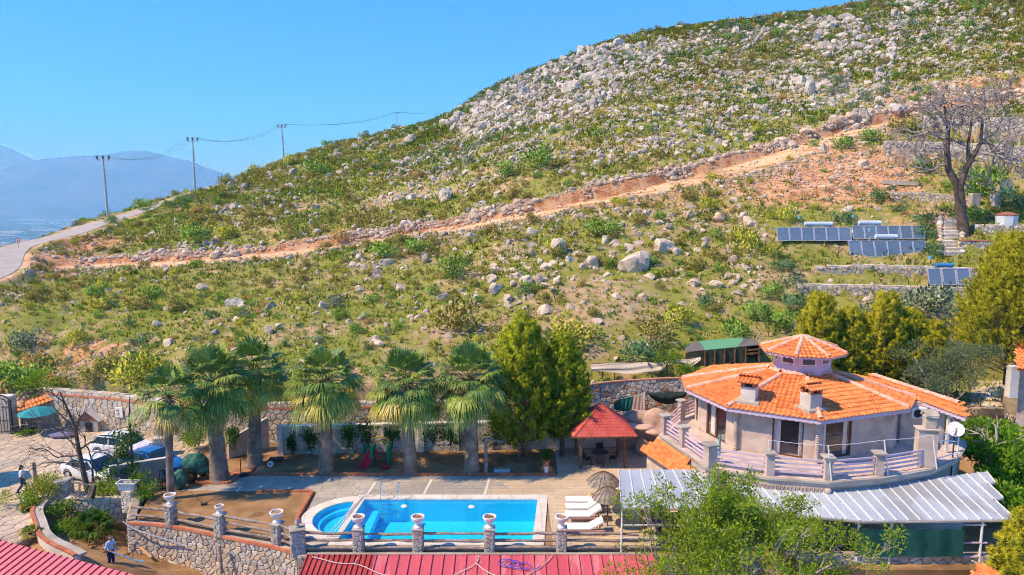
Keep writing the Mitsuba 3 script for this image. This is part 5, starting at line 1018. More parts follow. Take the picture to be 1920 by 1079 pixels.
def white_roof():
    k = thing('terrace_canopy', 'white metal canopy roof wrapping below the balcony', 'canopy')
    tone('mat_whiteroof', (0.34, 0.39, 0.44), (0.43, 0.48, 0.53), 0.7, 0.45, c=(0.27, 0.28, 0.28))
    def run(b, f, n, skip=0.0):
        b = [np.asarray(p) for p in b]; f = [np.asarray(p) for p in f]
        for i in range(n):
            t0, t1 = i/n, (i+1)/n; q = [f[0] + (f[1]-f[0])*t0, f[0] + (f[1]-f[0])*t1, b[0] + (b[1]-b[0])*t1, b[0] + (b[1]-b[0])*t0]; part(k, 'panel', MB().slab(q, 0.04), 'mat_whiteroof'); part(k, 'seam', MB().beam(q[0] + [0, 0, .03], q[3] + [0, 0, .02], 0.03, 0.05), 'mat_whitemetal')
        part(k, 'seam', MB().beam(f[1] + [0, 0, .03], b[1] + [0, 0, .03], 0.03, 0.05), 'mat_whitemetal'); part(k, 'gutter', MB().beam(f[0] - [0, 0, .06], f[1] - [0, 0, .06], 0.08, 0.08), 'mat_concrete')
    run([G(1160, 882, 2.72), G(1322, 881, 2.72)], [G(1165, 953, 2.3), G(1378, 955, 2.3)], 8)
    run([G(1322, 884, 2.70), G(1562, 922, 2.62)], [G(1380, 958, 2.27), G(1612, 977, 2.2)], 10)
    run([G(1563, 923, 2.6), G(1812, 889, 2.66)], [G(1614, 978, 2.18), G(1905, 975, 2.2)], 13)
    run([G(1813, 889, 2.66), G(1832, 887, 2.68)], [G(1862, 938, 2.43), G(1881, 934, 2.44)], 1); run([G(1833, 887, 2.68), G(1850, 885, 2.7)], [G(1851, 908, 2.6), G(1866, 905, 2.6)], 1)
    y0 = G(1165, 953, 2.3)[1]
    for px in (1167, 1290, 1385): p = D(px, 955, y0); part(k, 'post', MB().tube([(p[0], y0+0.05, 0), (p[0], y0+0.05, 2.24)], 0.05, 8), 'mat_whitemetal')
    p = G(1162, 885, 2.7); part(k, 'post', MB().tube([(p[0]+0.15, p[1]-0.1, 0), (p[0]+0.15, p[1]-0.1, 2.66)], 0.05, 8), 'mat_whitemetal')
    for z in (0.75, 1.4): part(k, 'rail', MB().beam((D(1167, 960, y0)[0], y0+0.02, z), (D(1330, 960, y0)[0], y0+0.02, z), 0.05, 0.06), 'mat_whitemetal')
    yr = G(1740, 977, 2.2)[1]; xs = [D(px, 990, yr)[0] for px in (1612, 1674, 1845)]
    for x in xs: part(k, 'post', MB().tube([(x, yr+0.12, 0), (x, yr+0.12, 2.12)], 0.06, 8), 'mat_whitemetal')
    for z, px in ((1.95, 1806), (1.05, 1800), (0.35, 1800)): part(k, 'frame_rail', MB().beam((D(px, 1000, yr)[0], yr+0.1, z), (D(1850, 1000, yr)[0] + 0.15*(z > 1 and z < 1.5), yr+0.1, z), 0.05, 0.07), 'mat_lilac_rail')
    tone('mat_greennet', (0.012, 0.075, 0.062), (0.02, 0.10, 0.085), 2)
    a, b = D(1605, 988, yr)[0], D(1808, 990, yr)[0]; n = 40; t = np.linspace(0, 1, n); y = yr - 0.03 + 0.03*np.sin(t*30); v = []
    for z in (1.78, 1.2, 0.42): v += [(a + (b-a)*tt, yy, z + 0.02*math.sin(tt*17)) for tt, yy in zip(t, y)]
    solo('shade_screen', MB().add(v, [[r*n+i, r*n+i+1, (r+1)*n+i+1, (r+1)*n+i] for r in range(2) for i in range(n-1)]), 'mat_greennet', 'dark green shade screen hanging below the white canopy', 'screen', smooth=True)
    stone_wall('terrace_plinth', 'low stone plinth below the green shade screen', [(13.6, yr+0.25), (a+2, yr+0.2), (xs[2]+0.5, yr+0.15)], -3, 0.42, 0.3, 0.36, 61, top=False)
    solo('room_wall', ribbon([(12.5, 34.4), (23.5, 34.4)], -0.02, 2.5, 0.2), 'mat_plaster', 'pale inner wall in the shade under the white canopy', 'wall')
    # table and chairs in the shade
    def chair(p, rz, label, grp):
        c = thing('chair', label, 'chair', grp); ca, sa = math.cos(rz), math.sin(rz); w = lambda x, y, z: (p[0] + x*ca - y*sa, p[1] + x*sa + y*ca, p[2]+z)
        part(c, 'seat', MB().box(w(0, 0, .45), (.48, .46, .05), rz, .01), 'mat_wicker'); part(c, 'backrest', MB().box(w(0, .22, .72), (.48, .04, .5), rz, .01), 'mat_wicker')
        for x in (-.2, .2):
            for y in (-.2, .2): part(c, 'leg', MB().tube([w(x, y, 0), w(x, y, .45)], .018, 5), 'mat_black')
            part(c, 'armrest', MB().beam(w(x*1.15, -.2, .66), w(x*1.15, .22, .68), .04, .04), 'mat_black')
    mat('mat_wicker', (0.035, 0.03, 0.03), 0.6)
    def rtable(p, r, label):
        c = thing('table', label, 'table'); part(c, 'tabletop', MB().lathe([(.001, .70), (r, .70), (r, .74), (.001, .74)], p, 24), 'mat_darkmetal'); part(c, 'leg', MB().lathe([(.25, 0), (.25, .03), (.04, .06), (.04, .7)], p, 12), 'mat_black', smooth=40)
    q = G(1238, 985, 0.3); q[2] = 0; rtable(q, 0.62, 'round dark table under the left end of the white canopy')
    for i, (an, wd) in enumerate(((0.3, 'right'), (2.2, 'far'), (3.6, 'left'), (5.2, 'near'))): chair(q + [0.95*math.cos(an), 0.95*math.sin(an), 0], an - math.pi/2, f'dark wicker chair on the {wd} side of the round canopy table', 'dark chairs under the white canopy')
    # gazebo
    g = thing('gazebo', 'wooden gazebo with red shingled hip roof beside the rock fountain', 'gazebo'); tone('mat_shingle', (0.46, 0.075, 0.06), (0.58, 0.13, 0.10), 2.0, c=(0.40, 0.06, 0.05)); tone('mat_timber', (0.13, 0.07, 0.035), (0.22, 0.12, 0.06), 4)
    ps = [(4.4, 42.8), (7.25, 42.95), (7.15, 45.3), (4.3, 45.2)]
    for x, y in ps: part(g, 'post', MB().box((x, y, 1.15), (0.15, 0.15, 2.3), 0, .01), 'mat_timber')
    E = [(3.85, 42.25, 2.32), (7.9, 42.35, 2.32), (7.75, 46.0, 2.32), (3.7, 45.9, 2.32)]; ap = np.array([5.8, 44.1, 3.95])
    for i in range(4):
        a, b = np.array(E[i]), np.array(E[(i+1) % 4]); part(g, 'beam', MB().beam(np.array([*ps[i], 2.2]), np.array([*ps[(i+1) % 4], 2.2]), .12, .18), 'mat_timber'); part(g, 'fascia', MB().beam(a + [0, 0, -.04], b + [0, 0, -.04], .05, .14), 'mat_timber'); rf = part(g, 'roof_face', MB().slab([a, b, ap], .06), 'mat_shingle'); m = MB(); N = 11; nn = np.cross(b-a, ap-a); nn /= np.linalg.norm(nn)
        for r in range(N):
            t0, t1 = r/N, (r+1.12)/N; p0, p1 = a + (ap-a)*t0, b + (ap-b)*t0; u0, u1 = a + (ap-a)*min(t1, 1), b + (ap-b)*min(t1, 1); w = max(1, int(np.linalg.norm(p1-p0)/.28))
            for c in range(w):
                x0, x1 = (c + 0.03)/w, (c+0.97)/w; lo0, lo1 = p0 + (p1-p0)*x0 + nn*.035, p0 + (p1-p0)*x1 + nn*.035; hi0, hi1 = u0 + (u1-u0)*x0 + nn*.008, u0 + (u1-u0)*x1 + nn*.008; mid = (lo0+lo1)/2 - (ap-(a+b)/2)/np.linalg.norm(ap-(a+b)/2)*.06
                m.add([lo0, mid, lo1, hi1, hi0, lo0-nn*.025, mid-nn*.025, lo1-nn*.025], [[0, 1, 2], [0, 2, 3], [0, 3, 4], [5, 6, 1], [5, 1, 0], [6, 7, 2], [6, 2, 1]])
        sk = part(rf, 'shingles', m, 'mat_shingle'); labels[sk] = {'kind': 'stuff'}
        part(g, 'hip_cap', MB().beam(a + nn*.03, ap, .16, .05), 'mat_shingle'); 
        d = np.array([*ps[(i+1) % 4], 0]) - np.array([*ps[i], 0]); d /= np.linalg.norm(d)
        part(g, 'brace', MB().beam(np.array([*ps[i], 1.75]) + d*.05, np.array([*ps[i], 2.15]) + d*.45, .08, .08), 'mat_timber')
    rtable(np.array([5.75, 43.9, 0]), 0.55, 'dark table under the red roofed gazebo')
    for i, (x, y, an, wd) in enumerate(((4.9, 43.4, 1.9, 'left'), (5.7, 43.0, 3.1, 'near'), (6.6, 43.6, 4.3, 'right'), (5.9, 44.8, 0.1, 'far'))): chair(np.array([x, y, 0]), an, f'black armchair on the {wd} side of the gazebo table', 'black chairs in the gazebo')
white_roof()
def side_things():
    # tiled awning under the balcony
    k = thing('tiled_awning', 'small orange tiled lean-to roof below the left side of the balcony', 'awning'); q = [G(1203, 843, 2.15), G(1278, 893, 2.15), G(1310, 884, 2.75), G(1238, 831, 2.75)]
    part(k, 'boards', MB().slab(q, .08), 'mat_timber'); pieces(k, 'tile', tiles(q, .36, .2), 'mat_tile', smooth=40); part(k, 'edge', MB().beam(q[0], q[3], .08, .14), 'mat_ridge')
    w = G(1230, 868, 1.0); solo('kiosk_wall', ribbon([q[0][:2] + [0.35, 0.1], q[1][:2] + [0.35, 0.2]], 0, 2.1, .15), 'mat_pinkwall', 'pink wall of the small kitchen below the tiled lean-to', 'wall')
    # artificial rock fountain
    tone('mat_rockwork', (0.42, 0.27, 0.20), (0.56, 0.39, 0.30), 1.2, c=(0.27, 0.19, 0.15)); k = thing('rock_fountain', 'pinkish sculpted rock grotto between the gazebo and the balcony', 'fountain')
    def lump(name, blobs, amp, seed, sub=4):
        man = None
        for c, r in blobs:
            s = m3.Manifold.sphere(1.0, 40).scale(list(r)).translate(list(map(float, c))); man = s if man is None else man + s
        man = man.refine_to_length(0.16); me = man.to_mesh(); v = np.array(me.vert_properties[:, :3], float); tm = trimesh.Trimesh(v, me.tri_verts, process=True); trimesh.smoothing.filter_taubin(tm, iterations=6); v = np.array(tm.vertices); nn = tm.vertex_normals
        v = v + nn*((fb(v*1.4, 4, seed) - .5)*amp*2)[:, None]; part(k, name, (v, tm.faces), 'mat_rockwork', smooth=True)
    lump('back_rock', [((8.4, 46.9, 1.1), (1.3, .6, 1.5)), ((10.0, 46.4, 1.3), (1.5, .7, 1.55)), ((11.0, 45.2, 1.2), (.8, .8, 1.7)), ((9.2, 46.6, 2.1), (1.6, .5, .6))], .22, 5)
    lump('ledge', [((8.2, 45.6, 1.9), (.7, .5, .2)), ((8.9, 45.3, 1.95), (.7, .5, .2)), ((9.6, 44.9, 1.75), (.7, .45, .2)), ((10.2, 44.4, 1.45), (.6, .45, .25)), ((10.5, 44.1, .7), (.4, .4, .9))], .1, 6)
    lump('basin_rock', [((8.9, 45.3, .45), (.5, .5, .7)), ((9.7, 45.2, .35), (.8, .5, .5)), ((10.4, 43.6, .3), (.5, .7, .45))], .15, 7)
    # washing and cloths at the back wall
    def cloth(name, pts, label, cat, m, fold=.04, thick=0, nfold=9):
        a, b, c, d = [np.asarray(p, float) for p in pts]; N, Mx = 26, 12; v = []
        for j in range(Mx):
            for i in range(N):
                s, t = i/(N-1), j/(Mx-1); p = (a*(1-s)+b*s)*(1-t) + (d*(1-s)+c*s)*t; v.append(p + [0, fold*math.sin(s*nfold*2+t*3)*(0.3+t), -fold*1.2*math.sin(math.pi*s)*(1 if t > 0 else .6)])
        return solo(name, MB().add(v, [[j*N+i, (j+1)*N+i, (j+1)*N+i+1, j*N+i+1] for j in range(Mx-1) for i in range(N-1)]), m, label, cat, smooth=True)
    mat('mat_greencloth', (0.02, 0.13, 0.10), .9); mat('mat_beigecloth', (0.52, 0.38, 0.29), .9); mat('mat_darkcloth', (0.02, 0.035, 0.03), .9); tone('mat_creamcloth', (0.50, 0.42, 0.33), (0.62, 0.54, 0.44), 1)
    Y = 47.2; cloth('towel', [D(1163, 744, Y), D(1187, 743, Y), D(1184, 771, Y), D(1164, 771, Y)], 'dark green cloth hanging on the line behind the gazebo', 'towel', 'mat_greencloth')
    cloth('towel', [D(1187, 742, Y), D(1207, 738, Y), D(1207, 769, Y), D(1185, 769, Y)], 'beige cloth hanging beside the dark green one', 'towel', 'mat_beigecloth', .02)
    cloth('towel', [D(1152, 756, Y-.2), D(1164, 745, Y), D(1164, 771, Y), D(1150, 766, Y)], 'small green cloth bunched at the gazebo end of the line', 'towel', 'mat_greencloth')
    kk = thing('washing_line', 'white post and line holding the cloths behind the gazebo', 'washing line'); p = D(1208, 772, Y); part(kk, 'post', MB().tube([(p[0], Y, .5), D(1208, 737, Y)], .05, 6), 'mat_white'); part(kk, 'line', MB().tube([D(1208, 739, Y), D(1150, 752, Y)], .015, 4), 'mat_white')
    Y = 49.5; n = 24; v = []
    for j, t in enumerate(np.linspace(0, 1, 8)):
        for s in np.linspace(0, 1, n): px = 1216 + 73*s; py0 = 736 - 2*s; sag = 20*math.sin(math.pi*s)**.7 + 3; p = D(px, py0 + 1 + t*sag, Y - .35*math.sin(math.pi*t)); v.append(p + [0, .03*math.sin(s*25+t*4), 0])
    solo('hammock', MB().add(v, [[j*n+i, (j+1)*n+i, (j+1)*n+i+1, j*n+i+1] for j in range(7) for i in range(n-1)]), 'mat_darkcloth', 'black net hammock hung against the rubble back wall', 'hammock', smooth=True)
    # long cream cloth strung above the back wall
    Y = 53.0; n = 60; v = []; top = lambda s: np.interp(s, [0, .12, .3, .6, 1], [684, 682, 681, 680, 671]); bot = lambda s: np.interp(s, [0, .1, .2, .45, .62, .8, .9, 1], [696, 696, 700, 702, 698, 682, 690, 676])
    for t in np.linspace(0, 1, 14):
        for s in np.linspace(0, 1, n): px = 1108 + 206*s; v.append(D(px, top(s)*(1-t) + bot(s)*t + .7*math.sin(s*23), Y - .5*t - .07*math.sin(t*11 + s*9)*(.4+t)))
    c = solo('shade_cloth', MB().add(v, [[j*n+i, (j+1)*n+i, (j+1)*n+i+1, j*n+i+1] for j in range(13) for i in range(n-1)]), 'mat_creamcloth', 'long cream cloth strung up above the back wall', 'cloth', smooth=True)
    kk = thing('cloth_frame', 'thin wooden poles holding the long cream cloth', 'frame')
    for px, py, b in ((1110, 682, 712), (1130, 681, 712), (1153, 681, 712), (1313, 670, 700)): a = D(px, py, Y+.05); part(kk, 'pole', MB().tube([a, (a[0], a[1], 3.0)], .04, 6), 'mat_timber')
    part(kk, 'pole', MB().tube([D(1108, 683, Y+.05), D(1313, 671, Y+.05)], .03, 5), 'mat_timber')
    k = thing('tile_shed', 'small orange tiled roof in the lower right corner beside the golden conifer', 'shed'); q = [D(1822, 1090, 27.6), D(1882, 1090, 27.6), D(1876, 1063, 29), D(1838, 1062, 29)]; part(k, 'boards', MB().slab(q, .08), 'mat_timber'); pieces(k, 'tile', tiles(q, .36, .24), 'mat_tile', smooth=40); part(k, 'walls', MB().prism(Polygon([p[:2] for p in q]).buffer(-.1), -3.6, q[0][2]-.15), 'mat_plaster')
    # animal shed with a green roof
    mat('mat_greensheet', (0.11, 0.30, 0.16), .7); mat('mat_greysheet', (0.13, 0.12, 0.11), .8); tone('mat_net', (0.035, 0.045, 0.03), (0.07, 0.075, 0.05), 2)
    k = thing('animal_shed', 'low shed with green sheet roof and dark net walls above the house', 'shed'); Y0, Y1 = 54.0, 56.6
    f0, f1 = D(1322, 657, Y0), D(1424, 647, Y0); b0, b1 = D(1310, 640, Y1), D(1398, 633, Y1); z0 = 3.0
    part(k, 'green_roof', MB().slab([f0, f0 + (f1-f0)*.6, b0 + (b1-b0)*.98, b0], .05), 'mat_greensheet'); part(k, 'grey_roof', MB().slab([f0 + (f1-f0)*.6, f1, b1 + [.6, 0, -.1], b0 + (b1-b0)*.98], .05), 'mat_greysheet'); part(k, 'side_roof', MB().slab([D(1286, 661, Y0), f0 - [0.02, 0, 0], b0 - [.02, 0, 0], D(1284, 648, Y1)], .05), 'mat_greysheet')
    for i, (a, b) in enumerate(((D(1286, 661, Y0), f0), (f0, f0 + (f1-f0)*.55), (f0 + (f1-f0)*.55, f0 + (f1-f0)*.75))): part(k, 'net_wall', ribbon([a[:2], b[:2]], z0, [a[2]-.1, b[2]-.1], .05), 'mat_net')
    part(k, 'end_wall', ribbon([f1[:2], b1[:2] + [.6, 0]], z0, [f1[2]-.1, b1[2]-.1], .05), 'mat_net'); part(k, 'back_wall', ribbon([b1[:2] + [.6, 0], D(1284, 648, Y1)[:2]], z0, 5.0, .05), 'mat_greysheet')
    for t in (0, .18, .36, .55, .75, 1): p = f0 + (f1-f0)*t; part(k, 'post', MB().beam((p[0], p[1]-.06, z0-.5), (p[0], p[1]-.06, p[2]-.06), .09, .09, (0, 1, 0)), 'mat_timber')
    for z in (.35, .65): a, b = f0 + (f1-f0)*.75, f1; part(k, 'slat', MB().beam((a[0], a[1]-.05, a[2]-z), (b[0], b[1]-.05, b[2]-z), .05, .14), 'mat_timber')
side_things()
# ---------------------------------------------------------------- trees and plants of the garden
def frond(rng, reach, el, az, cols, spread=1.25, nleaf=26, pet=0.5, droop=0.5, w=0.04):
    """one fan leaf growing from the origin: an arched stalk and a fan of folded, drooping leaflets"""
    m = MB(); h = np.array([math.cos(az), math.sin(az), 0]); side = np.array([-h[1], h[0], 0])
    t = np.linspace(0, 1, 6)[:, None]; L = reach*pet; d0 = h*math.cos(el) + np.array([0, 0, math.sin(el)])
    sp = d0*t*L - np.array([0, 0, 1])*droop*0.35*L*t**2; m.tube(sp, np.linspace(0.028, 0.016, 6), 4, (0.16, 0.17, 0.05), cap=False)
    hub = sp[-1]; d = sp[-1]-sp[-2]; d /= np.linalg.norm(d); up = np.cross(side, d); up /= np.linalg.norm(up)
    if up[2] < 0: up = -up
    R = reach*(1-pet); V, F, C = [], [], []; base = np.array(cols[rng.integers(0, len(cols))])
    for a in np.linspace(-spread, spread, nleaf):
        a += rng.normal(0, 0.03); r = R*(1 - 0.22*abs(a)/spread)*rng.uniform(0.85, 1.08)
        dd = d*math.cos(a) + side*math.sin(a) + up*(0.22*math.cos(a*1.0) - 0.05); dd /= np.linalg.norm(dd); nn = np.cross(dd, up); nn /= np.linalg.norm(nn)
        p0, p1 = hub, hub + dd*r*0.55 + rng.normal(0, 0.01, 3); p2 = hub + dd*r*0.84 - np.array([0, 0, 1])*r*(.06 + droop*0.24); p3 = hub + dd*r*0.97 - np.array([0, 0, 1])*r*(.12 + droop*rng.uniform(0.4, 0.8))
        n0 = len(V); c = base*rng.uniform(0.75, 1.25); tip = c*np.array([1.35, 1.15, 0.9])
        V += [p0, p1 + nn*w, p1 - nn*w + up*0.012, p2 + nn*w*0.6, p2 - nn*w*0.6, p3]; C += [c, c, c, tip*0.9 + 0.1*c, tip, tip]
        F += [[n0, n0+1, n0+2], [n0+1, n0+3, n0+4], [n0+1, n0+4, n0+2], [n0+3, n0+5, n0+4]]
    m.add(V, F); m.c[-1] = np.array(C); return m
GREENF = [(0.115, 0.21, 0.035), (0.16, 0.27, 0.042), (0.24, 0.33, 0.05), (0.095, 0.19, 0.04)]; YELF = [(0.380, 0.380, 0.067), (0.494, 0.418, 0.095), (0.285, 0.361, 0.076)]; DRYF = [(0.494, 0.361, 0.190), (0.380, 0.285, 0.152), (0.570, 0.456, 0.247)]
tone('mat_palmtrunk', (0.185, 0.145, 0.115), (0.295, 0.24, 0.20), 2.5, c=(0.12, 0.09, 0.07)); tone('mat_bark', (0.085, 0.065, 0.05), (0.16, 0.125, 0.10), 4, c=(0.06, 0.045, 0.035)); tone('mat_greybark', (0.25, 0.215, 0.20), (0.38, 0.335, 0.315), 3)
mat('mat_frond', VC, 0.48, 0.4)
def palm(x, y, z0, h, r0, r1, crown, seed, label, nf=46, skirt=14, slim=False):
    rng = np.random.default_rng(seed); k = thing('palm_tree', label, 'palm tree', 'fan palms behind the pool'); lean = rng.normal(0, 0.05, 2)
    t = np.linspace(0, 1, 40); rr = r1 + (r0-r1)*np.exp(-t*3.2)*1.0; rr = rr*(1 + 0.05*np.sin(np.arange(40)*2.7) + rng.normal(0, 0.015, 40)); rr[0] *= 1.12
    p = np.column_stack([x + lean[0]*t*h*0.4, y + lean[1]*t*h*0.4, z0 + t*h]); part(k, 'trunk', MB().tube(p, rr, 16), 'mat_palmtrunk', smooth=60)
    boots = MB()
    for i in range(70 if not slim else 24):                 # old leaf bases under the crown
        a = rng.uniform(0, 6.28); tt = 1 - rng.random()**1.7*0.28; q = np.array([x + lean[0]*tt*h*.4, y + lean[1]*tt*h*.4, z0+tt*h]); o = np.array([math.cos(a), math.sin(a), 0]); boots.tube([q + o*r1*0.8, q + o*(r1+0.12) + [0, 0, .13], q + o*(r1 + .16) + [0, 0, .26]], [.05, .035, .012], 4, cap=False)
    part(k, 'leaf_base', boots, 'mat_bark'); labels[f'{k}__leaf_base'] = {'kind': 'stuff'}
    top = p[-1]
    for i in range(nf):
        f = (i+0.5)/nf; el = math.asin(max(-.8, min(.995, .99 - 1.5*f**1.12 + rng.normal(0, .06)))); az = i*2.39996 + rng.normal(0, .2); reach = crown*(0.9 + 0.2*rng.random())*1.12
        m = frond(rng, reach, el, az, GREENF if f < .66 else (YELF + GREENF), 1.25 if f < .25 else 1.45, 30, 0.46 + 0.1*rng.random(), 0.15 + 0.75*f)
        v = m.mesh()[0] + top + [0, 0, .15*(1-f)]; part(k, 'frond', (v, m.mesh()[1]), 'mat_frond', color=m.col())
    for i in range(skirt):
        m = frond(rng, crown*rng.uniform(.6, .85), math.radians(rng.uniform(-78, -48)), rng.uniform(0, 6.28), YELF if rng.random() < .5 else DRYF, 1.0, 18, 0.45, 0.9); part(k, 'drooping_frond', (m.mesh()[0] + top - [0, 0, .25], m.mesh()[1]), 'mat_frond', color=m.col())
    return k
def palms():
    # x, y of the foot, trunk height, radii, crown reach
    def foot(px, py): p = G(px, py); return p[0], p[1]
    for px, py, ptop, r0, r1, cr, lab, nf, sk, slim in ((320, 938, 748, .22, .19, 2.0, 'slim fan palm at the left end of the row with a small yellowing crown', 28, 11, True), (412, 903, 722, .62, .37, 2.55, 'thick fan palm standing in the square brick tree well', 58, 12, False), (478, 874, 702, .52, .34, 2.35, 'dark fan palm set back behind the second and fourth palms', 52, 8, False),
                                                       (612, 888, 718, .52, .39, 2.45, 'fan palm left of the red slide', 58, 12, False), (770, 890, 722, .48, .36, 2.4, 'fan palm right of the red slide', 58, 16, False), (885, 888, 716, .52, .36, 2.45, 'last fan palm of the row beside the tall conifer', 58, 15, False)):
        x, y = foot(px, py); zt = D(px, ptop, y)[2]; palm(x, y, 0.0, zt, r0, r1, cr, px, lab, nf, sk, slim)
    x, y, z = -23.35, 36.55, -1.3
    k = thing('young_palm', 'young trunkless fan palm in the lower garden beside the white flower box', 'palm'); rng = np.random.default_rng(9)
    for i in range(22): m = frond(rng, 1.75*rng.uniform(.8, 1.1), math.radians(82 - 75*i/22), i*2.4, [(0.09, .20, .03), (.12, .24, .035), (.07, .16, .03)], 1.3, 22, .42, .5, .032); part(k, 'frond', (m.mesh()[0] + [x, y, z+.3], m.mesh()[1]), 'mat_leaf', color=m.col())
    part(k, 'stem', MB().lathe([(.001, -.3), (.16, -.3), (.14, .3), (.001, .36)], (x, y, z), 10), 'mat_bark')
    for px, py, zz, s, lab in ((50, 995, 0, .9, 'small yellowing fan palm shoot at the edge of the paved yard'), (45, 950, 0, .7, 'little fan palm shoot among the bushes by the yard')):
        q = G(px+6, py+8, zz); k = thing('palm_shoot', lab, 'palm'); rng = np.random.default_rng(px)
        for i in range(11): m = frond(rng, s*rng.uniform(.7, 1.0), math.radians(80 - 62*i/11), i*2.4, YELF + [(.10, .2, .03)], 1.1, 14, .35, .5, .03); part(k, 'frond', (m.mesh()[0] + q, m.mesh()[1]), 'mat_leaf', color=m.col())
palms()

def sprays(rng, n, place, length, cols_tip, cols_in, blades=12, width=0.16):
    """feathery conifer sprays: little plumes, dark inside and golden at their growing tips; place(n) -> points, directions, how far out (0 to 1)"""
    ct, ci = np.asarray(cols_tip), np.asarray(cols_in); p, d, out = place(n); nrm = lambda a: a/(np.linalg.norm(a, axis=-1, keepdims=True) + 1e-9)
    d = nrm(d); L = length*rng.uniform(.6, 1.2, (n, 1)); s = nrm(np.cross(d, rng.normal(size=(n, 3)))); u = np.cross(s, d); tip, inn, b = ct[rng.integers(0, len(ct), n)], ci[rng.integers(0, len(ci), n)], rng.uniform(.8, 1.2, (n, 1)); V, C = [], []
    for j in range(blades):
        t = (j+.5)/blades; q = p + d*L*t*.85; a = (s*math.cos(j*1.9) + u*math.sin(j*1.9))*(1 if j % 2 else -1); w = width*(1 - .65*t)*rng.uniform(.7, 1.2, (n, 1)); e = nrm(d*1.1 + a); nn2 = np.cross(nrm(np.cross(e, d)), e)
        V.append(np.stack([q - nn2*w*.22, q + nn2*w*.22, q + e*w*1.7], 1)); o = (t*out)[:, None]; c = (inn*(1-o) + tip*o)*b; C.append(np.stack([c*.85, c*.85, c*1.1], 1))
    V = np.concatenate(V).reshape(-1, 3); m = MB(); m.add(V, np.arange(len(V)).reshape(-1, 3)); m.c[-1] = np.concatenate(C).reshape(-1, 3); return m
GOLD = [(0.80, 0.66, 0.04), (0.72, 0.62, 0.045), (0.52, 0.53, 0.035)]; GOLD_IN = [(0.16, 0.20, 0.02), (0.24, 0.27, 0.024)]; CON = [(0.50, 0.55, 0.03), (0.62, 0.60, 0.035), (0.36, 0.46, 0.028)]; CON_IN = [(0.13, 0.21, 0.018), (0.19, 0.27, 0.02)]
def conifer(x, y, z0, z1, R, seed, label, tips, inn, n=1500, low=0.18, shape=1.0, spire=0.12, length=0.55, tl=0, group=None, wide=.155):
    """a conifer of upward plumes: each plume a spindle of short sprays, golden towards its tip"""
    rng = np.random.default_rng(seed); k = thing('conifer_tree', label, 'conifer', group); H = z1-z0; per = 26; K = max(40, n//per)
    part(k, 'trunk', MB().tube([(x, y, z0-.3), (x + .05, y, z0 + H*.4), (x, y, z0 + H*.9)], [.16, .12, .03], 8), 'mat_bark', smooth=60)
    t = low + (1-low)*((np.arange(K) + rng.random(K))/K)**.85; a = np.arange(K)*2.39996 + rng.normal(0, .3, K); q = (t-low)/(1-low)
    prof = ((1-q**3.2)**.8 if shape < .7 else np.minimum(1.0, (1-q)**shape*1.25))*(.66 + .34*np.sin(np.minimum(1, q/.3)*math.pi/2)) + spire*.1
    o = np.stack([np.cos(a), np.sin(a), 0*a], 1); r = R*prof*rng.uniform(.8, 1.12, K); ln = np.minimum(1.5, .42*R + .35)*rng.uniform(.75, 1.3, K)
    ax = o*(.62 - .3*q)[:, None] + np.stack([0*a, 0*a, .62 + .5*q], 1) + rng.normal(0, .12, (K, 3)); ax /= np.linalg.norm(ax, axis=1, keepdims=True)
    p0 = np.array([x, y, z0]) + np.stack([0*a, 0*a, H*t - ln*.55], 1) + o*(r*rng.uniform(.62, .92, K))[:, None]
    ss = rng.random((K, per))**.9; rd = rng.normal(size=(K, per, 3)); rd -= (rd*ax[:, None]).sum(-1, keepdims=True)*ax[:, None]; rd /= np.linalg.norm(rd, axis=-1, keepdims=True)
    P = p0[:, None] + ax[:, None]*(ss*ln[:, None])[..., None] + rd*((.20*ln)[:, None]*(1 - .8*ss)*rng.uniform(.5, 1, (K, per)))[..., None]; dd = ax[:, None]*1.0 + rd*.55
    P, dd, sv, rdv = P.reshape(-1, 3), dd.reshape(-1, 3), ss.reshape(-1), rd.reshape(-1, 3)
    # dark spindly stems inside hold the plumes together
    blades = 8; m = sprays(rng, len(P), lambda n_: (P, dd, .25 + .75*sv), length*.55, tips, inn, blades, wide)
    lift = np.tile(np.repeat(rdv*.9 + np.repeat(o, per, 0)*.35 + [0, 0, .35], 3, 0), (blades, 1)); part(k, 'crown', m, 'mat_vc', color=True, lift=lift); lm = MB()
    for i in range(0, K, 2): lm.tube([(x, y, z0 + H*max(.05, t[i]-.12)), p0[i], p0[i] + ax[i]*ln[i]*.6], [.03, .02, .008], 3, cap=False)
    part(k, 'limbs', lm, 'mat_bark'); return k
def branches(rng, p, d, L, r, depth, out, tips, spread=.6, grav=0.0, n=3, keep=.78, wob=.18):
    pts = [p]; q = p.copy(); dd = d.copy(); k = 5
    for i in range(k): dd = dd + rng.normal(0, wob, 3) + [0, 0, grav]; dd /= np.linalg.norm(dd); q = q + dd*L/k; pts.append(q)
    out.append((np.array(pts), np.linspace(r, r*.62, k+1), depth))
    if depth == 0: tips.append((q, dd)); return
    for j in range(n):
        a = rng.normal(size=3); a -= dd*(a @ dd); a /= np.linalg.norm(a) + 1e-9; nd = dd*math.cos(spread) + a*math.sin(spread)*rng.uniform(.6, 1.3); s = pts[-1] if j == 0 else pts[rng.integers(2, k+1)]
        branches(rng, np.array(s), nd/np.linalg.norm(nd), L*keep*rng.uniform(.75, 1.1), r*.58, depth-1, out, tips, spread, grav, n, keep, wob)
def tree_mesh(out, thick=(8, 6, 5, 4, 3)):
    big, small = MB(), MB(); D0 = max(o[2] for o in out)
    for pts, r, dep in out: (big if D0-dep <= 1 else small).tube(pts, r, 8 if D0-dep <= 1 else 4 if D0-dep <= 3 else 3, cap=False)
    return big, small
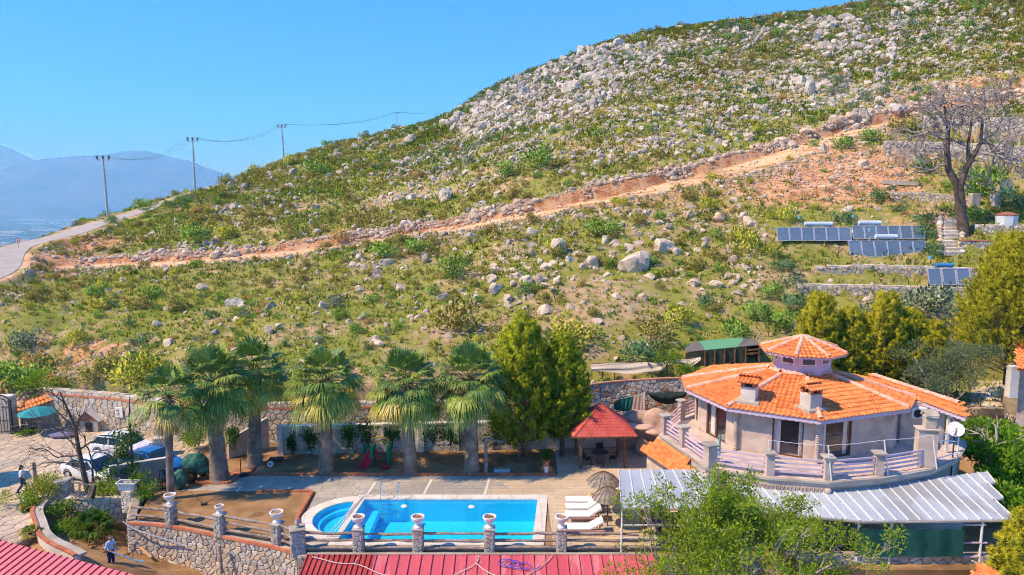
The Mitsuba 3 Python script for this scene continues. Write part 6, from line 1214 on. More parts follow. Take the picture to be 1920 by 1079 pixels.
def trees():
    rng = np.random.default_rng(31)
    # the two conifers beside the gazebo
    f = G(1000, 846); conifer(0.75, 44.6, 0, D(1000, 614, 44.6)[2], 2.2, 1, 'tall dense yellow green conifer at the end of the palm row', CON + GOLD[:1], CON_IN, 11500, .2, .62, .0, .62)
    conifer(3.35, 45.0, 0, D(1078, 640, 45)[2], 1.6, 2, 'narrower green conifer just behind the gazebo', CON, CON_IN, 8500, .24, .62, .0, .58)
    # golden conifers behind the house
    for i, (px, py, ptop, R, lab) in enumerate(((1532, 690, 562, 1.5, 'golden conifer at the left end of the row behind the cupola'), (1590, 690, 588, 1.35, 'second golden conifer from the cupola'), (1655, 700, 560, 1.5, 'tall golden conifer with a pointed top behind the roof'), (1700, 700, 592, 1.4, 'fourth golden conifer behind the right half of the roof'), (1745, 690, 612, 1.2, 'last golden conifer of the row beside the olive tree'))):
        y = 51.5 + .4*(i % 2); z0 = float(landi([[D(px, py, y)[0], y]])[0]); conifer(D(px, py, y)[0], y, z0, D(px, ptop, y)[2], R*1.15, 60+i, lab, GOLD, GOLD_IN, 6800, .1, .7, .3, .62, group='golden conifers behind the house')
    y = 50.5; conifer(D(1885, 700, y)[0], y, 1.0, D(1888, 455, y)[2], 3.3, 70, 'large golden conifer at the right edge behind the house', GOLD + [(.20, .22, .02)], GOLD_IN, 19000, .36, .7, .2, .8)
    y = 28.0; p = D(1905, 1075, y); conifer(p[0]+.3, y, -3, D(1905, 975, y)[2], 1.35, 71, 'golden conifer in the lower right corner', GOLD, GOLD_IN, 5500, .15, .8, .3, .45)
    # olive trees
    def olive(px, py, y, R, label, seed, n=5200):
        r = np.random.default_rng(seed); c = D(px, py, y); z0 = max(0, float(landi([[c[0], y]])[0]) if y > 47.6 else 0); k = thing('olive_tree', label, 'olive tree'); out, tips = [], []
        branches(r, np.array([c[0], y, z0-.1]), np.array([.1, 0, 1.0]), max(.8, (c[2]-z0)*.6), .16, 2, out, tips, .6, 0, 3); b, s = tree_mesh(out); part(k, 'trunk', b, 'mat_greybark', smooth=60); part(k, 'branches', s, 'mat_greybark')
        bl = [(c[0] + r.normal(0, R*.45), y + r.normal(0, R*.4), c[2] + r.normal(0, R*.38), R*r.uniform(.3, .5), R*r.uniform(.3, .5), R*r.uniform(.26, .42)) for _ in range(13)]
        part(k, 'crown', leaf_cloud(r, n, bl, .17, [(0.210, 0.270, 0.150), (0.285, 0.345, 0.203), (0.150, 0.210, 0.105), (0.240, 0.315, 0.135)], .5, .36, .6), 'mat_leaf', color=True)
    olive(1733, 690, 47.9, 1.75, 'rounded olive tree left of the pair behind the side roof', 5, 4200); olive(1795, 688, 47.4, 2.15, 'bigger olive tree beside the garden path', 6, 6500)
    # broad tree in front of the canopy
    r = np.random.default_rng(12); k = thing('walnut_tree', 'large leafy bright green tree in front of the white canopy', 'tree'); out, tips = [], []; base = np.array([10.0, 27.4, -3.6])
    out.append((np.array([base, base + [.1, .05, 1.6], base + [.15, 0, 4.6]]), np.array([.28, .22, .2]), 5))
    for a in range(9):
        az = a*2*math.pi/9 + r.normal(0, .2); el = r.uniform(.12, .6); d = np.array([math.cos(az)*math.cos(el), math.sin(az)*math.cos(el)*.75, math.sin(el)]); branches(r, base + [.12, 0, 3.3 + .14*a], d, r.uniform(2.0, 2.9), .11, 4, out, tips, .55, .03, 3, .74, .16)
    for a in range(5):
        d = np.array([r.normal(0, .5), r.normal(0, .3), 1.0]); branches(r, base + [.15, 0, 4.3], d/np.linalg.norm(d), r.uniform(1.6, 2.1), .09, 4, out, tips, .5, .03, 3, .74, .16)
    b, s = tree_mesh(out); part(k, 'trunk', b, 'mat_greybark', smooth=60); part(k, 'branches', s, 'mat_greybark')
    T_ = np.array([t[0] for t in tips]); sel = np.ones(len(T_), bool); bl = [(*t, .33, .33, .27) for t in T_]; part(k, 'crown', leaf_cloud(r, 44000, bl + [(*(base + [r.normal(0, 3.0), r.normal(0, 1.2), 3.9 + r.normal(0, .8)]), .9, .8, .6) for _ in range(16)], .15, [(.25, .38, .03), (.32, .44, .04), (.38, .47, .045), (.17, .30, .025)], .35, .42, .7), 'mat_leaf', color=True)
    # vine covered slope right of the house
    r = np.random.default_rng(14); k = thing('fig_tree', 'sprawling bright green leafy tree right of the house', 'tree'); bl, out, tips = [], [], []
    for px, py, y, R in ((1880, 830, 40, 1.7), (1850, 835, 39.5, 1.4), (1905, 860, 39, 1.9), (1865, 880, 37.5, 1.6), (1915, 910, 37, 1.7), (1840, 845, 38.5, 1.2), (1895, 945, 35, 1.3), (1935, 845, 40, 1.9), (1960, 880, 38, 2.5)):
        c = D(px, py, y); bl += [(c[0] + r.normal(0, R*.45), y + r.normal(0, R*.4), c[2] + r.normal(0, R*.35), R*.42, R*.42, R*.36) for _ in range(7)]
    branches(r, np.array([26.5, 37.5, 0]), np.array([.1, 0, 1.0]), 2.2, .2, 3, out, tips, .7, 0, 3); b, s = tree_mesh(out); part(k, 'trunk', b, 'mat_greybark', smooth=60); part(k, 'branches', s, 'mat_greybark')
    part(k, 'crown', leaf_cloud(r, 21000, bl, .24, [(0.195, 0.390, 0.030), (0.270, 0.465, 0.038), (0.120, 0.270, 0.027), (0.330, 0.495, 0.045)], .6, .6, .6), 'mat_leaf', color=True)
    # dead pine on the terrace
    r = np.random.default_rng(21); k = thing('dead_pine', 'big dead pine with forked dark trunk and bare grey twigs', 'tree'); q = cast(1808, 441); sc = math.hypot(q[1], 3)/FOC; yy = q[1]; out, tips = [], []; P = lambda px, py, dy=0: D(px, py, yy + dy)
    tr = MB(); tr.tube([P(1808, 446), P(1803, 400), P(1797, 350)], [.62, .5, .48], 12).tube([P(1797, 352), P(1778, 318), P(1775, 280), P(1778, 235), P(1770, 200)], [.42, .34, .28, .2, .12], 9).tube([P(1799, 352), P(1812, 315), P(1838, 270), P(1842, 230)], [.38, .3, .2, .12], 9).tube([P(1816, 308), P(1815, 270), P(1822, 230)], [.2, .15, .1], 7); part(k, 'trunk', tr, 'mat_bark', smooth=60)
    for (px, py, dx, dz, L, n) in ((1776, 290, -1, .15, 3.0, 2), (1777, 262, -.9, .5, 2.6, 2), (1778, 240, -.6, .9, 2.4, 2), (1776, 225, .4, 1, 2.2, 2), (1770, 205, -.5, .8, 2.0, 2), (1774, 212, .6, .8, 2, 2), (1838, 270, 1, .3, 3.0, 2), (1842, 240, .9, .7, 2.8, 2), (1842, 232, .2, 1, 2.4, 2), (1820, 290, .8, .1, 3.2, 2), (1822, 235, .1, 1, 2.2, 2), (1815, 275, -.6, .6, 2.2, 2), (1778, 310, -1, -.1, 2.6, 2), (1830, 285, 1, -.15, 3.0, 2), (1845, 262, 1, .1, 3.4, 2)):
        for e in range(1 + (px % 2)): d = np.array([dx, r.normal(0, .6), dz]) + r.normal(0, .25, 3); branches(r, P(px, py), d/np.linalg.norm(d), L*1.05, .12, 4, out, tips, .75, .0, 3, .72, .3)
    m = MB()
    for pts, rr, dep in out: m.tube(pts, np.maximum(rr, .034), 4 if dep > 2 else 3, cap=False)
    part(k, 'twigs', m, 'mat_greybark')
    # bare tree by the cars
    r = np.random.default_rng(22); k = thing('bare_tree', 'leafless dark tree with long sideways branches in front of the white cars', 'tree'); y0 = 38.9; out, tips = [], []; P = lambda px, py, dy=0: D(px, py, y0+dy)
    tr = MB(); tr.tube([P(166, 925), P(155, 880), P(147, 840), P(140, 800), P(125, 765), P(112, 735)], [.17, .14, .12, .09, .06, .03], 9).tube([P(174, 905), P(173, 870), P(166, 842)], [.06, .05, .03], 6).tube([P(142, 815), P(125, 790), P(100, 765)], [.06, .045, .03], 6); part(k, 'trunk', tr, 'mat_bark', smooth=60)
    for (px, py, dx, dz, L) in ((150, 855, -1, .35, 2.6), (148, 848, -1, .05, 2.9), (145, 838, -.8, .7, 2.2), (143, 830, .2, 1, 2.0), (138, 800, -.3, 1, 1.6), (152, 868, -1, -.1, 2.4), (143, 812, .5, .9, 1.6), (120, 758, -.5, .8, 1.2), (148, 845, .7, .7, 1.7), (166, 842, .2, 1, 1.2), (170, 858, .8, .6, 1.2), (156, 885, -1, .1, 2.0)):
        d = np.array([dx, r.normal(0, .4), dz]); branches(r, P(px, py), d/np.linalg.norm(d), L*.8, .045, 3, out, tips, .5, .0, 3, .62, .2)
    m = MB()
    for pts, rr, dep in out: m.tube(pts, np.maximum(rr, .008), 4 if dep > 1 else 3, cap=False)
    part(k, 'twigs', m, 'mat_bark')
    # dark young tree between the cars and the concrete wall
    r = np.random.default_rng(23); k = thing('young_tree', 'slender dark young tree with sparse foliage in front of the blue car', 'tree'); y0 = 39.3; P = lambda px, py: D(px, py, y0)
    part(k, 'trunk', MB().tube([P(249, 930), P(247, 850), P(242, 790), P(243, 745)], [.1, .075, .05, .02], 8), 'mat_bark', smooth=60)
    bl = [(*(P(243 + r.normal(0, 13)*(1 if j % 3 else 1.6) - 7, yy_) + [0, r.normal(0, .3), 0]), .3, .35, .26) for j, yy_ in enumerate(np.linspace(805, 915, 22))]; part(k, 'crown', leaf_cloud(r, 2300, bl, .16, [(0.053, 0.128, 0.030), (0.090, 0.195, 0.033), (0.150, 0.255, 0.045)], .4, .4, .6), 'mat_leaf', color=True)
    # hanging plants and shrubs of the garden
    def shrub(name, px, py, z, R, kind, label, seed, n=900, hgt=1.0, leaf=.14, y=None):
        c = G(px, py, z) if y is None else D(px, py, y); r = np.random.default_rng(seed); z = c[2]; bl = [(c[0] + r.normal(0, R*.4), c[1] + r.normal(0, R*.35), z + R*hgt*(.45 + r.normal(0, .25)), R*.4, R*.4, R*.36*hgt) for _ in range(9)]
        k = thing(name, label, 'shrub'); part(k, 'foliage', leaf_cloud(r, n, bl, leaf, kind, .6, .5, .6), 'mat_leaf', color=True); m = MB()
        for i in range(5): a = r.uniform(0, 6.28); m.tube([(c[0], c[1], z-.25), (c[0] + math.cos(a)*R*.35, c[1] + math.sin(a)*R*.35, z + R*hgt*.7)], [.03, .012], 4)
        part(k, 'stems', m, 'mat_bark')
    BR = [(0.217, 0.392, 0.029), (0.319, 0.464, 0.043), (0.160, 0.290, 0.029)]; YL = [(0.377, 0.435, 0.043), (0.290, 0.392, 0.043), (0.435, 0.406, 0.072)]; DK = [(0.058, 0.145, 0.029), (0.087, 0.203, 0.036)]
    shrub('shrub', 85, 935, .1, 1.5, YL, 'yellow green bush beside the walking woman', 1, 1900, .8); shrub('shrub', 62, 955, -.1, .9, BR, 'bright green low bush at the corner of the garden edging', 2, 800, .7); shrub('shrub', 200, 930, 0, 1.0, BR + YL, 'bright green shrub between the leaning frame and the flower box', 3, 1300, 1.3); shrub('shrub', 268, 935, .1, 1.05, BR + DK, 'feathery green shrub in front of the concrete wall', 4, 1200, 1.3)
    shrub('shrub', 120, 1000, -.9, 1.1, BR, 'green weeds on the slope of the lower garden', 5, 1100, .5); shrub('shrub', 110, 970, -.5, .9, BR + DK, 'green shrub under the broken yard wall', 6, 800, .8); shrub('shrub', 485, 1074, -2.3, .55, BR, 'small bright shrub at the foot of the retaining wall', 7, 500, .9); shrub('shrub', 566, 1072, -2.2, .45, BR, 'tiny shrub beside the corner of the dark red roof', 8, 350, .9); shrub('shrub', 52, 815, 0, .8, DK + BR, 'green weeds under the teal parasol', 9, 700, .35)
    shrub('shrub', 372, 830, 0, 1.3, YL + BR, 'yellow green shrub behind the tarpaulin covered cart', 10, 1500, .9, y=46.5)
    for i, (px, py, R, hg, lab) in enumerate(((548, 845, .35, 3.2, 'slim dark cypress shrub against the white wall left of the fourth palm'), (580, 838, .55, 2.4, 'dark shrub close to the left side of the fourth palm'), (655, 835, .75, 2.0, 'dark bushy shrub right of the fourth palm'), (690, 832, .8, 2.0, 'dark shrub hanging over the wall behind the slide'), (735, 835, .7, 1.8, 'dark green shrub left of the fifth palm'), (812, 828, 1.0, 1.5, 'broad green shrub between the fifth and last palm'), (845, 832, .8, 1.6, 'dark shrub left of the last palm'), (930, 830, .9, 1.7, 'green shrub right of the last palm'), (1040, 822, .45, 2.2, 'slim hanging plant on the white wall between the conifer trunks'), (965, 838, .6, 1.6, 'low shrub at the foot of the tall conifer'), (440, 830, .5, 2.4, 'slim dark green shrub between the second and third palm'))):
        shrub('wall_shrub', px, py, .1, R, DK + [(.09, .17, .02)], lab, 40+i, 700, hg, .15, y=44.6)
    shrub('wall_shrub', 118, 728, 2.6, 1.5, YL + DK, 'olive green bush above the corner of the stone boundary wall', 62, 1500, .9, y=53.0); shrub('wall_shrub', 160, 726, 2.6, 1.2, BR + DK, 'green bush rising behind the left half of the stone boundary wall', 63, 1100, .9, y=52.6); shrub('wall_shrub', 70, 722, 2.4, 1.4, BR, 'leafy green bush above the red tile coping', 64, 1300, .9, y=53.4)
    shrub('wall_shrub', 1250, 690, 3.0, 1.3, DK + BR, 'green shrub under the long cream cloth', 60, 1100, .9, y=52.2); shrub('wall_shrub', 1285, 700, 3.0, .8, BR, 'bright shrub at the right end of the cream cloth', 61, 700, .9, y=52)
trees()
# ---------------------------------------------------------------- cars
mat('mat_carwhite', (0.70, 0.72, 0.75), 0.25, 0.5, clearcoat=0.6); mat('mat_carblue', (0.012, 0.13, 0.42), 0.22, 0.5, clearcoat=0.8); mat('mat_carsilver', (0.42, 0.50, 0.58), 0.25, 0.5, metal=0.4, clearcoat=0.6)
mat('mat_carglass', (0.012, 0.03, 0.04), 0.06, 0.6); mat('mat_tyre', (0.018, 0.018, 0.018), 0.8); mat('mat_rim', (0.5, 0.5, 0.52), 0.3, metal=0.8); mat('mat_lamp', (0.75, 0.78, 0.8), 0.15); mat('mat_redlamp', (0.45, 0.02, 0.02), 0.2); mat('mat_carplastic', (0.035, 0.035, 0.038), 0.6)
def car(c, yaw, paint, label, kind='hatch', roofpaint=None):
    k = thing('parked_car', label, 'car', 'cars parked in the yard'); L, Wd, H = (4.1, 1.74, 1.48) if kind == 'hatch' else (4.55, 1.8, 1.44)
    ca, sa = math.cos(yaw), math.sin(yaw); tw = lambda v: np.column_stack([c[0] + v[:, 0]*ca - v[:, 1]*sa, c[1] + v[:, 0]*sa + v[:, 1]*ca, c[2] + v[:, 2]])
    def loft(name, xs, secs, m, smooth=38, par=k):
        n = secs[0].shape[0]; v = np.vstack([np.column_stack([np.full(n, x), s]) for x, s in zip(xs, secs)]); f = []
        for i in range(len(xs)-1):
            for j in range(n): f.append([i*n+j, i*n+(j+1) % n, (i+1)*n+(j+1) % n, (i+1)*n+j])
        cap = [[0, n-1-j, n-2-j] for j in range(n-2)]; e = (len(xs)-1)*n; cap += [[e, e+j+1, e+j+2] for j in range(n-2)]
        mb = MB(); mb.add(tw(v), np.vstack([np.array(f)[:, [0, 1, 2]], np.array(f)[:, [0, 2, 3]], cap])); return part(par, name, mb, m, smooth=smooth)
    def ring(w, z0, z1, belt=.0, r=.10, tuck=.9):
        y = [w*tuck, w*.985, w, w*.995, w*.96, w*.86]; z = [z0, z0 + (z1-z0)*.2, z0 + (z1-z0)*.45, z0 + (z1-z0)*.72, z1 - .05, z1]; return np.array(list(zip(y, z)) + [(-a, b) for a, b in zip(y[::-1], z[::-1])])
    W2 = Wd/2
    if kind == 'hatch': xs = np.array([-.5, -.485, -.45, -.38, -.2, 0, .17, .26, .36, .44, .48, .5])*L; top = [.72, .86, .93, .95, .94, .92, .91, .88, .80, .70, .60, .5]
    else: xs = np.array([-.5, -.485, -.45, -.38, -.2, 0, .15, .24, .34, .43, .48, .5])*L; top = [.7, .86, .95, .98, .95, .92, .91, .88, .81, .72, .62, .5]
    ww = [.80, .90, .96, 1, 1, 1, 1, 1, .985, .93, .84, .74]; low = [.35, .28, .22, .2, .2, .2, .2, .2, .2, .22, .26, .32]
    loft('body', xs, [ring(W2*w, z0, z) for w, z0, z in zip(ww, low, top)], paint)
    # the glasshouse: dark glass with the roof skin and pillars over it
    if kind == 'hatch': gx = np.array([-.455, -.40, -.30, -.1, .05, .13, .27])*L; gt = [.97, 1.28, 1.43, 1.475, 1.44, 1.36, .90]
    else: gx = np.array([-.40, -.32, -.22, -.05, .05, .12, .26])*L; gt = [.99, 1.2, 1.36, 1.43, 1.41, 1.34, .90]
    def gr(w, z0, z1): return np.array([(w*.97, z0), (w*.93, z0 + (z1-z0)*.5), (w*.80, z1-.03), (w*.66, z1), (-w*.66, z1), (-w*.80, z1-.03), (-w*.93, z0+(z1-z0)*.5), (-w*.97, z0)])
    loft('windows', gx, [gr(W2*(.93 if i in (0, 6) else .97), .86, max(z, .88)) for i, z in enumerate(gt)], 'mat_carglass', 30)
    n = 12; rx = np.linspace(gx[2]-.12, gx[4]+.12, n); zt = np.interp(rx, gx, gt) + .012; v = []
    for x, z in zip(rx, zt):
        for s in np.linspace(-1, 1, 9): v.append((x, s*W2*.79, z - .055*max(0, abs(s)-.6)/.4 + .015*(1-s*s)))
    mb = MB().add(tw(np.array(v)), [[i*9+j, (i+1)*9+j, (i+1)*9+j+1, i*9+j+1] for i in range(n-1) for j in range(8)]); part(k, 'roof', mb, roofpaint or paint, smooth=True)
    pl = MB()
    for s in (-1, 1):
        for (x0, z0, x1, z1) in ((gx[6]-.03, .9, gx[4]+.1, 1.40), ((gx[3]), .9, gx[3]-.02, 1.42), (gx[1]-.18, .92, gx[2]-.1, 1.38), (gx[4]+.1, 1.41, gx[2]-.1, 1.39)):
            a, b = tw(np.array([(x0, s*W2*.955, z0), (x1, s*W2*.80, z1)])); pl.beam(a, b, .06, .055)
    part(k, 'pillar', pl, paint)
    for sx in (-.305, .30):
        for s in (-1, 1):
            prof = np.array([(.20, -.10), (.30, -.10), (.33, -.06), (.33, .06), (.30, .10), (.20, .10)]); v, f = MB().lathe(prof, (0, 0, 0), 20).mesh(); v = np.column_stack([v[:, 0], v[:, 2], v[:, 1]]) + [sx*L, s*(W2-.09), .33]
            w = part(k, 'wheel', (tw(v), f[:, ::-1]), 'mat_tyre', smooth=40); v, f = MB().lathe([(.001, .05), (.06, .06), (.19, .085), (.215, .10), (.215, -.1)], (0, 0, 0), 14).mesh(); part(w, 'rim', (tw(np.column_stack([v[:, 0], s*v[:, 2], v[:, 1]]) + [sx*L, s*(W2-.085), .33]), f if s < 0 else f[:, ::-1]), 'mat_rim', smooth=30)
            an = np.linspace(0, math.pi, 12); part(k, 'wheel_arch', MB().tube(tw(np.column_stack([sx*L + .37*np.cos(an), np.full(12, s*W2*.985), .33 + .37*np.sin(an)])), .035, 5), 'mat_carplastic')
    for s in (-1, 1):
        part(k, 'headlight', MB().add(tw(MB().box((L*.455, s*W2*.70, .66), (.22, .34, .13), s*-.35, .04).mesh()[0]), MB().box((0, 0, 0), (1, 1, 1), 0, .04).mesh()[1]), 'mat_lamp', smooth=40); part(k, 'tail_light', MB().add(tw(MB().box((-L*.478, s*W2*.76, .82), (.12, .22, .26), 0, .03).mesh()[0]), MB().box((0, 0, 0), (1, 1, 1), 0, .04).mesh()[1]), 'mat_redlamp')
        part(k, 'mirror', MB().add(tw(MB().box((L*.185, s*(W2+.07), .98), (.13, .18, .12), 0, .04).mesh()[0]), MB().box((0, 0, 0), (1, 1, 1), 0, .04).mesh()[1]), paint, smooth=40)
        for x in (-.06, .12): part(k, 'door_handle', MB().add(tw(MB().box((x*L-.1, s*(W2+.004), .80), (.16, .03, .035)).mesh()[0]), MB().box((0, 0, 0), (1, 1, 1)).mesh()[1]), 'mat_rim')
    part(k, 'grille', MB().add(tw(MB().box((L*.49, 0, .47), (.05, Wd*.55, .16)).mesh()[0]), MB().box((0, 0, 0), (1, 1, 1)).mesh()[1]), 'mat_carplastic'); part(k, 'number_plate', MB().add(tw(MB().box((L*.503, 0, .40), (.02, .5, .11)).mesh()[0]), MB().box((0, 0, 0), (1, 1, 1)).mesh()[1]), 'mat_white')
    part(k, 'bumper', MB().add(tw(MB().box((L*.485, 0, .33), (.1, Wd*.8, .12), 0, .03).mesh()[0]), MB().box((0, 0, 0), (1, 1, 1), 0, .03).mesh()[1]), paint)
g = G(232, 853); car((g[0], g[1], .03), -.22, 'mat_carwhite', 'white hatchback parked by the stone boundary wall')
g = G(288, 884); car((g[0], g[1], .03), -.42, 'mat_carblue', 'blue saloon car with pale pillars behind the concrete wall', 'saloon')
g = G(182, 899); car((g[0], g[1], .03), -.42, 'mat_carwhite', 'white car parked nearest the bare tree and the leaning frame', 'saloon')

# ---------------------------------------------------------------- people
mat('mat_skin', (0.48, 0.28, 0.20), 0.6); mat('mat_hair', (0.02, 0.014, 0.01), 0.6); mat('mat_hairgrey', (0.10, 0.09, 0.085), 0.7); mat('mat_shirt', (0.68, 0.72, 0.80), 0.9); mat('mat_shirtblue', (0.42, 0.55, 0.75), 0.9); mat('mat_jeans', (0.03, 0.05, 0.11), 0.9); mat('mat_navy', (0.02, 0.035, 0.10), 0.9)
def person(c, yaw, H, label, shirt, trousers, hair, pose, long_hair=False):
    """a standing figure from joints with radii; the figure faces +y before turning"""
    k = thing('person', label, 'person'); s = H/1.75; ca, sa = math.cos(yaw), math.sin(yaw)
    W = lambda v: np.column_stack([c[0] + (v[:, 0]*ca - v[:, 1]*sa)*s, c[1] + (v[:, 0]*sa + v[:, 1]*ca)*s, c[2] + v[:, 2]*s])
    def chain(bones, res=.03, it=4):
        man = None
        for a, ra, b, rb in bones:
            h = m3.Manifold.batch_hull([m3.Manifold.sphere(ra, 16).translate(list(map(float, a))), m3.Manifold.sphere(rb, 16).translate(list(map(float, b)))]); man = h if man is None else man + h
        man = man.refine_to_length(res); me = man.to_mesh(); tm = trimesh.Trimesh(np.array(me.vert_properties[:, :3], float), me.tri_verts, process=True); trimesh.smoothing.filter_taubin(tm, iterations=it); return np.array(tm.vertices), np.array(tm.faces)
    J = {n: np.array(v, float) for n, v in pose.items()}; body = []
    body += [(J['pelvis'], .115, J['chest'], .12), (J['chest'], .12, J['neck'], .06), (J['neck'], .055, J['head'] - [0, 0, .06], .055), (J['head'], .092, J['head'] + [0, .015, -.07], .07), (J['head'] + [0, -.015, .02], .095, J['head'], .095)]
    body += [(J['head'] + [0, .10, -.015], .014, J['head'] + [0, .09, .03], .010)]                     # nose
    for x in (-.09, .09): body.append((J['head'] + [x, 0, -.02], .018, J['head'] + [x*1.05, -.01, .02], .02))      # ears
    for S in ('l', 'r'):
        sg = -1 if S == 'l' else 1; sh = J['chest'] + [sg*.17, 0, .10]
        body += [(J['chest'] + [sg*.06, 0, .08], .09, sh, .065), (sh, .062, J[S+'elbow'], .045), (J[S+'elbow'], .043, J[S+'wrist'], .028)]
        hp = J['pelvis'] + [sg*.09, 0, -.05]; body += [(J['pelvis'] + [sg*.04, 0, 0], .12, hp, .095), (hp, .092, J[S+'knee'], .06), (J[S+'knee'], .06, J[S+'ankle'], .038), (J[S+'ankle'] + [0, -.03, -.04], .038, J[S+'ankle'] + [0, .15, -.06], .03)]
        d = J[S+'wrist'] - J[S+'elbow']; d /= np.linalg.norm(d); sd = np.cross(d, [0, 1, 0]); sd /= np.linalg.norm(sd) + 1e-9; pn = np.cross(sd, d); palm = J[S+'wrist'] + d*.075; body.append((J[S+'wrist'], .026, palm, .03)); body.append((palm - sd*.022, .02, palm + sd*.022, .02))
        for q, (o, l) in enumerate(((-.033, .062), (-.011, .075), (.011, .07), (.033, .055))): r0 = palm + sd*o + d*.015; r1 = r0 + d*l*.55 + pn*.012; body += [(r0, .0095, r1, .009), (r1, .009, r1 + d*l*.3 + pn*.035, .0075)]
        th = palm - d*.035 - sd*.03; body += [(th, .012, th - sd*.03 + d*.035 + pn*.01, .010), (th - sd*.03 + d*.035 + pn*.01, .01, th - sd*.033 + d*.065 + pn*.02, .008)]
    v, f = chain(body, .024, 3); part(k, 'body', (W(v), f), 'mat_skin', smooth=True)
    up = [(J['pelvis'] + [0, 0, .02], .135, J['chest'], .143), (J['chest'], .143, J['chest'] + [0, 0, .12], .10)]
    for S in ('l', 'r'): sg = -1 if S == 'l' else 1; sh = J['chest'] + [sg*.17, 0, .10]; up += [(J['chest'] + [sg*.06, 0, .09], .10, sh, .082), (sh, .082, sh + (J[S+'elbow']-sh)*.75, .066)]
    v, f = chain(up, .035, 5); part(k, 'shirt', (W(v), f), shirt, smooth=True); lo = [(J['pelvis'] + [-.03, 0, .02], .135, J['pelvis'] + [.03, 0, .02], .135)]
    for S in ('l', 'r'): sg = -1 if S == 'l' else 1; hp = J['pelvis'] + [sg*.09, 0, -.05]; lo += [(J['pelvis'] + [sg*.04, 0, 0], .13, hp, .11), (hp, .108, J[S+'knee'], .078), (J[S+'knee'], .078, J[S+'ankle'] + [0, 0, .03], .06)]
    v, f = chain(lo, .035, 4); part(k, 'trousers', (W(v), f), trousers, smooth=True)
    hr = [(J['head'] + [0, -.03, .045], .094, J['head'] + [0, -.045, -.01], .088)] + ([(J['head'] + [0, -.08, 0], .06, J['head'] + [0, -.13, -.16], .05), (J['head'] + [0, -.13, -.16], .05, J['head'] + [0, -.12, -.32], .025)] if long_hair else [])
    v, f = chain(hr, .03, 2); part(k, 'hair', (W(v), f), hair, smooth=True)
    eye = MB()
    for x in (-.034, .034): eye.lathe([(.001, -.011), (.009, -.006), (.011, 0), (.009, .006), (.001, .011)], J['head'] + [x, .082, .012], 8)
    part(k, 'eyes', (W(eye.mesh()[0]), eye.mesh()[1]), 'mat_black'); part(k, 'mouth', (W(MB().box(J['head'] + [0, .088, -.055], (.045, .012, .01)).mesh()[0]), MB().box((0, 0, 0), (1, 1, 1)).mesh()[1]), 'mat_redlamp')
    for S in ('l', 'r'): a = J[S+'ankle']; v, f = chain([(a + [0, -.04, -.045], .05, a + [0, .15, -.06], .04)], .04, 2); part(k, 'shoe', (W(v), f), 'mat_darkmetal', smooth=True)
    return W
q = G(43, 925)
person((q[0], q[1], .035), -1.0, 1.66, 'woman in a white shirt and dark jeans walking across the paved yard', 'mat_shirt', 'mat_jeans', 'mat_hair', dict(pelvis=(0, 0, .93), chest=(0, .02, 1.28), neck=(0, .03, 1.47), head=(0, .06, 1.62), lelbow=(-.24, -.06, 1.13), lwrist=(-.23, .10, .92), relbow=(.24, .02, 1.12), rwrist=(.25, .16, .93), lknee=(-.09, .16, .50), lankle=(-.09, .20, .09), rknee=(.09, .0, .50), rankle=(.09, -.26, .12)), True)
q = G(209, 1069, -2.05); zz = GARDEN(q[0], q[1]); q = G(209, 1069, zz)
Wm = person((q[0], q[1], zz + .1), -1.9, 1.72, 'man in a light blue shirt and navy trousers holding a long pale blue pole', 'mat_shirtblue', 'mat_navy', 'mat_hairgrey', dict(pelvis=(0, 0, .93), chest=(0, .04, 1.29), neck=(0, .07, 1.48), head=(0, .11, 1.62), lelbow=(-.27, .06, 1.12), lwrist=(-.18, .30, 1.02), relbow=(.28, .04, 1.12), rwrist=(.16, .30, .98), lknee=(-.10, .06, .50), lankle=(-.11, .02, .09), rknee=(.10, .05, .50), rankle=(.11, -.06, .09)))
hnd = Wm(np.array([[-.18, .38, 1.0], [.16, .38, .96]])); d = hnd.mean(0)
mat('mat_paleblue', (0.16, 0.42, 0.62), 0.5); e0, e1 = D(193, 1028, d[1] + .2), D(263, 1054, d[1] - .1); k = thing('pole_tool', 'long pale blue tool pole held by the man in the lower garden', 'tool')
part(k, 'handle', MB().tube([e0, hnd[0], hnd[1], e1], .03, 6), 'mat_paleblue', smooth=50); part(k, 'head', MB().box(e1, (.4, .05, .08), 0, .01), 'mat_paleblue')

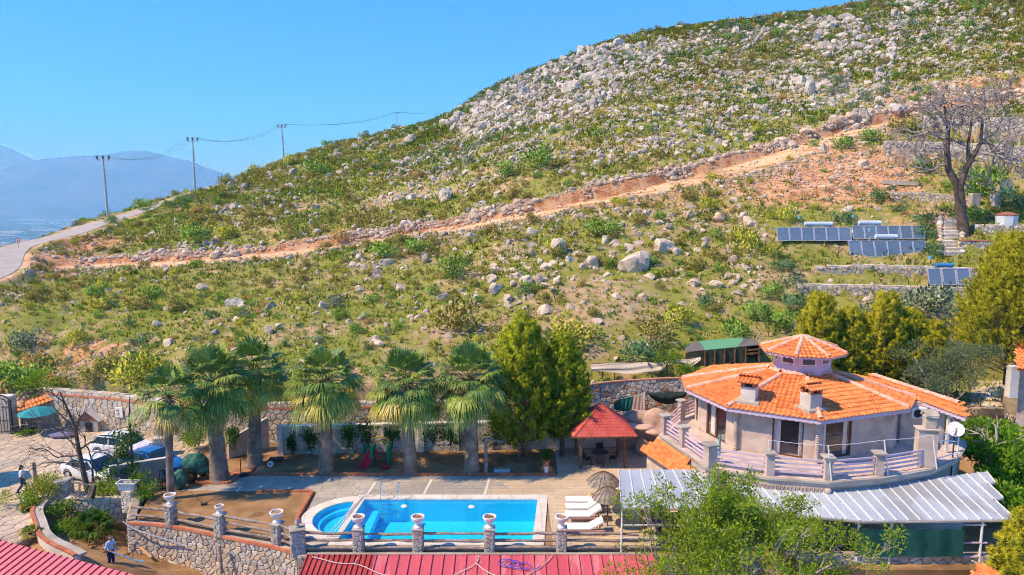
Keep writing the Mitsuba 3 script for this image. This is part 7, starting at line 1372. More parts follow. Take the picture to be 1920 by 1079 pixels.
# ---------------------------------------------------------------- around the pool
def poolside():
    mat('mat_sling', (0.76, 0.75, 0.73), .8); mat('mat_pinkframe', (0.55, 0.30, 0.27), .6)
    for i, (py, back, lab) in enumerate(((949, .12, 'flat white sun lounger farthest from the fence with a straw hat on it'), (962, .62, 'second white sun lounger from the thatched umbrellas'), (977, .6, 'third white sun lounger with raised back'), (1001, .5, 'white sun lounger closest to the log fence'))):
        q = G(1061, py); x, y = q[0], q[1]; k = thing('sun_lounger', lab, 'sun lounger', None); w, z = .66, .34
        part(k, 'frame', MB().beam((x, y-w/2, z-.05), (x+1.95, y-w/2, z-.05), .06, .09).beam((x, y+w/2, z-.05), (x+1.95, y+w/2, z-.05), .06, .09), 'mat_pinkframe' if i != 1 else 'mat_white')
        part(k, 'mattress', MB().box((x+.62, y, z+.05), (1.26, w+.04, .09), 0, .03), 'mat_sling'); a = back; b0 = np.array([x+1.24, y, z+.06]); b1 = b0 + np.array([math.cos(a)*.76, 0, math.sin(a)*.76]); part(k, 'backrest', MB().beam(b0, b1, w+.04, .09), 'mat_sling')
        for dx in (.08, 1.8):
            for s in (-1, 1): part(k, 'leg', MB().beam((x+dx, y+s*w/2, 0), (x+dx, y+s*w/2, z-.06), .07, .05, (0, 1, 0)), 'mat_pinkframe' if i != 1 else 'mat_white')
        if back > .3: part(k, 'prop', MB().beam(b0 + (b1-b0)*.6, (x+1.6, y, z-.05), .4, .03), 'mat_pinkframe')
    q = G(1108, 944); solo('straw_hat', MB().lathe([(.001, .14), (.09, .13), (.1, .03), (.2, .0), (.2, -.01), (.001, -.01)], (q[0], q[1], .48), 16), mat('mat_straw', (.50, .38, .20), .9), 'straw hat lying on the farthest sun lounger', 'hat', smooth=40)
    tone('mat_thatch', (0.21, 0.18, 0.15), (0.36, 0.315, 0.27), 6, c=(.15, .125, .10))
    for (x, y, z0, z1, R, lab) in ((5.0, 36.3, 1.80, 2.45, .95, 'thatched sunshade standing behind the other one'), (5.03, 34.75, 1.6, 2.27, .86, 'thatched sunshade closest to the fence and loungers')):
        k = thing('thatch_umbrella', lab, 'umbrella', None); part(k, 'pole', MB().tube([(x, y, 0), (x, y, z1-.05)], .035, 8), 'mat_timber'); part(k, 'base', MB().lathe([(.001, .0), (.3, .0), (.3, .06), (.05, .08)], (x, y, 0), 14), 'mat_concrete'); rng = np.random.default_rng(int(y*10)); N = 20
        part(k, 'canopy', MB().lathe([(.02, z1), (R*.35, z1-(z1-z0)*.22), (R*.7, z1-(z1-z0)*.55), (R*.97, z0+.02), (R*.95, z0-.02), (R*.66, z1-(z1-z0)*.62), (.02, z1-.08)], (x, y, 0), 40), 'mat_thatch', smooth=30)
        m = MB()
        for i in range(50):
            a = rng.uniform(0, 6.28); t0, t1 = sorted(rng.uniform(.05, 1.04, 2)); t1 = min(t0 + .5, 1.02); P = lambda t: (x + math.cos(a)*R*t, y + math.sin(a)*R*t, np.interp(t, [0, .35, .7, .97, 1.1], [z1, z1-(z1-z0)*.22, z1-(z1-z0)*.55, z0+.02, z0-.06]) + .018); m.tube([P(t0), P((t0+t1)/2), P(t1)], .012, 3, cap=False)
        part(k, 'straw', m, 'mat_thatch'); labels[f'{k}__straw'] = {'kind': 'stuff'}
        m = MB()
        for i in range(16): a = i*math.pi/8; m.tube([(x + math.cos(a)*R*t, y + math.sin(a)*R*t, np.interp(t, [0, .35, .7, .97], [z1, z1-(z1-z0)*.22, z1-(z1-z0)*.55, z0+.02]) + .02) for t in (.03, .35, .7, .98)], .013, 4)
        part(k, 'rib', m, 'mat_timber')
    # slide
    mat('mat_plasticred', (.62, .02, .05), .35); mat('mat_plasticgreen', (.0, .22, .10), .4); mat('mat_plasticyellow', (.55, .36, .05), .45)
    y = 43.0; k = thing('play_slide', 'red and green plastic play slide under the palms', 'slide'); X = lambda px, py, dy=0: D(px, py, y+dy); a, b = X(701, 846, .35), X(681, 881, -.45); b[2] = max(b[2], .12); t = np.linspace(0, 1, 10)[:, None]; c = a + (b-a)*t; c[:, 2] -= .10*np.sin(np.pi*t[:, 0]); mb = MB(); v = []
    for p in c: v += [p + [-.27, 0, .12], p + [-.25, 0, 0], p + [.25, 0, 0], p + [.27, 0, .12]]
    mb.add(v, [[i*4+j, (i+1)*4+j, (i+1)*4+j+1, i*4+j+1] for i in range(9) for j in range(3)]).tube([v[0], v[20], v[36]], .035, 6).tube([v[3], v[23], v[39]], .035, 6); part(k, 'slide_board', mb, 'mat_plasticred', smooth=40)
    for i, (px, dy) in enumerate(((697, .1), (702, .9), (729, .1), (731, .9))):
        p = X(px, 872, dy); zt = 1.35; m = MB()
        for j in range(7): m.lathe([(.001, -.02), (.10, 0), (.13, .10), (.10, .2), (.001, .22)], (p[0], p[1], .08 + j*.19), 10, 1.0, .6)
        part(k, 'side_panel', m, 'mat_plasticgreen', smooth=40)
    m = MB()
    for dy in (.1, .9): p, q = X(698, 850, dy), X(730, 850, dy); an = np.linspace(0, math.pi, 12); m.tube([((p[0]+q[0])/2 - (q[0]-p[0])/2*math.cos(w), p[1], 1.35 + .42*math.sin(w)) for w in an], .05, 7)
    part(k, 'arch', m, 'mat_plasticyellow', smooth=40); p, q = X(700, 850, .5), X(729, 850, .5); part(k, 'platform', MB().box(((p[0]+q[0])/2, p[1], .72), (q[0]-p[0], .8, .08), 0, .02), 'mat_brown'); part(k, 'ladder', MB().box((q[0]-.1, p[1]-.4, .4), (.4, .06, .7)), 'mat_brown'); p = X(684, 838, .9); part(k, 'flag_knob', MB().lathe([(.001, .7), (.12, .75), (.15, 1.0), (.12, 1.25), (.001, 1.3)], (p[0], p[1], 0), 10), 'mat_plasticgreen', smooth=40)
    q = X(724, 874, -.2); solo('toy', MB().box((q[0], q[1]-.2, .2), (.45, .25, .2), .3, .04), 'mat_plasticred', 'small red plastic toy beside the slide', 'toy')
    # potted plant on a pedestal, boxes, posts
    q = G(1024, 891); mat('mat_terracotta', (.50, .19, .10), .8); k = thing('pedestal', 'white fluted pedestal at the end of the palm bed', 'pedestal'); part(k, 'column', MB().lathe([(.001, 0), (.2, 0), (.2, .08), (.13, .14), (.12, .45), (.19, .52), (.19, .58), (.001, .58)], q, 16), 'mat_white', smooth=35)
    k = thing('plant_pot', 'terracotta pot with a dark plant on the white pedestal', 'plant pot'); part(k, 'pot', MB().lathe([(.001, .585), (.15, .585), (.2, .92), (.225, .93), (.225, .98), (.18, .98), (.17, .9), (.001, .9)], q, 16), 'mat_terracotta', smooth=35); part(k, 'plant', leaf_cloud(np.random.default_rng(3), 500, [(*(q + [0, 0, 1.2]), .38, .38, .3), (*(q + [.1, 0, 1.4]), .3, .3, .25)], .16, [(.05, .12, .02), (.08, .17, .03)], .6, .4), 'mat_leaf', color=True)
    q = G(941, 889, .1); mat('mat_bluebox', (.16, .34, .46), .6); k = thing('trough', 'pale blue plastic trough on the soil beside the last palm', 'trough'); part(k, 'box', MB().box(q + [0, .25, .14], (1.0, .5, .28), 0, .03), 'mat_bluebox'); part(k, 'soil', MB().box(q + [0, .25, .285], (.9, .4, .02)), 'mat_soil')
    q = G(911, 888, .1); k = thing('timber_prop', 'leaning grey timber post with a crossbar right of the last palm', 'post'); part(k, 'upright', MB().tube([q, D(911, 822, q[1]+.3)], .11, 8), 'mat_log', smooth=50); part(k, 'crossbar', MB().tube([D(908, 824, q[1]+.3), D(944, 829, q[1]+1.2)], .08, 8), 'mat_log', smooth=50)
    q = G(452, 893); k = thing('umbrella_stand', 'dark parasol stand with a thin pole on the paving near the tree well', 'stand'); part(k, 'base', MB().box(q + [0, 0, .1], (.85, .5, .1), .2, .03), 'mat_carplastic'); part(k, 'pole', MB().tube([q, q + [0, 0, 1.1]], .03, 6), 'mat_darkmetal')
    q = G(514, 874, .1); k = thing('barrow', 'dark low garden barrow with a pale wheel between the palms', 'barrow'); part(k, 'tray', MB().box(q + [.1, .1, .38], (.9, .5, .22), .1, .05), 'mat_carplastic'); part(k, 'handle', MB().tube([q + [.5, -.1, .4], q + [1.1, -.05, .5]], .025, 5).tube([q + [.5, .3, .4], q + [1.1, .35, .5]], .025, 5), 'mat_darkmetal'); v, f = MB().lathe([(.08, -.04), (.2, -.04), (.2, .04), (.08, .04)], (0, 0, 0), 14).mesh(); part(k, 'wheel', (np.column_stack([v[:, 0], v[:, 2], v[:, 1]]) + q + [-.15, -.25, .2], f[:, ::-1]), 'mat_white')
    q = G(383, 948, .08); k = thing('garden_hoe', 'old hoe and sticks lying in the front soil bed', 'hoe'); part(k, 'handle', MB().tube([q, D(359, 925, q[1]+.4)], .025, 5), 'mat_bark'); part(k, 'blade', MB().box(q + [0, 0, .08], (.35, .12, .12), .4, .03), 'mat_darkmetal'); part(k, 'stick', MB().tube([q + [0, 0, .1], D(408, 932, q[1]+.2)], .02, 5), 'mat_bark')
poolside()

# ---------------------------------------------------------------- the yard on the left
def yard_things():
    q = G(237, 921, .75); k = thing('flower_box', 'white rectangular flower box standing on the corner of the wall', 'flower box'); z = q[2]
    P0 = np.array([q[0], q[1]+.2, z]); b = [P0 + np.array(p) for p in ((-.42, -.2, 0), (.42, -.2, 0), (.42, .2, 0), (-.42, .2, 0))]; t = [P0 + np.array(p) for p in ((-.55, -.28, .45), (.55, -.28, .45), (.55, .28, .45), (-.55, .28, .45))]; part(k, 'box', MB().add(b + t, [[3, 2, 1, 0], [0, 1, 5, 4], [1, 2, 6, 5], [2, 3, 7, 6], [3, 0, 4, 7]]), 'mat_white')
    m = MB()
    for i in range(4): m.beam(t[i], t[(i+1) % 4], .06, .05)
    part(k, 'rim', m, 'mat_white'); part(k, 'soil', MB().quad(*[p + [0, 0, -.06] for p in [b_*.2 + t_*.8 for b_, t_ in zip(b, t)]]), 'mat_soil'); part(k, 'ornament', MB().tube([P0 + [-.12, -.255, .22], P0 + [0, -.265, .28], P0 + [.12, -.255, .22]], .02, 5), 'mat_concrete')
    part(k, 'pier', stone_post((q[0]+.05, q[1]+.2, -.6), (.7, .5, 1.34), -.3, 5), 'mat_stone_a')
    # cart under a green tarpaulin
    tone('mat_tarp', (.02, .10, .08), (.05, .17, .135), 2.5, .6); k = thing('covered_cart', 'two wheeled cart under a dark green tarpaulin beside the second palm', 'cart'); q = G(368, 900); s = [((0, 0, 1.1), (.75, .6, .55)), ((.15, .1, .75), (.8, .6, .4)), ((.7, .3, .8), (.6, .5, .3)), ((-.25, -.1, 1.25), (.45, .45, .45))]; man = None
    for c, r in s: e = m3.Manifold.sphere(1, 32).scale(list(r)).translate(list(q + np.array(c))); man = e if man is None else man + e
    man = man.refine_to_length(.12); me = man.to_mesh(); tm = trimesh.Trimesh(np.array(me.vert_properties[:, :3], float), me.tri_verts); v = np.array(tm.vertices); v = v + tm.vertex_normals*((fb(v*np.array([3, 3, 1.2]), 3, 3)-.5)*.26)[:, None]; part(k, 'tarpaulin', (v, tm.faces), 'mat_tarp', smooth=True)
    for dx, dy in ((-.05, -.62), (.1, .62)):
        vv, f = MB().lathe([(.0, .03), (.25, .05), (.27, .08), (.40, .08), (.42, .04), (.42, -.04), (.40, -.08), (.25, -.06), (.0, -.04)], (0, 0, 0), 20).mesh(); w = part(k, 'wheel', (np.column_stack([vv[:, 0], vv[:, 2], vv[:, 1]]) + q + [dx, dy, .42], f[:, ::-1]), 'mat_tyre', smooth=40); vv, f = MB().lathe([(.001, .1), (.1, .1), (.2, .07), (.24, .05)], (0, 0, 0), 12).mesh(); part(w, 'hub', (np.column_stack([vv[:, 0], -vv[:, 2], vv[:, 1]]) + q + [dx, dy, .42], f), 'mat_timber')
    part(k, 'drawbar', MB().tube([q + [.6, 0, .5], q + [1.9, -.1, .35]], .05, 6), 'mat_darkmetal')
    q = G(340, 917); k = thing('tarp_bundle', 'crumpled green tarpaulin bag hanging beside the first palm', 'bag'); e = m3.Manifold.sphere(1, 28).scale([.42, .34, .62]).translate(list(q + [0, 0, .62])).refine_to_length(.1).to_mesh(); tm = trimesh.Trimesh(np.array(e.vert_properties[:, :3], float), e.tri_verts); v = np.array(tm.vertices); v = v + tm.vertex_normals*((fb(v*np.array([5, 5, 1.5]), 3, 8)-.5)*.3)[:, None]; part(k, 'bag', (v, tm.faces), 'mat_tarp', smooth=True); part(k, 'stand', MB().tube([q + [-.45, 0, 0], q + [-.45, 0, 1.3], q + [.45, 0, 1.3], q + [.45, 0, 0]], .03, 6), 'mat_darkmetal')
    q = G(312, 921); k = thing('iron_gate', 'narrow black iron gate at the end of the concrete wall', 'gate')
    for i in range(5): part(k, 'bar', MB().tube([q + [-.35 + .15*i, 0, .05], q + [-.35 + .15*i, 0, 1.3]], .02, 5), 'mat_black')
    for z in (.15, 1.25): part(k, 'rail', MB().beam(q + [-.38, 0, z], q + [.3, 0, z], .04, .05), 'mat_black')
    # parasols
    mat('mat_teal', (.03, .25, .27), .85)
    def parasol(x, y, h, R, label, m='mat_teal'):
        k = thing('parasol', label, 'parasol'); part(k, 'pole', MB().tube([(x, y, 0), (x, y, h+.02)], .04, 8), 'mat_log'); N = 6; v = [(x, y, h+.35)]; mb = MB()
        for r, z in ((.5, .16), (1, -.14)):
            for i in range(N*2): a = i*math.pi/N + .2; q = 1 if i % 2 == 0 else .92; v.append((x + math.cos(a)*R*r*q, y + math.sin(a)*R*r*q, h + z - (.05 if i % 2 else 0)))
        n = N*2; part(k, 'canopy', MB().add(v, [[0, 1+i, 1+(i+1) % n] for i in range(n)] + [[1+i, 1+n+i, 1+n+(i+1) % n] for i in range(n)] + [[1+i, 1+n+(i+1) % n, 1+(i+1) % n] for i in range(n)]), m)
        for i in range(N): a = i*2*math.pi/N + .2; part(k, 'rib', MB().tube([(x, y, h+.28), (x + math.cos(a)*R*.98, y + math.sin(a)*R*.98, h-.17)], .012, 4), 'mat_darkmetal')
    q = G(74, 814); parasol(q[0], q[1], 1.75, 1.35, 'teal parasol in front of the iron fence by the yard'); parasol(-33.3, 40.5, 2.5, 1.5, 'parasol just outside the yard throwing a round shadow')
    # gate, iron fence and tiled wall at the far left
    k = thing('entrance_gate', 'dark iron entrance gate with an arch at the left edge', 'gate'); y = 49.6; X = lambda px: D(px, 780, y)[0]
    for px in (-26, 20): part(k, 'post', MB().beam((X(px), y, 0), (X(px), y, 2.6), .16, .16, (0, 1, 0)), 'mat_darkmetal')
    an = np.linspace(0, math.pi/2, 8); part(k, 'arch', MB().tube([(X(20), y, 2.5)] + [(X(-3) + (X(20)-X(-3))*math.cos(a), y, 2.5 + .45*math.sin(a)) for a in an] + [(X(-26), y, 2.9)], .05, 6).tube([(X(20)-.25, y, 2.3)] + [(X(-3) + (X(15)-X(-3))*math.cos(a), y, 2.3 + .4*math.sin(a)) for a in an] + [(X(-26), y, 2.7)], .04, 6), 'mat_darkmetal')
    for i in range(7): part(k, 'bar', MB().tube([(X(-24+6*i), y, .1), (X(-24+6*i), y, 2.1)], .022, 5), 'mat_darkmetal')
    for z in (.2, 1.0, 2.05): part(k, 'rail', MB().beam((X(-26), y, z), (X(20), y, z), .05, .05), 'mat_darkmetal')
    part(k, 'stone_pier', stone_post((X(-2), y+.9, 0), (1.0, .6, 2.7), 0, 9), 'mat_stone_a'); part(k, 'gate_pier', MB().box((X(12), y+.2, 1.0), (.6, .4, 2.0), 0, .03), 'mat_concrete')
    k = thing('tiled_wall', 'low wall with sloping red tile coping behind the teal parasol', 'wall'); A, B = np.array([X(24), 50.4]), np.array([X(84)-.6, 52.2]); part(k, 'wall', ribbon([A, B], 0, [1.6, 2.1], .3), 'mat_concrete'); q = [(*(A + [.1, -.25]), 1.55), (*(B + [.1, -.25]), 2.05), (*(B + [0, .5]), 2.45), (*(A + [0, .5]), 1.95)]; part(k, 'tile_bed', MB().slab(q, .06), 'mat_brick'); pieces(k, 'tile', tiles(q, .4, .26), 'mat_tile', smooth=40)
    k = thing('iron_fence', 'black iron bars in front of the tiled wall', 'fence')
    for px in (26, 34, 42, 50, 58): part(k, 'bar', MB().tube([(X(px), 50.0, 0), (X(px), 50.0, 1.7)], .022, 5), 'mat_darkmetal')
    for z in (.4, 1.6): part(k, 'rail', MB().beam((X(22), 50, z), (X(60), 50, z), .05, .05), 'mat_darkmetal')
    # dog house, plaque, piers, frame, post
    q = G(165, 811); k = thing('dog_house', 'small kennel with a brown gable in front of the stone boundary wall', 'dog house'); mat('mat_kennel', (.30, .12, .08), .8); x, y = q[0], q[1]
    part(k, 'walls', MB().prism(Polygon([(x-.75, y), (x+.75, y), (x+.75, y+1.2), (x-.75, y+1.2)]), 0, .85), 'mat_concrete'); part(k, 'gable', MB().add([(x-.75, y-.02, .85), (x+.75, y-.02, .85), (x, y-.02, 1.55), (x-.75, y+1.2, .85), (x+.75, y+1.2, .85), (x, y+1.2, 1.55)], [[0, 1, 2], [0, 2, 2], [3, 5, 4], [0, 2, 5], [0, 5, 3], [1, 4, 5], [1, 5, 2]]), 'mat_kennel')
    for s in (-1, 1): part(k, 'roof', MB().slab([(x, y-.15, 1.63), (x, y+1.3, 1.63), (x+s*.95, y+1.3, .82), (x+s*.95, y-.15, .82)][::s], .05), 'mat_plaster')
    part(k, 'doorway', MB().box((x+.1, y-.03, .4), (.5, .04, .7)), 'mat_black')
    q = np.array([-29.6, 50.0]); d = D(223, 774, 49.85); k = thing('plaque', 'white plaque with red markings on the stone boundary wall', 'sign'); part(k, 'board', MB().box(d, (.66, .06, .78), -.25, .02), 'mat_white'); m = MB()
    for a, b in (((-.2, .22), (-.02, .08)), ((-.02, .22), (-.18, .1)), ((.05, .24), (.16, .12)), ((.18, .22), (.08, .06)), ((-.18, -.1), (.06, -.04)), ((-.12, -.2), (.14, -.12))): m.tube([d + [a[0]*.97, -.04 - a[0]*-.25, a[1]], d + [b[0]*.97, -.04 - b[0]*-.25, b[1]]], .022, 4)
    part(k, 'lettering', m, 'mat_brick')
    d = D(214, 801, 49.8); solo('wall_plate', MB().lathe([(.001, -.03), (.3, -.03), (.3, .03), (.001, .03)], (0, 0, 0), 18), 'mat_concrete', 'oval grey plate on the stone wall behind the white hatchback', 'plate'); v, f = MB().lathe([(.001, -.03), (.3, -.03), (.3, .03), (.001, .03)], (0, 0, 0), 18, .8, 1.2).mesh(); put('wall_plate', (np.column_stack([v[:, 0], v[:, 2]-v[:, 0]*.25, v[:, 1]]) + d, f), 'mat_concrete')
    q = G(302, 853); solo('stone_pier', stone_post((q[0], q[1], 0), (.75, .7, 1.25), .2, 14), STONE[0], 'whitish stone pier to the right of the white hatchback', 'pier'); q = G(120, 930); solo('stone_pier', stone_post((q[0], q[1], -.9), (.8, .7, 1.9), .1, 15), 'mat_stone_c', 'tall grey stone pier at the end of the yard wall', 'pier')
    k = thing('trellis', 'broken wooden frame leaning on the yard wall', 'frame'); y = 37.7; P = lambda px, py, dy=0: D(px, py, y+dy); m = [((133, 904), (176, 912)), ((150, 908), (147, 930)), ((176, 910), (168, 938)), ((132, 927), (170, 938)), ((170, 912), (163, 936))]
    for a, b in m: part(k, 'board', MB().beam(P(*a), P(*b), .1, .06, (0, 1, 0)), 'mat_log')
    part(k, 'panel', MB().slab([P(171, 936), P(178, 936, .3), P(181, 911, .3), P(174, 911)], .05), 'mat_darkmetal')
    q = G(67, 908); solo('wooden_post', MB().tube([q, D(63, 868, q[1])], .11, 8), 'mat_log', 'single grey wooden post beside the yellow green bush', 'post', smooth=50); q = np.array([-15.4, 33.55]); zz = GARDEN(-15.4, 33.3); solo('wooden_post', MB().tube([D(416, 1076, 33.2), D(411, 1024, 33.4)], .09, 8), 'mat_log', 'dark wooden stake leaning on the retaining wall', 'post', smooth=50)
    rng = np.random.default_rng(6); q = G(100, 812); m = MB()
    for i in range(45): a = q + [rng.normal(0, 1.0), rng.normal(0, .4), rng.uniform(.05, .7)]; d = rng.normal(size=3)*[1, .5, .5]; d /= np.linalg.norm(d); m.tube([a, a + d*.5 + [0, 0, .1], a + d*rng.uniform(.8, 1.5)], [.025, .018, .006], 4)
    solo('brushwood', m, 'mat_greybark', 'heap of cut branches between the teal parasol and the kennel', 'branches'); q = G(118, 820); solo('sack_heap', (lambda v, f: (v*[.9, .5, .28] + q + [0, 0, .2], f))(*rock_variant(91, 2)), mat('mat_sack', (.16, .15, .24), .9), 'dark bluish sacks lying left of the kennel', 'sacks', smooth=True)
    q = G(258, 1040, -2.3); solo('plank', MB().beam(D(259, 1024, 35.4), D(284, 1046, 34.4), .12, .06), mat('mat_newwood', (.50, .30, .16), .8), 'fresh orange plank lying at the foot of the retaining wall', 'plank'); q = G(312, 1064, -2.3); solo('garden_boulder', (lambda v, f: (v*[.75, .4, .3] + [q[0], q[1], -2.2], f))(*rock_variant(92, 2)), STONE[1], 'flat pale boulder lying in the dug soil', 'boulder')
    m = MB()
    for i in range(60): x, y = -21.5 + rng.normal(0, 1.7), 35.0 + rng.normal(0, .8); z = GARDEN(x, y); v, f = rock_variant(100 + i % 5, 1); m.add(v*rng.uniform(.05, .16) + [x, y, z+.05], f)
    solo('garden_clods', m, 'mat_soil', 'clods and stones in the dug earth', 'clods', kind='stuff')
    solo('water_hose', MB().tube(smooth_line([(-20.75, 35.2, .1), (-20.0, 35.0, -.25), (-19.0, 34.75, -.45), (-17.8, 34.6, -.75), (-17.0, 34.4, -.9)], 30), .04, 6), mat('mat_greyhose', (.35, .40, .45), .5), 'grey hose hanging down over the retaining wall', 'hose')
yard_things()

# ---------------------------------------------------------------- poles, wires, road sign
def power():
    mat('mat_pole', (.46, .47, .48), .7); tops = []
    P = [((203, 413), (193, 298), None, 11.5, 'nearest'), ((366, 362), (361, 263), None, 9.5, 'second'), ((533, 305), (528, 238), None, 7, 'third'), ((744, 252), (743, 213), 335, 4.8, 'farthest')]
    for (b, t, Y, hw, wd), lab in zip(P, ('tall power pole by the asphalt road with three insulators', 'power pole standing on the skyline in front of the blue mountain', 'power pole on the skyline of the grassy ridge', 'far power pole just left of the rocky outcrop')):
        y = Y or min(cast0(b[0]+2, b[1]+3)[1], 185); a, c = D(*b, y), D(*t, y); a[2] -= 1.0 if Y is None else 6; k = thing('power_pole', lab, 'power pole', 'power poles along the ridge'); r = .17
        part(k, 'mast', MB().tube([a, c], [r*1.2, r*.7], 10), 'mat_pole', smooth=50); s = hw/FOC*y; tops.append([]); part(k, 'crossarm', MB().beam(c + [-s, 0, -.25], c + [s, 0, -.25], .12, .14), 'mat_pole')
        for o in (-s*.95, 0, s*.95):
            q = c + [o, 0, -.15]; part(k, 'insulator', MB().lathe([(.001, 0), (.08, 0), (.17, .12), (.10, .2), (.17, .32), (.1, .42), (.17, .52), (.06, .62), (.001, .64)], q, 10), 'mat_darkmetal', smooth=40); tops[-1].append(q + [0, 0, .6])
        for i in range(4): z = c[2] - 2.2 - i*.55; part(k, 'step_bar', MB().beam((c[0]-.25 + .0, y, z), (c[0]+.5, y, z), .05, .05), 'mat_darkmetal')
    for i in range(4):
        k = thing('power_line', ['wires between the pole by the road and the second pole', 'wires between the second and third power poles', 'wires between the third and the far power pole', 'wires running from the far pole behind the rocky hill'][i], 'wires')
        for j in range(3):
            a = tops[i][j]; b = tops[i+1][j] if i < 3 else D(858 + j, 211, 430); t = np.linspace(0, 1, 16)[:, None]; p = a + (b-a)*t; p[:, 2] -= 2.0*(4*t*(1-t))[:, 0]*(1 if i < 3 else .4); part(k, 'wire', MB().tube(p, 0.016 + .006*i, 3, cap=False), 'mat_darkmetal')
    y = cast(36, 466)[1]; c = D(33, 452.5, y); k = thing('road_sign', 'round red bordered road sign beside the asphalt road', 'road sign'); b = cast(36, 466); part(k, 'post', MB().tube([(c[0], y+.05, b[2]-.6), (c[0], y+.05, c[2])], .04, 6), 'mat_pole')
    def disc(r, d, z=0): v, f = MB().lathe([(.001, -d), (r, -d), (r, d), (.001, d)], (0, 0, 0), 24).mesh(); return np.column_stack([v[:, 0], v[:, 2] - z, v[:, 1]]) + c, f[:, ::-1]
    part(k, 'disc', disc(.34, .015), 'mat_plasticred'); part(k, 'face', disc(.25, .015, .01), 'mat_white'); part(k, 'mark', MB().box(c + [0, -.035, 0], (.14, .02, .2), .0), 'mat_black')
power()

# ---------------------------------------------------------------- solar panels and terraces
def solar():
    def pm(p, n, uv): return mix((.08, .125, .19), (.13, .19, .27), fbm(p.x*.4, p.z*.5, 0, 2))
    mat('mat_solar', proc(pm), .12, .6); mat('mat_alu', (.62, .64, .66), .35, metal=.6); tone('mat_tank', (.50, .60, .70), (.64, .72, .80), .7, .35); mat('mat_tankblue', (.05, .25, .50), .35)
    def heater(cols, yt, yb, Y, tank, lab, tm='mat_tank', lean=0.0, rise=1.25):
        k = thing('solar_water_heater', lab, 'solar water heater', None)
        for (x0, x1) in cols:
            a, b = D(x0 + lean, yb, Y), D(x1 + lean, yb, Y); d, c = D(x0, yt, Y+rise), D(x1, yt, Y+rise); p = part(k, 'panel', MB().slab([a, b, c, d], .07), 'mat_solar'); nn = np.cross(b-a, d-a); nn /= np.linalg.norm(nn); m = MB()
            for u, v in ((a, b), (b, c), (c, d), (d, a)): m.beam(u + nn*.01, v + nn*.01, .07, .07, nn)
            part(p, 'frame', m, 'mat_alu')
        a, b = D(cols[0][0], yb, Y), D(cols[-1][1], yb, Y)
        for t in np.linspace(.04, .96, max(3, len(cols)//2+1)):
            q = a + (b-a)*t; g0 = float(landi([[q[0], q[1]+.1]])[0]); g1 = float(landi([[q[0], q[1]+rise]])[0]); tp = D(cols[0][0] + (cols[-1][1]-cols[0][0])*t, yt, Y+rise); part(k, 'support', MB().beam((q[0], q[1]+.1, g0-.3), q, .06, .06, (0, 1, 0)).beam((tp[0], tp[1], g1-.3), tp, .06, .06, (0, 1, 0)), 'mat_alu')
        (tx0, tx1, ty, th) = tank; a, b = D(tx0, ty, Y+rise+.4), D(tx1, ty, Y+rise+.4); r = th/2/FOC*Y; part(k, 'tank', MB().tube([a + [-.0, 0, 0], a + (b-a)*.02, a + (b-a)*.98, b], [r*.8, r, r, r*.8], 18), tm, smooth=40); c2 = b + [.15, 0, .1]
        for q in (a + (b-a)*.15, a + (b-a)*.85): part(k, 'tank_stand', MB().tube([q - [0, 0, r], (q[0], q[1], float(landi([[q[0], q[1]]])[0]) - .3)], .05, 5).tube([q - [0, 0, r], D((tx0+tx1)/2, yt+2, Y+rise)], .04, 5), 'mat_alu')
        part(k, 'pipe', MB().tube([a + [-.1, 0, 0], a + [-.45, 0, 0], a + [-.6, 0, -.5], a + [-.7, -.3, -1.2]], .04, 6).tube([b + [.1, 0, .1], b + [.1, 0, .9]], .03, 5), 'mat_alu')
        q = a + [-.55, 0, .55]; part(k, 'float_can', MB().lathe([(.001, 0), (.15, 0), (.17, .3), (.001, .33)], q, 10), 'mat_paleblue', smooth=40)
    Y = cast(1590, 462)[1]; st = lambda x0, x1, n: [(x0 + (x1-x0)*i/n + .6, x0 + (x1-x0)*(i+1)/n - .6) for i in range(n)]
    heater(st(1456, 1595, 6), 428, 452, Y, (1508, 1561, 421, 9), 'row of solar panels with a white tank at its left part', lean=2); heater(st(1597, 1732, 6), 425, 449, Y, (1609, 1652, 419, 9.5), 'second row of solar panels continuing towards the stone steps', lean=3)
    heater(st(1590, 1735, 6), 453, 482, Y - 2.2, (1640, 1682, 445, 10), 'lower row of six solar panels with a white tank above', lean=4); Y2 = cast(1780, 540)[1]; heater([(1739, 1763), (1766, 1790), (1793, 1817)], 505, 535, Y2, (1754, 1787, 498, 8.5), 'three solar panels with a bright blue tank near the golden conifer', 'mat_tankblue', 4)
    # steps
    k = thing('stone_steps', 'narrow stone staircase climbing beside the big dead pine', 'steps'); L0, L1 = cast(1784, 478), cast(1782, 415); n = 11; rng = np.random.default_rng(3)
    for i in range(n): t = i/(n-1); p = L0 + (L1-L0)*t; part(k, 'step', MB().box((p[0], p[1], p[2] + .1), (1.7, (L1[1]-L0[1])/n*1.15, .5), rng.normal(0, .02), .05), STONE[i % 3])
    for s in (-1, 1):
        for i in range(n): t = i/(n-1); p = L0 + (L1-L0)*t; v, f = rock_variant(200 + i, 1); part(k, 'side_stone', (v*[.35, .4, .4] + [p[0] + s*1.15, p[1], p[2]+.3], f), STONE[i % 4])
    q = cast(1886, 424); k = thing('water_tub', 'pale blue covered water tub on the terrace at the right edge', 'tub'); part(k, 'tub', MB().lathe([(.001, 0), (.95, 0), (1.05, 1.1), (.001, 1.12)], q, 8), 'mat_tank'); part(k, 'cover', MB().lathe([(1.08, 1.05), (1.1, 1.15), (.5, 1.4), (.001, 1.45)], q, 8), 'mat_kennel')
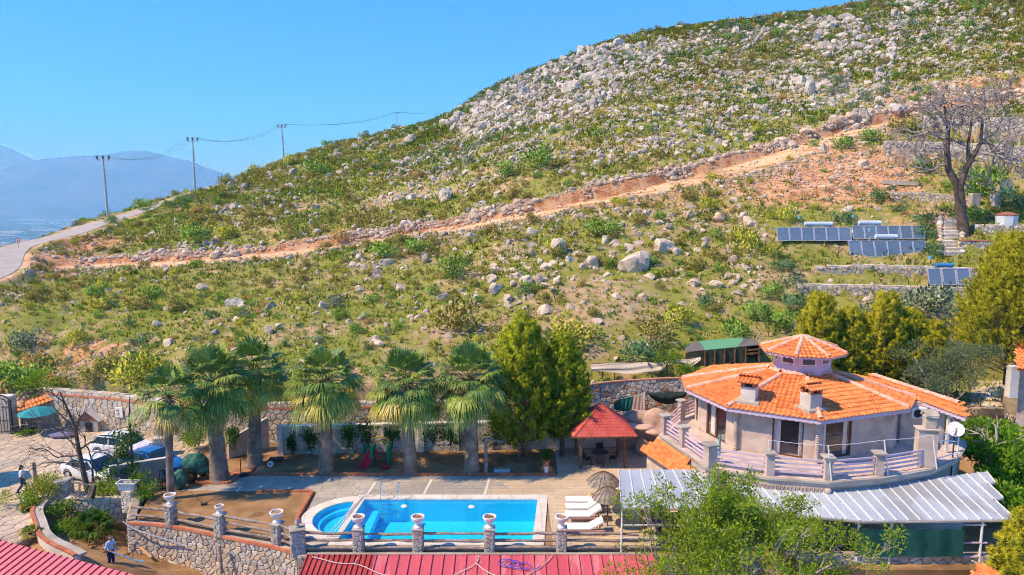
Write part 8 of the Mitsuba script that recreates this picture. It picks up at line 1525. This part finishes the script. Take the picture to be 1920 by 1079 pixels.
    for i, (px, py, w, h, lab) in enumerate(((1829, 388, 1.0, 1.5, 'grey concrete block on the terrace beside the dead pine'), (1884, 365, 1.5, 1.7, 'pale concrete block below the tall grey wall'), (1869, 390, .8, 1.5, 'dark concrete pier left of the water tub'), (1848, 262, .7, 2.0, 'pale concrete pier against the highest grey wall'))):
        q = cast(px, py); solo('concrete_block', MB().box(q + [0, .3, h/2], (w, .7, h), .1, .04), 'mat_concrete' if i != 2 else 'mat_stone_c', lab, 'block')
    q = cast(1655, 347); r = cast(1722, 350); solo('concrete_beam', MB().beam(q + [0, 0, .3], r + [0, 0, .3], .6, .5), 'mat_concrete', 'long pale concrete beam lying above the round bushes', 'beam')
    k = thing('guard_rail', 'low wooden rail along the terrace by the water tub', 'rail'); q, r = cast(1822, 412), cast(1875, 414); part(k, 'bar', MB().beam(q + [0, 0, .5], r + [0, 0, .5], .12, .14), 'mat_log')
    for t in (.05, .5, .95): p = q + (r-q)*t; part(k, 'post', MB().beam(p + [0, 0, -.3], p + [0, 0, .55], .14, .14, (0, 1, 0)), 'mat_log')
    # right edge: garden path, round pier with a white lion, corner of a roof
    rng = np.random.default_rng(12); labels['garden_path'] = {'label': 'sunlit paved path behind the olive trees', 'kind': 'structure'}; _num['garden_path'] = 1
    reg = Polygon([G(1828, 764, 2)[:2], G(1890, 764, 2)[:2], G(1893, 705, 2)[:2], G(1845, 705, 2)[:2]]).buffer(.3); put('garden_path__bed', MB().prism(reg.buffer(.2), 1.4, 2.0), 'mat_joint'); cs = cells(reg, .7, 4, .04, 1.2); pieces('garden_path', 'flagstone', [chip(c, lambda a, b, o: np.column_stack([a, b, o]), .03, .95, 2.0) for c in cs], ['mat_flag', 'mat_coping'])
    q = G(1910, 776, 1.7); k = thing('round_pier', 'round whitish stone pier carrying a white lion at the right edge', 'pier'); part(k, 'core', MB().lathe([(.001, 0), (1.0, 0), (1.0, 1.75), (.001, 1.75)], q, 20), 'mat_mortar'); f = lambda a, b, o: np.column_stack([q[0] + np.cos(a)*(1.0 + o), q[1] + np.sin(a)*(1.0 + o), b]); pieces(k, 'stone', [chip(c, lambda a, b, o: f(a, b, o), .07, .75) for c in cells(sbox(math.pi, 0, 2*math.pi, 1.75), .33, 6, .03)], [STONE[0], 'mat_coping']); part(k, 'cap', MB().lathe([(.001, 1.75), (1.12, 1.75), (1.12, 1.9), (.001, 1.9)], q, 20), 'mat_concrete')
    k = thing('lion_statue', 'white lying lion statue on the round stone pier', 'statue'); c = q + [0, 0, 2.1]; man = None
    for p, r in (((.15, 0, .12), (.5, .22, .22)), ((.5, 0, .14), (.24, .26, .25)), ((-.3, 0, .32), (.22, .2, .27)), ((-.38, -.02, .55), (.2, .19, .21)), ((-.56, -.02, .5), (.11, .1, .1)), ((-.5, -.14, .02), (.24, .07, .08)), ((-.5, .14, .02), (.24, .07, .08)), ((.45, -.22, .0), (.26, .08, .1))): e = m3.Manifold.sphere(1, 20).scale(list(r)).translate(list(c + np.array(p))); man = e if man is None else man + e
    me = man.refine_to_length(.06).to_mesh(); tm = trimesh.Trimesh(np.array(me.vert_properties[:, :3], float), me.tri_verts); trimesh.smoothing.filter_taubin(tm, iterations=8); part(k, 'body', (np.array(tm.vertices), tm.faces), 'mat_white', smooth=True)
    k = thing('neighbour_house', 'corner of a neighbouring house with orange tiles at the right edge', 'house'); q = [D(1908, 692, 45.5), D(1990, 700, 45.2), D(1990, 640, 49), D(1906, 645, 48.6)]; part(k, 'wall', MB().prism(Polygon([q[0][:2] + [.5, .4], q[1][:2], q[2][:2], q[3][:2] + [.5, 0]]), 0, q[0][2]-.1), 'mat_pinkstone'); rf = part(k, 'roof', MB().slab(q, .12), 'mat_tile'); pieces(rf, 'tile', tiles(q), 'mat_tile', smooth=40); part(k, 'corner_pillar', MB().box(D(1899, 700, 45.8) - [0, 0, .6], (.55, .5, 2.2), 0, .03), 'mat_plaster')
    m = MB(); k = thing('iron_railing', 'dark iron railing beside the garden path', 'railing')
    for px in (1885, 1893): a = D(px, 728, 46); part(k, 'post', MB().tube([(a[0], a[1], 0), (a[0], a[1], 2.4)], .05, 6), 'mat_darkmetal')
    part(k, 'arch', MB().tube([D(1872, 690, 46.2), D(1880, 685, 46.2), D(1890, 686, 46.2), D(1905, 694, 46.2)], .05, 6), 'mat_darkmetal')
solar()
